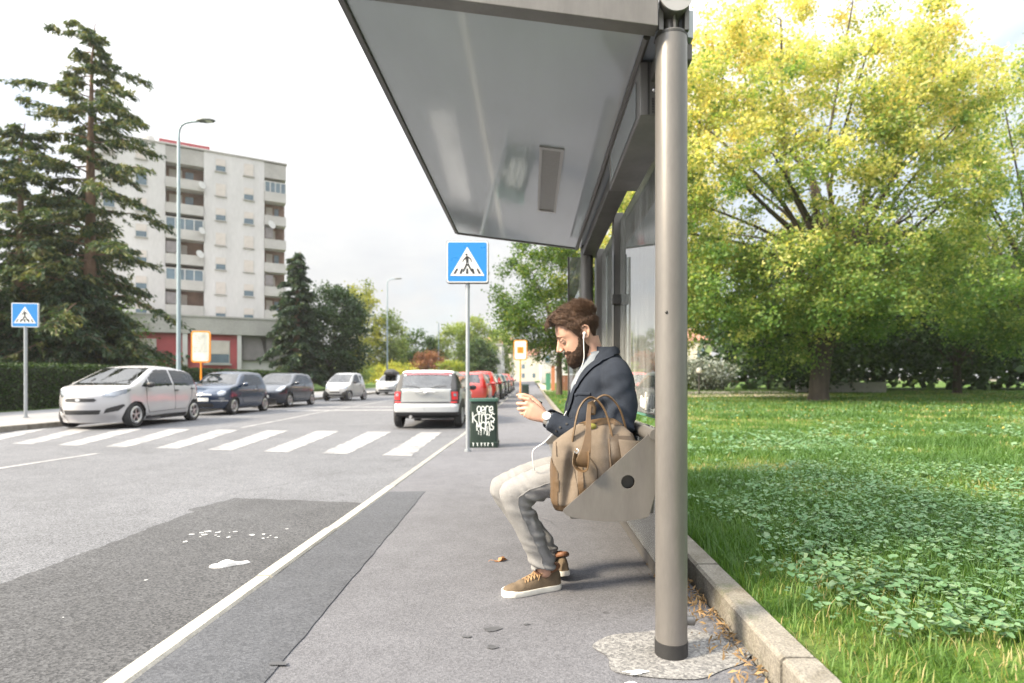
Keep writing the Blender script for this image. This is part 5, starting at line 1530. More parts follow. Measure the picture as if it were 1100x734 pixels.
# --- estate with twin rear doors seen from behind ----------------------------
m_silver = paint('silver paint', (.48, .50, .52), .2, .28)
m_silver_sky = paint('silver with sky reflection', (.58, .60, .61), .1, .3)  # lighter copy of the silver: white sky reflection put into the tailgate colour
MINI = dict(bot=[(0, .33), (.35, .27), (.7, .20), (3.95, .2)], L=3.95, W=1.72, H=1.43, wr=.305, axr=.62, axf=3.17, spokes=6, round=.075, bow=.07, crown=.025,
    top=[(0, .93), (.04, 1.02), (.30, 1.385), (.45, 1.425), (1.6, 1.43), (2.45, 1.395), (2.62, 1.34), (3.02, .98), (3.3, .93), (3.75, .86), (3.95, .72)],
    front=[(.2, 3.82), (.45, 3.95), (.7, 3.93), (.9, 3.85)], rear=[(.2, .14), (.36, .03), (.55, .0), (.64, .045), (.95, .055), (1.35, .22), (1.43, .30)],
    plan=[(0, .90), (.3, .975), (.8, 1), (3.0, 1), (3.5, .96), (3.95, .82)], vert=[(.2, .93), (.35, .985), (.55, 1), (.80, .99), (.93, .965), (1.02, .94), (1.35, .80), (1.43, .755)],
    screen=(2.4, 3.2, 1.0, 1.345, .68, .57), back=(.975, 1.31, .70, .60),
    side_glass=[[(.22, 1.0), (2.72, .985), (2.45, 1.33), (.36, 1.33)]],
    faces=[('tailgate', -1, [rct(-.575, -.006, .66, .965), rct(.006, .575, .66, .965)], m_silver_sky, .010),
           ('tail_surround', -1, [rct(.60, .80, .625, .98)], m_trim, .006), ('taillight', -1, [rct(.625, .765, .70, .90)], m_tlamp, .012), ('reverse_lamp', -1, [rct(.665, .735, .79, .86)], m_hlamp, .016),
           ('red_reflection', -1, [rct(-.60, .60, 1.315, 1.375)], paint('dark red reflection', (.16, .025, .03)), .012),  # reddish reflection along the roof edge, painted as a dark band
           ('bumper_shadow', -1, [rct(-.80, .80, .605, .645)], m_trim, .006), ('bumper_trim', -1, [rct(-.84, .84, .26, .405)], m_trim, .008),
           ('reflector', -1, [rct(.60, .76, .625, .66)], m_tlamp, .014)],
    sides=[('arch_trim', [[(.18, .2), (.18, .55), (.40, .73), (.85, .73), (1.06, .5), (1.06, .22), (2.74, .22), (2.76, .52), (2.95, .72), (3.4, .72), (3.6, .5), (3.6, .22), (3.5, .2), (3.5, .36), (3.17, .62), (2.85, .36), (2.83, .26), (.95, .26), (.62, .62), (.30, .36), (.30, .2)]], m_trim, .006)],
    custom=[('pillar_trim', lambda c, n: c.x < -3.95/2 + .52 and .98 < c.z < 1.36 and c.y > .60 and abs(n.z) < .7, m_trim, .003), ('pillar_trim', lambda c, n: c.x < -3.95/2 + .52 and .98 < c.z < 1.36 and c.y < -.60 and abs(n.z) < .7, m_trim, .003)],
    mirror=(2.62, .97), exhaust=[(.09, .36, .29)], mirrormat=m_trim, handles=[(1.6, .86)], doors=[[(1.42, .95), (1.42, .40), (2.7, .36), (2.74, .95)]])
rz90 = R(90)
c, me = car('hatchback_car', MINI, m_silver, 'silver estate hatchback with black trim waiting behind the zebra crossing, seen from behind', (-2.62, 14.05 + 3.95/2, gz(16) + RD), rz90 + R(1.0), res=.026)
def add_wiper(c, me, L):
    for s in (-1, 1):
        mb = MB(); mb.tube([(-L/2 + .045, s*.13, .985), (-L/2 + .075, s*.25, 1.03), (-L/2 + .065, s*.50, 1.04)], .011, 6); mb.build('wiper', m_trim, c, True)
    for s in (-1, 1):
        MB().tube([(-L/2 + .03, s*.05, .90), (-L/2 - .01, s*.08, .90), (-L/2 - .01, s*.25, .895), (-L/2 + .03, s*.28, .90)], .013, 8).build('tailgate_handle', m_rim, c, True)
    mb = MB(); mb.ell((-L/2 + .015, 0, .875), (.02, .05, .028), nu=14, nv=8); mb.build('badge', m_rim, c, True)
    MB().tube([(-L/2 + .62, 0, 1.44), (-L/2 + .55, 0, 1.62)], .006, 6).build('aerial', m_trim, c, True)
    MB().bb(-L/2 + .05, -L/2 + .07, -.26, .26, .47, .57)
add_wiper(c, me, 3.95)

# --- white compact people carrier, nose towards the lens -----------------------
m_wht = paint('white paint', (.44, .435, .45), 0, .22)
VENGA = dict(L=4.07, W=1.77, H=1.60, wr=.315, axr=.62, axf=3.235, spokes=5, round=.08, bow=.30, crown=.035, bot=[(0, .22), (.6, .17), (3.2, .14), (4.07, .14)],
    top=[(0, .96), (.05, 1.09), (.45, 1.41), (.75, 1.49), (1.4, 1.57), (1.9, 1.58), (2.28, 1.53), (3.30, 1.06), (3.45, 1.03), (3.9, .92), (4.07, .82)],
    front=[(.18, 3.92), (.38, 4.05), (.6, 4.07), (.78, 4.05), (.9, 3.98)], rear=[(.2, .14), (.4, .0), (.7, .0), (1.0, .05), (1.4, .22), (1.6, .3)],
    plan=[(0, .88), (.4, .98), (.9, 1), (3.0, 1), (3.5, .95), (4.07, .70)], vert=[(.18, .92), (.35, .985), (.6, 1), (.85, .99), (1.0, .965), (1.08, .94), (1.5, .74), (1.6, .68)],
    screen=(2.3, 3.45, 1.07, 1.53, .73, .58), back=(1.05, 1.45, .62, .52),
    side_glass=[[(.52, 1.10), (.30, 1.22), (.40, 1.42), (1.0, 1.48), (1.60, 1.50), (1.60, 1.06), (.80, 1.06)], [(1.66, 1.06), (1.66, 1.50), (2.25, 1.48), (2.66, 1.26), (2.66, 1.03)], [(2.72, 1.03), (2.72, 1.23), (3.03, 1.03)]],
    faces=[('grille', 1, [[(-.32, .66), (.32, .66), (.37, .70), (.32, .745), (-.32, .745), (-.37, .70)]], m_trim, .006), ('grille_badge', 1, [ell2(0, .70, .06, .030)], m_rim, .012), 
           ('headlight', 1, [[(.42, .79), (.62, .77), (.80, .86), (.84, .96), (.72, .95), (.50, .87)]], m_hlamp, .007),
           ('lower_grille', 1, [[(-.40, .36), (.40, .36), (.44, .46), (-.44, .46)]], m_trim, .006), ('fog_recess', 1, [[(.47, .38), (.70, .44), (.80, .56), (.78, .60), (.52, .50)]], m_trim, .006), 
           ('taillight', -1, [rct(.55, .85, .85, 1.25)], m_tlamp, .008)],
    sides=[('sill', [[(1.02, .2), (1.02, .29), (2.84, .27), (2.84, .2)]], m_trim, .004)],
    mirror=(2.83, 1.05), handles=[(1.55, .93), (.72, .97)], mirrormat=m_trim,
    doors=[[(1.62, 1.08), (1.60, .40), (2.75, .36), (2.86, .62), (2.86, 1.0)], [(1.62, .40), (1.05, .40), (.78, .75), (.74, 1.06)]])
def parked(P, front_axle, label, m_body, yaw=0., group='cars parked along the far kerb', xside=-10.15, name='parked_car', res=.032):
    """nose towards the lens; front_axle is its distance, xside the near flank"""
    L = P['L']; yc = front_axle + (P['axf'] - L/2)
    return car(name, P, m_body, label, (xside - P['W']/2, yc, gz(yc) + RD), R(-90) + yaw, group, res)
c, me = parked(VENGA, 14.62, 'white compact people carrier parked closest to the far crossing sign', m_wht, R(1.5), xside=-10.02, res=.026)
for s in (-1, 1):
    MB().tube([(1.32, s*.10, 1.075), (1.12, s*.35, 1.155), (.95, s*(.62 if s > 0 else .35), 1.22 if s > 0 else 1.25)], .010, 6).build('wiper', m_trim, c, True)

# --- dark blue retro city car -----------------------------------------------
m_navy = paint('dark blue paint', (.012, .028, .062), .1, .2)
FIAT = dict(L=3.55, W=1.63, H=1.49, wr=.295, axr=.55, axf=2.85, spokes=7, round=.10, bow=.20, crown=.035,
    top=[(0, .92), (.04, 1.02), (.35, 1.40), (.55, 1.45), (1.2, 1.49), (1.8, 1.465), (2.05, 1.41), (2.60, 1.03), (2.85, .985), (3.3, .88), (3.55, .70)],
    front=[(.2, 3.42), (.42, 3.53), (.62, 3.55), (.75, 3.50), (.9, 3.40)], rear=[(.2, .1), (.45, 0), (.75, .0), (1.0, .07), (1.35, .32), (1.49, .4)],
    plan=[(0, .84), (.4, .97), (.9, 1), (2.6, 1), (3.1, .96), (3.55, .78)], vert=[(.2, .92), (.35, .985), (.6, 1), (.85, .985), (1.0, .94), (1.4, .76), (1.49, .70)],
    screen=(1.95, 2.72, 1.03, 1.42, .68, .54), back=(1.02, 1.36, .56, .46),
    side_glass=[[(.62, 1.02), (.75, 1.30), (1.18, 1.40), (1.18, 1.01)], [(1.24, 1.01), (1.24, 1.40), (1.80, 1.38), (2.30, 1.05), (2.30, 1.0)]],
    faces=[('headlight', 1, [ell2(.575, .735, .105, .095)], m_hlamp, .010), ('fog_lamp', 1, [ell2(.60, .545, .07, .05)], m_hlamp, .010),
           ('chrome_bar', 1, [rct(-.33, .33, .665, .70)], m_rim, .010), ('badge', 1, [ell2(0, .69, .07, .05)], m_rim, .014), ('number_plate', 1, [rct(-.26, .26, .465, .575)], m_plate, .012), ('lower_grille', 1, [rct(-.36, .36, .27, .40)], m_trim, .006), ('bumper_bar', 1, [rct(-.72, -.30, .46, .495)], m_rim, .010),
           ('taillight', -1, [ell2(.62, .80, .07, .12)], m_tlamp, .01)],
    mirror=(2.28, 1.0), handles=[(1.38, .86)], handlemat=m_rim, doors=[[(1.22, 1.0), (1.18, .42), (2.25, .38), (2.42, .60), (2.40, .98)]])
parked(FIAT, 19.85, 'dark blue rounded city car with round headlights parked behind the white car', m_navy, R(0), xside=-10.18)
m_black_p = paint('blue black paint', (.014, .020, .034), .1, .2)
PUNTO = dict(L=4.03, W=1.69, H=1.48, wr=.30, axr=.66, axf=3.17, spokes=5, round=.10, bow=.22, crown=.03,
    top=[(0, .95), (.05, 1.05), (.32, 1.36), (.5, 1.43), (1.3, 1.48), (2.0, 1.465), (2.3, 1.40), (3.05, .99), (3.3, .945), (3.8, .80), (4.03, .66)],
    front=[(.2, 3.9), (.42, 4.01), (.6, 4.03), (.75, 3.97), (.9, 3.85)], rear=[(.2, .1), (.45, 0), (.75, .0), (1.0, .06), (1.35, .28), (1.48, .36)],
    plan=[(0, .85), (.4, .97), (.9, 1), (3.0, 1), (3.5, .95), (4.03, .74)], vert=[(.2, .92), (.35, .985), (.6, 1), (.85, .99), (1.0, .95), (1.38, .77), (1.48, .72)],
    screen=(2.2, 3.12, 1.01, 1.41, .70, .55), back=(1.02, 1.34, .58, .48),
    side_glass=[[(.62, 1.05), (.60, 1.22), (1.0, 1.37), (1.55, 1.40), (1.55, 1.0)], [(1.61, 1.0), (1.61, 1.40), (2.08, 1.38), (2.72, 1.04), (2.72, .98)]],
    faces=[('headlight', 1, [[(.46, .70), (.66, .68), (.76, .80), (.74, .92), (.62, .90)]], m_hlamp, .008), ('number_plate', 1, [rct(-.26, .26, .42, .53)], m_plate, .012), ('lower_grille', 1, [rct(-.5, .5, .27, .38)], m_trim, .006), ('badge', 1, [ell2(0, .72, .06, .045)], m_rim, .012), ('taillight', -1, [rct(.6, .8, .9, 1.25)], m_tlamp, .008)],
    mirror=(2.70, 1.0), handles=[(1.55, .88)], doors=[[(1.58, 1.0), (1.55, .42), (2.65, .38), (2.8, .60), (2.78, .98)]])
parked(PUNTO, 24.7, 'black hatchback with pale headlights parked behind the round blue city car', m_black_p, R(0), xside=-10.3)
# --- tiny white two-seater -----------------------------------------------------
m_wht2 = paint('clean white paint', (.46, .46, .455), 0, .25)
SMART = dict(L=2.55, W=1.52, H=1.54, wr=.28, axr=.36, axf=2.18, spokes=6, round=.10, bow=.16, crown=.03,
    top=[(0, .95), (.04, 1.05), (.22, 1.45), (.4, 1.51), (.9, 1.54), (1.35, 1.51), (1.55, 1.44), (2.05, .98), (2.2, .93), (2.45, .80), (2.55, .68)],
    front=[(.2, 2.46), (.45, 2.55), (.62, 2.54), (.8, 2.48), (.95, 2.35)], rear=[(.2, .08), (.45, 0), (.8, .0), (1.1, .05), (1.4, .16), (1.54, .24)],
    plan=[(0, .88), (.3, .98), (.7, 1), (1.9, 1), (2.2, .97), (2.55, .80)], vert=[(.2, .92), (.35, .985), (.6, 1), (.85, .985), (1.0, .94), (1.42, .76), (1.54, .72)],
    screen=(1.45, 2.2, .99, 1.45, .64, .53), back=(1.05, 1.4, .55, .48),
    side_glass=[[(.92, 1.0), (.98, 1.44), (1.38, 1.43), (1.82, 1.02), (1.82, .97)], [(.40, 1.08), (.42, 1.36), (.85, 1.42), (.82, 1.05)]],
    faces=[('headlight', 1, [ell2(.53, .74, .10, .085)], m_hlamp, .010), ('number_plate', 1, [rct(-.25, .25, .53, .63)], m_plate, .012), ('grille', 1, [rct(-.3, .3, .43, .50)], m_trim, .006), ('lower_grille', 1, [rct(-.45, .45, .27, .36)], m_trim, .006), ('taillight', -1, [ell2(.6, .8, .07, .12)], m_tlamp, .01)],
    mirror=(1.78, .98), mirrormat=m_trim, handles=[(1.05, .86)], sides=[('safety_cell', [[(.02, .55), (.02, 1.0), (.30, 1.5), (.42, 1.5), (.90, 1.0), (.72, .55)]], paint('cell silver', (.45, .46, .47), .3), .003)], doors=[[(.90, .98), (.90, .42), (1.75, .38), (1.88, .95)]])
yc = 32.4; car('parked_car', SMART, m_wht2, 'tiny white two-seat car angled at the far kerb in front of the hedge', (-10.45, yc, gz(yc) + RD), R(-90) - R(9), 'cars parked along the far kerb', .036)
# --- oncoming estate with roof box, and a car behind it --------------------------
m_sil2 = paint('pale silver paint', (.50, .52, .54), .3, .25)
yc = 43.5; c, me = car('estate_car', dict(PUNTO, H=1.50), m_sil2, 'pale silver car with a black roof box beyond the tiny white car', (-10.55, yc, gz(yc) + RD), R(-90), res=.045)
rb = MB().loft([[(x, w*math.cos(a), 1.56 + h*max(-.35, math.sin(a))) for a in [2*PI*k/16 for k in range(16)]] for x, w, h in ((-.95, .25, .10), (-.8, .42, .26), (0, .46, .36), (.65, .42, .32), (.9, .28, .12))]).build('roof_box', m_trim, c, True)
yc = 49.5; car('estate_car', PUNTO, m_sil2, 'grey car half hidden behind the car with the roof box', (-9.9, yc, gz(yc) + RD), R(-90), res=.05)
# --- cars parked along the near kerb, tails towards the lens ----------------------
m_red = paint('faded red paint', (.50, .055, .045), 0, .3); m_red2 = paint('bright red paint', (.52, .028, .018), 0, .25)
m_dgreen = paint('dark green paint', (.025, .05, .040), .1, .25); m_dblue = paint('steel blue paint', (.10, .17, .22), .3, .3); m_dgrey = paint('dark grey paint', (.06, .06, .065), .2, .3)
def near_kerb(P, y, m_b, label, res=.04, x=KX-.335):
    yc = y + P['L']/2; return car('parked_car', P, m_b, label, (x - P['W']/2, yc, gz(yc) + RD), R(90), 'cars parked along the near kerb', res)
RED = dict(PUNTO, H=1.50, back=(1.03, 1.38, .60, .50), faces=[('taillight', -1, [rct(.60, .80, .86, 1.22)], m_tlamp, .010), ('number_plate', -1, [rct(-.26, .26, .62, .73)], m_plate, .01), ('bumper_trim', -1, [rct(-.8, .8, .22, .34)], m_trim, .008)])
RED2 = dict(FIAT, L=3.6, H=1.56, back=(1.06, 1.42, .55, .46), top=[(0, .95), (.04, 1.08), (.30, 1.46), (.5, 1.52), (1.2, 1.56), (1.8, 1.53), (2.05, 1.46), (2.60, 1.05), (2.85, 1.0), (3.3, .88), (3.6, .70)],
    faces=[('taillight', -1, [ell2(.64, 1.0, .09, .20)], m_tlamp, .012), ('bumper_trim', -1, [rct(-.8, .8, .22, .36)], m_trim, .008)])
near_kerb(RED, 21.6, m_red, 'faded red hatchback parked just beyond the silver estate on the near kerb')
near_kerb(RED2, 27.2, m_red2, 'bright red tall small car, second of the two red cars on the near kerb')
near_kerb(PUNTO, 32.8, m_dgreen, 'dark green car parked right behind the bright red small car', .05)
near_kerb(FIAT, 38.4, m_dblue, 'steel blue car between dark green and dark grey cars along the near kerb', .05)
near_kerb(PUNTO, 44, m_dgrey, 'dark grey car near the far end of the row on the near kerb', .06)
near_kerb(RED2, 49.5, m_red, 'dull red car far down the row, level with the brick gate pillar', .07)
near_kerb(PUNTO, 55.5, m_black_p, 'blackish car at the far end of the near kerb row', .08)
# ================================================================== TREES
m_bark = mat('grey brown bark', (.10, .075, .055), .95, 0, .35, 7, bump=.9, bscale=22, stretch=(1, 1, .3), bdist=.03)
m_barkd = mat('dark bark', (.055, .043, .035), .95, 0, .35, 7, bump=.9, bscale=22, stretch=(1, 1, .3), bdist=.03)
m_barkr = mat('reddish bark', (.16, .10, .07), .95, 0, .35, 7, bump=.9, bscale=22, stretch=(1, 1, .3), bdist=.03)
GRN = [(0, (.035, .080, .014)), (.5, (.08, .155, .024)), (.8, (.17, .23, .03)), (1, (.28, .29, .04))]
L_autumn_sun = leaf_mat('autumn and sunlit plane leaves', [(0, (.095, .19, .055)), (.35, (.20, .30, .085)), (.60, (.44, .47, .16)), (.85, (.64, .60, .26)), (1, (.68, .57, .23))], .55)  # autumn yellows that also carry the painted sunlight of the crowns
L_green = leaf_mat('green leaves', GRN, .42)
L_dark = leaf_mat('dark green leaves', [(0, (.014, .036, .013)), (.6, (.034, .072, .024)), (1, (.085, .14, .034))], .3)
L_yellow = leaf_mat('yellow green leaves', [(0, (.16, .22, .03)), (.5, (.36, .38, .06)), (1, (.52, .48, .10))], .5)
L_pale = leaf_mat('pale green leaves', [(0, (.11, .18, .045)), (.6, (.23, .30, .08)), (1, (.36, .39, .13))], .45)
L_red = leaf_mat('russet leaves', [(0, (.13, .055, .03)), (.6, (.24, .105, .055)), (1, (.32, .17, .08))], .35)
L_needle = leaf_mat('cedar needles', [(0, (.018, .042, .026)), (.5, (.042, .080, .042)), (.8, (.09, .125, .045)), (1, (.16, .17, .06))], .3)
L_silver = leaf_mat('silver needles', [(0, (.12, .15, .13)), (1, (.26, .29, .26))], .2)
L_hedge = leaf_mat('hedge leaves', [(0, (.010, .026, .007)), (.6, (.030, .065, .013)), (1, (.09, .15, .028))], .25)
L_hedge2 = leaf_mat('bright hedge leaves', [(0, (.05, .10, .012)), (.6, (.12, .19, .022)), (1, (.22, .28, .035))], .35)

def tree(name, loc, env_c, env_r, label, leafm, barkm, h_fork, r0, n_limb=9, n_cl=120, cl_r=.8, n_leaf=120, leaf_s=.16, tint=(.3, .25), sun_tint=.0, gap=.35, seed=1, lean=(0, 0), cat='tree', flat=.7, group=None, shell=.5, droop=0., cut=None, skirt=None):
    """trunk, limbs that reach into the crown's envelope, twigs that end in leaf clumps"""
    rg = np.random.default_rng(seed); rnd = random.Random(seed)
    root = empty(name, loc, label, cat, group)
    c = Vector(env_c); er = Vector(env_r)
    wood = MB(); limb_pts = []
    top = Vector((lean[0], lean[1], h_fork))
    tp = sm_path([(0, 0, -.25), (lean[0]*.15, lean[1]*.15, h_fork*.35), (lean[0]*.6, lean[1]*.6, h_fork*.75), top], 5)
    tr_ = [r0*(1.45 if i == 0 else 1.15 if i == 1 else 1.0)*(1 - .35*i/len(tp)) for i in range(len(tp))]
    wood.tube(tp, tr_, 16)
    limbs = []
    for k in range(n_limb):
        a = k*2.399 + rnd.uniform(-.3, .3); zf = -.55 + 1.45*(k + .5)/n_limb; rr = math.sqrt(max(.05, 1 - min(1, abs(zf))**2))
        tgt = c + Vector((er.x*rr*math.cos(a)*.8, er.y*rr*math.sin(a)*.8, er.z*zf*.85))
        st = tp[-1 - rnd.randint(0, min(4, len(tp)-1))] if k % 3 else tp[-1]
        mid = st + (tgt - st)*.45 + Vector((rnd.uniform(-.1, .1)*er.x, rnd.uniform(-.1, .1)*er.y, .12*er.z))
        P = sm_path([st, st + (mid - st)*.5 + Vector((0, 0, .05*er.z)), mid, tgt], 5)
        rr0 = r0*rnd.uniform(.26, .42); wood.tube(P, [rr0*(1 - .88*i/(len(P)-1)) + .012 for i in range(len(P))], 8)
        limbs.append(P); limb_pts += [(p, rr0*(1-.85*i/len(P))) for i, p in enumerate(P) if i > 3]
    LP = np.array([tuple(p) for p, _ in limb_pts])
    cents = []; tries = 0
    while len(cents) < n_cl and tries < n_cl*30:
        tries += 1
        v = rg.normal(size=3); v /= np.linalg.norm(v); rad = rg.random()**(1/3) if rg.random() > shell else .72 + .28*rg.random()
        p = Vector((c.x + er.x*v[0]*rad, c.y + er.y*v[1]*rad, c.z + er.z*v[2]*rad))
        if mnoise.noise((p.x/er.x*1.9 + seed, p.y/er.y*1.9, p.z/er.z*1.9)) < -gap + .0: continue
        if cut and cut(p): continue
        cents.append(p)
    if skirt:      # low boughs hanging round the trunk
        sc_, sr_, sn_ = skirt
        for _ in range(sn_):
            v = rg.normal(size=3); v /= np.linalg.norm(v); rad = rg.random()**.4
            cents.append(Vector([sc_[i] + sr_[i]*v[i]*rad for i in range(3)]))
    Cs, Ts, Ss = [], [], []
    CA = np.array([tuple(p) for p in cents]); d0 = np.min(((CA[:, None] - LP[None])**2).sum(2), 1)
    nodes = [(p, r_) for p, r_ in limb_pts]; NP = np.zeros((len(nodes) + len(cents), 3)); NP[:len(nodes)] = LP; nn_ = len(nodes)
    for ci in np.argsort(d0):
        p = cents[int(ci)]
        d = ((NP[:nn_] - CA[ci])**2).sum(1); j = int(np.argmin(d)); q, qr = nodes[j]
        mid = q + (p - q)*.5 + Vector((rnd.uniform(-.15, .15), rnd.uniform(-.15, .15), .12))*cl_r
        rr1 = min(.045, qr*.55) + .006; wood.tube([q, mid, p], [rr1, rr1*.7, rr1*.35], 5, cap=False)
        nodes.append((p, rr1*.6)); NP[nn_] = CA[ci]; nn_ += 1
        m = max(6, int(n_leaf*rg.uniform(.5, 1.4))); R3 = cl_r*rg.uniform(.6, 1.25)
        X = rg.normal(size=(m, 3))*np.array([.5, .5, .5*flat])*R3
        if droop: X[:, 2] -= droop*rg.random(m)*R3
        P = X + np.array(tuple(p)); Cs.append(P)
        base = tint[0] + sun_tint*((p.z - c.z)/er.z) + rg.normal()*tint[1]*.6  # higher clumps coloured yellower to paint sun on the crown top
        Ts.append(np.clip(base + rg.normal(size=m)*tint[1]*.6, 0, 1)); Ss.append(leaf_s*(.6 + .8*rg.random(m)))
    Cc = np.concatenate(Cs); V, F = leaf_arrays(Cc, np.concatenate(Ss), rg, .35, .8)
    wood.build('trunk', barkm, root, True)
    mobj('crown', np_mesh('crown', V, F, False, np.concatenate(Ts)), leafm, root)
    return root

def cedar(name, loc, h, spread, label, seed, trunk_r, zlow, n_br=90, dens=1., side=None, tintm=.42, leafm=None, group=None, power=.9, barkm=None, bl=.26, wild=False):
    """conifer of level, drooping boughs with hanging sprays of needles"""
    rg = np.random.default_rng(seed); rnd = random.Random(seed)
    root = empty(name, loc, label, 'tree', group)
    wood = MB(); wood.tube([(0, 0, -.2), (rnd.uniform(-.1, .1), 0, h*.3), (rnd.uniform(-.15, .15), 0, h*.65), (rnd.uniform(-.1, .1), 0, h*.9), (.25, 0, h)], [trunk_r*1.25, trunk_r, trunk_r*.62, trunk_r*.2, .02], 12)
    C, D, S, T = [], [], [], []
    for k in range(n_br):
        t = (k + rnd.random())/n_br; z = zlow + (h*.985 - zlow)*t; a = k*2.4 + rnd.uniform(-.5, .5)
        prof = (1 - t)**power*(1 - .25*t) + .07
        L = spread*prof*(rnd.uniform(.60, 1.15) if not wild else rnd.uniform(.25, 1.15))
        if side: L *= 1 + side*math.cos(a)
        dx, dy = math.cos(a), math.sin(a); up = .10 + .25*t + (rnd.uniform(-.22, .22) if wild else 0); P = []
        for q in range(9):
            s = q/8; P.append(Vector((dx*L*s, dy*L*s, z + L*(up*s - (.32 + .1*(1-t))*s*s) + rnd.uniform(-.02, .02)*L)))
        wood.tube(P, [max(.012, trunk_r*.26*(1-t*.6)*(1 - q/8.5)) for q in range(9)], 5, cap=False)
        nt_ = int((8 + L*9)*dens)
        for q in range(nt_):
            s = rnd.uniform(.16, 1.02); i = min(7, int(s*8)); p = P[i] + (P[i+1] - P[i])*(s*8 - i)
            sa = a + rnd.choice((-1, 1))*rnd.uniform(.35, 1.25); tl = (.22 + .42*(1 - abs(s - .55)))*rnd.uniform(.5, 1.4)*(.5 + .07*L + .3*(1-t))*1.25
            tip = p + Vector((math.cos(sa)*tl, math.sin(sa)*tl, -rnd.uniform(.05, .65)*tl)); wood.tube([p, tip], [.010, .004], 3, cap=False)
            m = int((9 + tl*16))
            f = rg.random(m)[:, None]; X = np.array(tuple(p)) + f*(np.array(tuple(tip)) - np.array(tuple(p))) + rg.normal(size=(m, 3))*np.array([.065, .065, .05]); X[:, 2] -= rg.random(m)*.16*(1-t*.5)
            C.append(X); dv = np.array(tuple((tip - p).normalized())); D.append(np.repeat(dv[None], m, 0) + np.array([0, 0, -.5])); S.append(bl*(.6 + .8*rg.random(m)))
            T.append(np.clip(tintm + .22*rg.normal() + .15*rg.normal(size=m) + .12*t, 0, 1))
    V, F = leaf_arrays(np.concatenate(C), np.concatenate(S), rg, .2, .32, np.concatenate(D), .04)
    wood.build('trunk', barkm or m_barkr, root, True)
    mobj('crown', np_mesh('crown', V, F, False, np.concatenate(T)), leafm or L_needle, root)
    return root

# left side: two tall cedars, a dense evergreen behind the hedge
cedar('cedar_tree', (-22.1, 28.9, gz(29)), 18.9, 5.2, 'tallest cedar with a pale trunk standing left of the apartment block', 11, .27, 3.0, 92, .80, side=-.12, power=.42, wild=True, tintm=.60)
cedar('cedar_tree', (-25.0, 28.2, gz(28)), 13.6, 5.0, 'shorter dark cedar at the left edge beside the tallest cedar', 12, .24, 2.5, 66, .85, tintm=.54, power=.45, wild=True)
cedar('cedar_tree', (-27.5, 33, gz(33)), 12.0, 4.8, 'dark cedar standing behind and between the two taller cedars', 13, .3, 2.2, 60, 1.0, tintm=.34, power=.5, wild=True)
cedar('yew_tree', (-21.9, 27.8, gz(28)), 6.1, 4.2, 'low broad dark conifer spreading behind the white car above the hedge', 14, .25, .6, 62, 1.9, tintm=.22, power=.75)
cedar('yew_tree', (-24.6, 26.5, gz(27)), 5.2, 3.9, 'dark bushy conifer under the cedars at the left edge', 15, .22, .5, 52, 1.7, tintm=.20, power=.7)
tree('street_tree', (-36, 47, gz(47)), (0, 0, 4.6), (4.4, 3.5, 3.2), 'soft green tree seen through the gaps between the cedars', L_green, m_bark, 2.2, .2, 7, 90, 1.0, 60, .22, (.45, .2), seed=21)
# centre left
cedar('fir_tree', (-20.3, 50.0, gz(50)), 12.1, 2.9, 'dark slender fir right of the apartment block', 16, .26, 1.2, 80, 1.25, tintm=.18, power=.62, bl=.34)
tree('round_tree', (-18.7, 53.5, gz(53)), (0, 0, 5.2), (3.5, 3.3, 4.4), 'dense rounded dark green tree between the fir and the yellow poplar', L_dark, m_barkd, 1.6, .25, 9, 210, .9, 110, .22, (.38, .3), gap=.6, seed=22, shell=.75)
tree('poplar_tree', (-22.8, 77, gz(77)), (0, 0, 7.8), (2.8, 2.6, 6.6), 'yellow green poplar rising behind the dark rounded tree', L_yellow, m_bark, 2.2, .2, 8, 130, .95, 60, .26, (.55, .25), seed=23, shell=.7)
tree('poplar_tree', (-19.6, 80, gz(80)), (0, 0, 5.6), (2.3, 2.3, 5.0), 'fresh green poplar left of the second street lamp', L_pale, m_bark, 2.0, .2, 8, 120, .95, 60, .28, (.4, .3), seed=24, shell=.7)
tree('street_tree', (-17.4, 88, gz(88)), (0, 0, 4.6), (3.0, 2.8, 3.9), 'dark green tree just right of the second street lamp', L_green, m_bark, 1.4, .2, 8, 120, .95, 60, .30, (.25, .2), seed=25, shell=.7)
tree('russet_shrub', (-12.9, 74, gz(74)), (0, 0, 2.4), (2.3, 2.0, 2.2), 'russet brown leaved shrub above the silver car roof', L_red, m_bark, .6, .1, 7, 90, .7, 60, .20, (.5, .3), cat='shrub', seed=26, shell=.7)
tree('golden_shrub', (-15.2, 64, gz(64)), (0, 0, 1.3), (3.0, 1.6, 1.4), 'low golden shrub behind the car with the roof box', L_yellow, m_bark, .4, .08, 6, 80, .6, 60, .17, (.5, .35), cat='shrub', seed=27, shell=.7)
tree('green_shrub', (-18.6, 58, gz(58)), (0, 0, 1.2), (2.4, 1.6, 1.3), 'low olive green shrub at the end of the clipped hedge', L_pale, m_bark, .4, .08, 6, 70, .6, 60, .16, (.25, .3), cat='shrub', seed=28, shell=.7)
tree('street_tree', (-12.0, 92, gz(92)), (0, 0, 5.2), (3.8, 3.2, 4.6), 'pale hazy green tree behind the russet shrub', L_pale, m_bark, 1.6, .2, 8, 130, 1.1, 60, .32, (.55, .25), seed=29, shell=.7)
tree('street_tree', (-8.4, 86, gz(86)), (0, 0, 5.0), (3.1, 3.0, 5.1), 'bright green tree directly left of the near sign pole', L_pale, m_bark, 1.4, .2, 8, 130, 1.0, 60, .30, (.35, .3), seed=30, shell=.7)
tree('street_tree', (-6.2, 72, gz(72)), (0, 0, 3.0), (1.7, 1.6, 2.8), 'small dark tree beside the near sign pole above the red cars', L_dark, m_bark, 1.0, .15, 7, 80, .8, 60, .26, (.5, .3), seed=31, shell=.7)
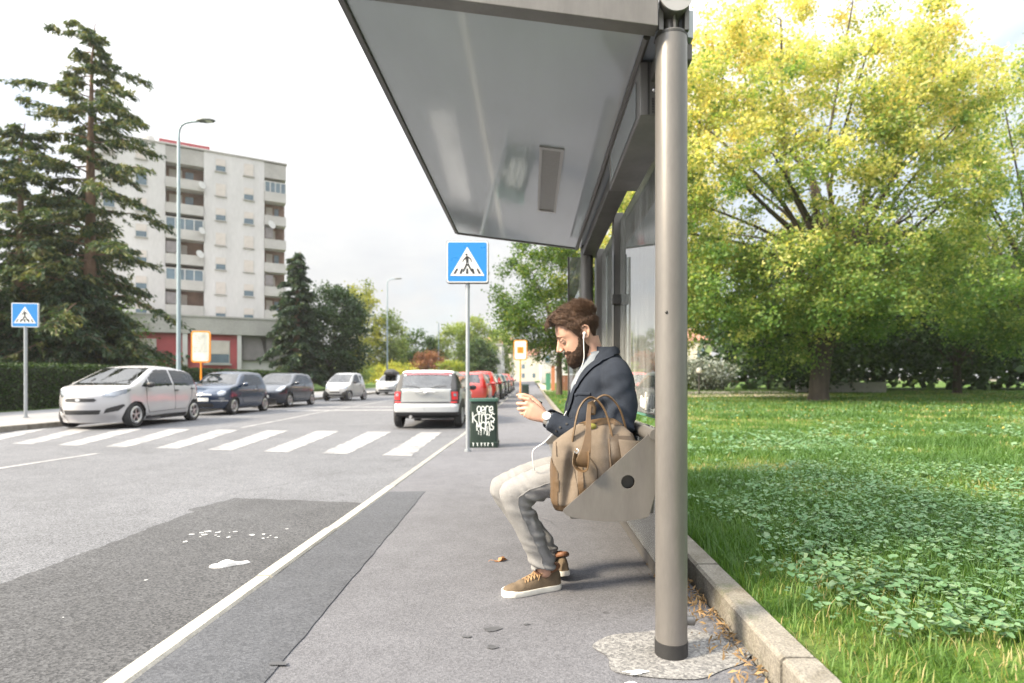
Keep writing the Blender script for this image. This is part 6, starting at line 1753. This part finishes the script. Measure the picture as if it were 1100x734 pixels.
tree('green_shrub', (-9.2, 66, gz(66)), (0, 0, 1.5), (1.9, 1.5, 1.7), 'light green roadside bush above the silver estate roof', L_yellow, m_bark, .4, .08, 6, 70, .6, 60, .18, (.15, .3), cat='shrub', seed=32, shell=.7)
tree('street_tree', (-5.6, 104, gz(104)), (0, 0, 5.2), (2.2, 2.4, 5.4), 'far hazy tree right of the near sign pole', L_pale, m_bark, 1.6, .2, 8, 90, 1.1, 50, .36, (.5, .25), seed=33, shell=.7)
# plane tree over the pavement
tree('plane_tree', (1.75, 36.5, gz(36.5)), (-.65, 0, 6.1), (3.7, 3.2, 4.0), 'leafy plane tree over the pavement behind the man\'s head', L_green, m_bark, 3.0, .22, 11, 280, .70, 110, .14, (.42, .30), gap=.30, seed=34, shell=.62)
# right: the big plane tree on the lawn and its neighbours
tree('big_plane_tree', (13.4, 27.0, gz(27)), (-.9, 0, 10.5), (9.3, 6.5, 9.0), 'largest tree on the lawn with a thick leaning trunk and autumn crown, its top tinted yellow as if sunlit', L_autumn_sun, m_barkd, 5.0, .46, 24, 1050, .70, 150, .135, (.54, .26), .40, gap=.0, seed=35, lean=(1.0, 0), shell=.55, skirt=((-.8, -1.8, 5.0), (7.6, 5.0, 2.2), 190))
tree('yellow_tree', (7.6, 38, gz(38)), (0, 0, 10.2), (5.2, 4.5, 8.8), 'tall yellow leaved tree between the shelter post and the largest tree', L_autumn_sun, m_bark, 3.5, .3, 13, 330, 1.05, 125, .18, (.70, .25), .25, gap=.18, seed=36, shell=.6)
tree('side_tree', (27.0, 29.5, gz(30)), (0, 0, 10.4), (7.0, 5.4, 8.6), 'green and gold tree at the right edge with slanting limbs', L_autumn_sun, m_barkd, 4.0, .36, 14, 360, 1.0, 140, .15, (.36, .25), .28, gap=.12, seed=37, lean=(-.8, 0), shell=.6, skirt=((-.5, -1.0, 4.2), (5.5, 4.0, 2.2), 120))
tree('dark_tree', (19.0, 39, gz(39)), (0, 0, 5.2), (6.0, 4.0, 4.6), 'shaded dark tree behind the thick trunk on the right', L_dark, m_barkd, 2.0, .3, 9, 200, 1.1, 80, .26, (.4, .3), gap=.5, seed=38, lean=(.7, 0), shell=.65)
tree('dark_tree', (29.5, 40, gz(40)), (0, 0, 5.6), (6.0, 4.0, 5.2), 'dark spreading tree low at the right edge behind the gold tree', L_dark, m_barkd, 2.0, .3, 9, 200, 1.1, 80, .26, (.4, .3), gap=.5, seed=39, shell=.65)
tree('thin_trunk_tree', (15.6, 31, gz(31)), (1.2, 0, 7.0), (3.2, 3.0, 3.6), 'young tree with a thin slanting trunk right of the thick trunk', L_green, m_barkd, 3.4, .15, 7, 90, .8, 80, .20, (.35, .25), seed=40, lean=(-1.1, 0))
tree('silver_conifer', (14.6, 48, gz(48)), (0, 0, 1.5), (2.3, 1.5, 1.4), 'silvery pale conifer shrub in front of the far hedge', L_silver, m_bark, .5, .08, 7, 70, .7, 50, .20, (.5, .3), cat='shrub', seed=41)

# far-off wood that closes the view, and hedges
def mass(name, x0, x1, y0, y1, zfun, n, s, m, tint, seed, bot=0.):
    rg = np.random.default_rng(seed); x = x0 + (x1-x0)*rg.random(n); y = y0 + (y1-y0)*rg.random(n)
    hh = np.array([zfun(a, b) for a, b in zip(x, y)]); z = gzv(y) + bot + hh*np.sqrt(rg.random(n))
    V, F = leaf_arrays(np.stack([x, y, z], 1), s*(.6 + .8*rg.random(n)), rg, .35, .8)
    return tag(mobj(name, np_mesh(name, V, F, False, np.clip(tint + .25*rg.normal(size=n), 0, 1)), m), kind='stuff')
mass('distant_wood', 17.5, 95, 45, 62, lambda a, b: 6.5 + 2.5*mnoise.noise((a*.13, b*.1, 1)), 26000, .8, L_dark, .35, 51)
mass('distant_wood', 4, 18, 62, 70, lambda a, b: 3.0 + 1.6*mnoise.noise((a*.2, b*.1, 2)), 5000, .6, L_dark, .5, 52)
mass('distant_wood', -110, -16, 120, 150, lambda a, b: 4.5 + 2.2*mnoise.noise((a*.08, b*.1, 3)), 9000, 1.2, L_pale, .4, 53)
mass('distant_wood', -60, -30, 44, 60, lambda a, b: 3.4 + 1.4*mnoise.noise((a*.2, b*.1, 4)), 9000, .5, L_dark, .5, 54)
def hedge(name, pts, h, wd, label, m, n, s, tint, seed):
    """clipped hedge: dense leafy box along a line, twigs inside"""
    rg = np.random.default_rng(seed); root = empty(name, (pts[0][0], pts[0][1], gz(pts[0][1])), label, 'hedge'); o = Vector(root.location)
    P = [Vector((x, y, 0)) for x, y in pts]; seg = [(a, b, (b-a).length) for a, b in zip(P[:-1], P[1:])]; tot = sum(q[2] for q in seg)
    C = []; T = []
    for a, b, L in seg:
        m_ = int(n*L/tot); t = rg.random(m_); d = (b-a).normalized(); nx_, ny_ = -d.y, d.x
        f = rg.random(m_); face = rg.random(m_)
        off = np.where(face < .38, -wd/2, np.where(face < .62, wd/2, (rg.random(m_)-.5)*wd)); z = np.where(face < .62, rg.random(m_)*h, h)
        off = off + rg.normal(size=m_)*.045; z = z + rg.normal(size=m_)*.04
        x = a.x + (b.x-a.x)*t + nx_*off; y = a.y + (b.y-a.y)*t + ny_*off
        bump = np.array([.09*mnoise.noise((p*.9, q*.9, r*1.2)) for p, q, r in zip(x, y, z)])
        C.append(np.stack([x + nx_*bump - o.x, y + ny_*bump - o.y, gzv(y) + z*(1 + bump*.6) - o.z], 1)); T.append(np.clip(tint + .22*rg.normal(size=m_), 0, 1))
    V, F = leaf_arrays(np.concatenate(C), s*(.6 + .8*rg.random(sum(len(c) for c in C))), rg, .3, .75)
    mobj('foliage', np_mesh('foliage', V, F, False, np.concatenate(T)), m, root)
    mb = MB()
    for a, b, L in seg:
        d = (b-a).normalized(); nn = Vector((-d.y, d.x, 0))
        mb.loft([[a + nn*s_*wd*.40 + Vector((0, 0, gz(a.y) + z)) - o for s_, z in ((-1, -.1), (1, -.1), (1, h*.93), (-1, h*.93))], [b + nn*s_*wd*.40 + Vector((0, 0, gz(b.y) + z)) - o for s_, z in ((-1, -.1), (1, -.1), (1, h*.93), (-1, h*.93))]])
    mb.build('twigs', mat('hedge twigs', (.018, .026, .010), .95), root)
    return root
hedge('hedge', [(-18.3, 14), (-18.6, 24), (-19.3, 34), (-20.4, 44), (-21.0, 53)], 1.62, 1.0, 'long dark clipped hedge behind the parked cars across the road', L_hedge, 60000, .085, .42, 61)
hedge('hedge', [(8.0, 50), (13.6, 50), (15.8, 50)], 1.25, 1.2, 'low bright hedge at the far end of the lawn beyond the sandy path', L_hedge2, 9000, .15, .5, 62)
hedge('hedge', [(2.9, 49), (5.6, 49)], .9, 1.0, 'short green hedge beside the brick gate behind the man', L_hedge2, 3500, .13, .3, 63)

# ================================================================== BUILDINGS
m_plaster = mat('white plaster', (.53, .52, .52), .85, 0, .10, .35, stretch=(1, 1, .25), bump=.1, bscale=8, var2=.08)
m_conc = mat('grey concrete', (.36, .35, .335), .9, 0, .16, .5, bump=.15, bscale=6, var2=.15)
m_parap = mat('balcony concrete', (.42, .41, .395), .9, 0, .10, .8, var2=.1)
m_recess = mat('loggia wall', (.23, .15, .12), .9, 0, .3, .8)
m_shut = mat('pale roller shutter', (.52, .475, .44), .7, 0, .08, 2)
m_wglass = mat('window glass', (.10, .15, .19), .08, 0, .3, .7, spec=.8)
m_redwall = mat('red painted wall', (.36, .075, .085), .85, 0, .12, .8, bump=.15, bscale=10, var2=.12)
m_frame = mat('window frame', (.50, .50, .49), .6)
m_roofred = mat('red roof rail', (.33, .06, .07), .6)
m_awn = mat('grey awning', (.20, .185, .19), .8, 0, .12, 2)
ANG = R(29.6); D_, HT = 14., 27.3
bx, by = -30.2, 71.
AB = empty('apartment_building', (bx, by, gz(by)), 'tall white apartment block with recessed grey balconies behind the cedars', 'building', rz=ANG)
# local x runs along the facade to its right end at 0, y into the building
def bld(mb, name, m, par=None): return mb.build(name, m, par or AB)
mb = MB()
mb.bb(-19.3, -12.56, 0, D_, 0, HT); mb.bb(-12.56, -8.79, 1.5, D_, 0, HT - 1.9); mb.bb(-8.79, -2.43, 0, D_, 0, HT); mb.bb(-2.43, -.12, 1.5, D_, 0, HT - 1.9)
wall = bld(mb, 'wall', m_plaster)
for x0, x1 in ((-12.555, -8.795), (-2.425, 0)):
    mb = MB(); mb.bb(x0, x1, .02, D_ - .1, HT - 1.9, HT - .12); bld(mb, 'attic_panel', m_conc)
    mb = MB(); mb.bb(x0, x1 - .02, 1.46, 1.495, 5, HT - 1.9); bld(mb, 'loggia_wall', m_recess)
mb = MB(); mb.bb(-19.4, .1, -.1, D_ + .1, HT, HT + .16); rf = bld(mb, 'roof', m_conc)
mb = MB(); mb.bb(-13.2, -8.2, .8, .9, HT + .55, HT + .85)
for x in np.linspace(-13.1, -8.3, 6): mb.bb(x-.04, x+.04, .82, .88, HT + .16, HT + .55)
mb.build('roof_rail', m_roofred, rf)
mb = MB(); mb.cyl((-14.2, 2, HT+.16), (-14.2, 2, HT + 1.0), .3, n=12); mb.ell((-14.2, 2, HT+1.0), (.55, .25, .55)); mb.build('roof_vent', m_frame, rf)
def balcony(x0, x1, z, kind):
    mb = MB(); mb.bb(x0 + .02, x1 - .02, -.18, 1.44, z, z + .18); mb.bb(x0 + .02, x1 - .02, -.20, -.06, z + .0, z + 1.12)
    b = bld(mb, 'balcony', m_parap); w_ = x1 - x0
    mb = MB()
    if kind == 0:     # roller blind and open door
        mb.bb(x0 + .3, x0 + w_*.42, 1.40, 1.45, z + .3, z + 2.5); mb.build('shutter', m_shut, b)
        mb = MB(); mb.bb(x0 + w_*.5, x0 + w_*.72, 1.40, 1.45, z + .3, z + 2.4); mb.build('door', m_wglass, b)
    elif kind == 1:   # glazed in
        mb.bb(x0 + .06, x1 - .06, -.14, -.10, z + 1.13, z + 2.35); g_ = mb.build('glazing', m_wglass, b)
        mb = MB()
        for q in np.linspace(x0 + .06, x1 - .06, 5): mb.bb(q-.05, q+.05, -.17, -.08, z + 1.12, z + 2.38)
        mb.bb(x0 + .06, x1 - .06, -.165, -.08, z + 2.30, z + 2.40); mb.build('frame', m_frame, g_)
    elif kind == 2:
        mb.bb(x0 + .25, x1 - w_*.45, 1.40, 1.45, z + .25, z + 2.5); mb.build('shutter', m_shut, b)
        mb = MB(); mb.bb(x0 + .1, x0 + w_*.40, -.10, -.06, z + 1.25, z + 2.5); mb.build('sun_blind', m_awn, b)
    if kind != 1:
        mb = MB(); mb.bb(x0 + w_*.55, x0 + w_*.60, -.04, .04, z + .2, z + 2.7) if False else None
    return b
pitch = 2.87
kindsA = [0, 0, 1, 2, 1, 2, 0]; kindsB = [1, 0, 2, 0, 2, 0, 0]
for k in range(7):
    z = HT - 1.9 - 2.5 - k*pitch
    balcony(-12.56, -8.79, z - .35, kindsA[k]); balcony(-2.43, .0, z - .35, kindsB[k])
def dish(x, z, r_):
    mb = MB(); c0 = Vector((x, -.55, z)); d = Vector((.55, -.8, .25)).normalized(); u = d.orthogonal().normalized(); v = d.cross(u)
    mb.loft([[c0 + d*(q*q*.18*r_) + (u*math.cos(a) + v*math.sin(a))*r_*q for a in [2*PI*k/18 for k in range(18)]] for q in (.05, .4, .7, 1.0)]); mb.tube([c0, (x, -.2, z - .1)], .03, 6); bld(mb, 'satellite_dish', m_frame)
for x, z, r_ in ((-9.0, 23.1, .42), (-9.0, 17.9, .40), (-9.2, 15.2, .46), (-1.7, 19.6, .5)): dish(x, z, r_)
proto = None; rnd = random.Random(3)
def window_proto(kind):
    mb = MB(); w_, h_ = 1.1, 1.45
    mb.bb(-w_/2, w_/2, -.03, .03, 0, h_); fr = mb.build('window', m_frame, AB)
    s_ = {0: .03, 1: .45, 2: .78}[kind]
    if s_ < .7:
        mb = MB(); mb.bb(-w_/2 + .05, w_/2 - .05, -.06, -.031, h_*s_ if s_ > .1 else .04, h_ - .03); mb.build('shutter', m_shut, fr)
    if s_ > .1:
        mb = MB(); mb.bb(-w_/2 + .06, w_/2 - .06, -.05, -.032, .05, h_*s_ - .02 if s_ < .7 else h_ - .04); mb.build('pane', m_wglass, fr)
    mb = MB(); mb.bb(-w_/2 - .08, w_/2 + .08, -.12, .02, -.09, -.004); mb.build('sill', m_conc, fr)
    return fr
WP = [window_proto(k) for k in range(3)]
first = {0: True, 1: True, 2: True}
for x in (-4.13, -7.08, -14.8, -17.7):
    for k in range(8):
        z = 25.2 - k*pitch
        kd = rnd.choice((0, 0, 0, 1, 1, 2))
        if first[kd]: o = WP[kd]; first[kd] = False
        else: o = copy_tree(WP[kd], AB)
        o.location = (x, -.02, z)
# ground-floor wing in front
WG = empty('shop_wing', (-22.6, 54, gz(54)), 'low red walled wing with a heavy concrete band in front of the apartment block', 'building', rz=R(26.1))
def wg(mb, name, m, par=None): return mb.build(name, m, par or WG)
mb = MB(); mb.bb(-26, 0, 0, 13, 5.0, 6.45); wg(mb, 'concrete_band', m_conc, None)
mb = MB(); mb.bb(-26.05, .06, -.06, 13, 6.45, 6.6); wg(mb, 'roof', m_conc)
mb = MB(); mb.bb(-26, -4.42, .35, 12, -.3, 5.0); wl = wg(mb, 'wall', m_redwall)
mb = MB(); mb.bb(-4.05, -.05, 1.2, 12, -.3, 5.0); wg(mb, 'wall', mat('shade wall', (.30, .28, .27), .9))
for x0, x1 in ((-.36, -.002), (-4.4, -4.06), (-8.65, -8.28), (-16.0, -15.6)):
    mb = MB(); mb.bb(x0, x1, .06, .6, -.3, 4.998); wg(mb, 'column', m_plaster)
def wing_window(x0, x1):
    mb = MB(); mb.bb(x0, x1, .29, .345, 2.4, 4.45); f = wg(mb, 'window', m_frame)
    mb = MB(); mb.bb(x0+.06, x1-.06, .25, .288, 3.25, 4.40); mb.build('shutter', m_shut, f)
    mb = MB(); mb.bb(x0+.06, x1-.06, .26, .288, 2.46, 3.22); mb.build('pane', m_wglass, f)
    mb = MB(); mb.bb(x0-.15, x1+.15, .15, .29, 2.25, 2.395); mb.build('sill', m_conc, f)
wing_window(-6.9, -5.0); wing_window(-13.0, -10.6); wing_window(-21, -18.6)
mb = MB()
for x0, x1 in ((-4.0, -2.1), (-1.95, -.4)): mb.loft([[(x0, .55, 4.95), (x1, .55, 4.95), (x1, .50, 4.9), (x0, .50, 4.9)], [(x0 + .1, .2, 3.0 - (.5 if x0 < -3 else 0)), (x1, .2, 3.0), (x1, .17, 2.96), (x0 + .1, .17, 2.96 - (.5 if x0 < -3 else 0))]])
for i, (x0, x1) in enumerate(((-4.0, -2.15), (-2.0, -.4))):
    mb = MB(); mb.loft([[(x0, .52, 4.95), (x1 - (.0 if i else .35), .52, 4.95), (x1 - (.0 if i else .35), .48, 4.95), (x0, .48, 4.95)], [(x0, .40, 2.75), (x1 + (0 if i else .15), .40, 2.75), (x1 + (0 if i else .15), .36, 2.75), (x0, .36, 2.75)]]); wg(mb, 'awning', m_awn)
mb = MB(); mb.bb(-4.03, -.40, .62, .70, -.2, 2.7); wg(mb, 'white_panel', mat('white panel', (.55, .54, .55), .8, 0, .06, 1))
# low pale garden wall under the cedars
GWl = empty('garden_wall', (-31, 38, gz(38)), 'low pale wall glimpsed under the cedars behind the hedge', 'wall')
MB().bb(-14, 3.5, 0, .3, -.3, 2.5).build('wall', m_plaster, GWl); MB().bb(-14.1, 3.6, -.05, .35, 2.505, 2.6).build('coping', m_conc, GWl)
# houses closing the street
def house(loc, wdt, dep, h, m_w, label, rz, pitch_=.0, nw=3, nf=2):
    r = empty('house', loc, label, 'house', None, rz)
    MB().bb(-wdt/2, wdt/2, 0, dep, -.5, h).build('wall', m_w, r)
    if pitch_: MB().loft([[(x, -.3, h + .003), (x, dep + .3, h + .003), (x, dep/2, h + pitch_)] for x in (-wdt/2 - .3, wdt/2 + .3)]).build('roof', mat('roof tiles', (.27, .13, .09), .85, 0, .2, 3), r)
    else: MB().bb(-wdt/2 - .1, wdt/2 + .1, -.1, dep + .1, h + .003, h + .25).build('roof', m_conc, r)
    for i in range(nw):
        for j in range(nf):
            x = -wdt/2 + wdt*(i + .5)/nw; z = 1.0 + j*3.0
            f = MB().bb(x - .55, x + .55, -.05, -.002, z, z + 1.6).build('window', m_frame, r); MB().bb(x - .47, x + .47, -.075, -.052, z + .08, z + 1.52).build('pane', m_wglass if (i + j) % 3 else m_shut, f)
    for i in range(max(1, int(dep/4))):
        for j in range(nf):
            y = 2 + i*4; z = 1.0 + j*3.0
            f = MB().bb(wdt/2 + .002, wdt/2 + .05, y - .55, y + .55, z, z + 1.6).build('window', m_frame, r); MB().bb(wdt/2 + .052, wdt/2 + .075, y - .47, y + .47, z + .08, z + 1.52).build('pane', m_wglass, f)
    return r
m_cream = mat('cream plaster', (.55, .50, .42), .85, 0, .08, .6); m_pink = mat('pinkish plaster', (.50, .38, .33), .85, 0, .08, .6)
house((-8.3, 93, gz(93)), 7.0, 26, 6.4, m_plaster, 'pale two storey house far down the street beyond the red cars', 0, 0, 3, 2)
house((-9.0, 128, gz(128)), 9, 16, 8.5, m_cream, 'cream house at the far end of the street', 0, 2.2, 3, 3)
house((5.4, 112, gz(112)), 7.0, 20, 7.0, m_plaster, 'white house glimpsed at the far end of the near pavement', 0, 1.8, 3, 2)
house((-1.0, 190, gz(190)), 14, 12, 8.5, m_cream, 'hazy cream house closing the street at the vanishing point', 0, 2.5, 4, 2)
house((20, 84, gz(84)), 12, 10, 6.5, m_cream, 'pale house glimpsed behind the trees beyond the lawn', R(-4), 2.2, 4, 2)
# gate and pillar beside the pavement
m_brick = mat('orange brick', (.42, .17, .09), .9, 0, .2, 12, bump=.3, bscale=30, var2=.3)
GT = empty('garden_gate', (2.55, 47, gz(47)), 'brown slatted gate in a white frame with a brick pillar by the pavement', 'gate')
MB().bb(-.95, -.65, -.15, .15, -.2, 2.15).build('pillar', m_brick, GT); MB().bb(-1.0, -.6, -.2, .2, 2.155, 2.25).build('pillar_cap', m_conc, GT)
mb = MB()
for k in range(9): mb.bb(-.40 + k*.17, -.40 + k*.17 + .155, -.02, .02, .12, 1.35)
mb.build('gate_panel', mat('brown boards', (.20, .085, .055), .8, 0, .15, 4), GT)
mb = MB(); mb.bb(-.55, -.42, -.05, .05, -.2, 1.5); mb.bb(1.14, 1.27, -.05, .05, -.2, 1.5); mb.bb(-.42, 1.14, -.045, .045, 1.37, 1.49); mb.build('gate_frame', m_white, GT)
GP = empty('green_cabinet', (1.42, 49.5, gz(49.5)), 'narrow green cabinet left of the brick gate pillar', 'cabinet')
MB().bb(-.20, .20, -.2, .2, 0, 1.55).build('cabinet', mat('cabinet green', (.05, .20, .13), .6), GP, False, .02); MB().bb(-.23, .23, -.23, .23, 1.555, 1.62).build('lid', m_frame, GP)
# white bench-like wall under the far trees, garden lamp, path bollard
GL = empty('garden_lamp', (10.45, 36.0, gz(36)), 'small white globe garden lamp beside the sandy path', 'garden lamp')
MB().cyl((0, 0, 0), (0, 0, 1.45), .05, n=12).build('pole', m_darkgap, GL, True); mb = MB(); mb.ell((0, 0, 1.62), (.19, .19, .19)); mb.build('globe', m_white, GL, True); MB().cyl((0, 0, 1.43), (0, 0, 1.47), .10, n=12).build('collar', m_darkgap, GL, True)
PW = empty('park_wall', (22.5, 42, gz(42)), 'low white wall in the shade under the trees on the right', 'wall')
MB().bb(-3.2, 3.2, -.2, .2, 0, .75).build('wall', m_conc, PW); MB().bb(-3.3, 3.3, -.25, .25, .755, .84).build('coping', m_conc, PW)
FN = empty('rail_fence', (7.5, 52.5, gz(52.5)), 'dark wooden rail fence along the far hedge of the lawn', 'fence')
mb = MB()
for k in range(9): MB().bb(k*2.0 - .06, k*2.0 + .06, -.06, .06, -.2, 1.75).build('post', m_barkd, FN)
for z in (.75, 1.55): MB().bb(-.1, 16.1, -.105, -.062, z, z + .13).build('rail', m_barkd, FN)
# ================================================================== HAZE
hz = MB(); hz.bb(-130, 150, -27, 262, -1.6, 34)
hm = bpy.data.materials.new('haze'); hm.use_nodes = True; hn = hm.node_tree
for n_ in list(hn.nodes):
    if n_.type == 'BSDF_PRINCIPLED': hn.nodes.remove(n_)
vol = hn.nodes.new('ShaderNodeVolumePrincipled'); vol.inputs['Color'].default_value = (.95, .96, .97, 1); vol.inputs['Density'].default_value = .0003; vol.inputs['Anisotropy'].default_value = .3
hn.links.new(vol.outputs[0], hn.nodes['Material Output'].inputs['Volume'])
ho = hz.build('haze', hm); tag(ho, kind='stuff')
scene.cycles.volume_bounces = 1
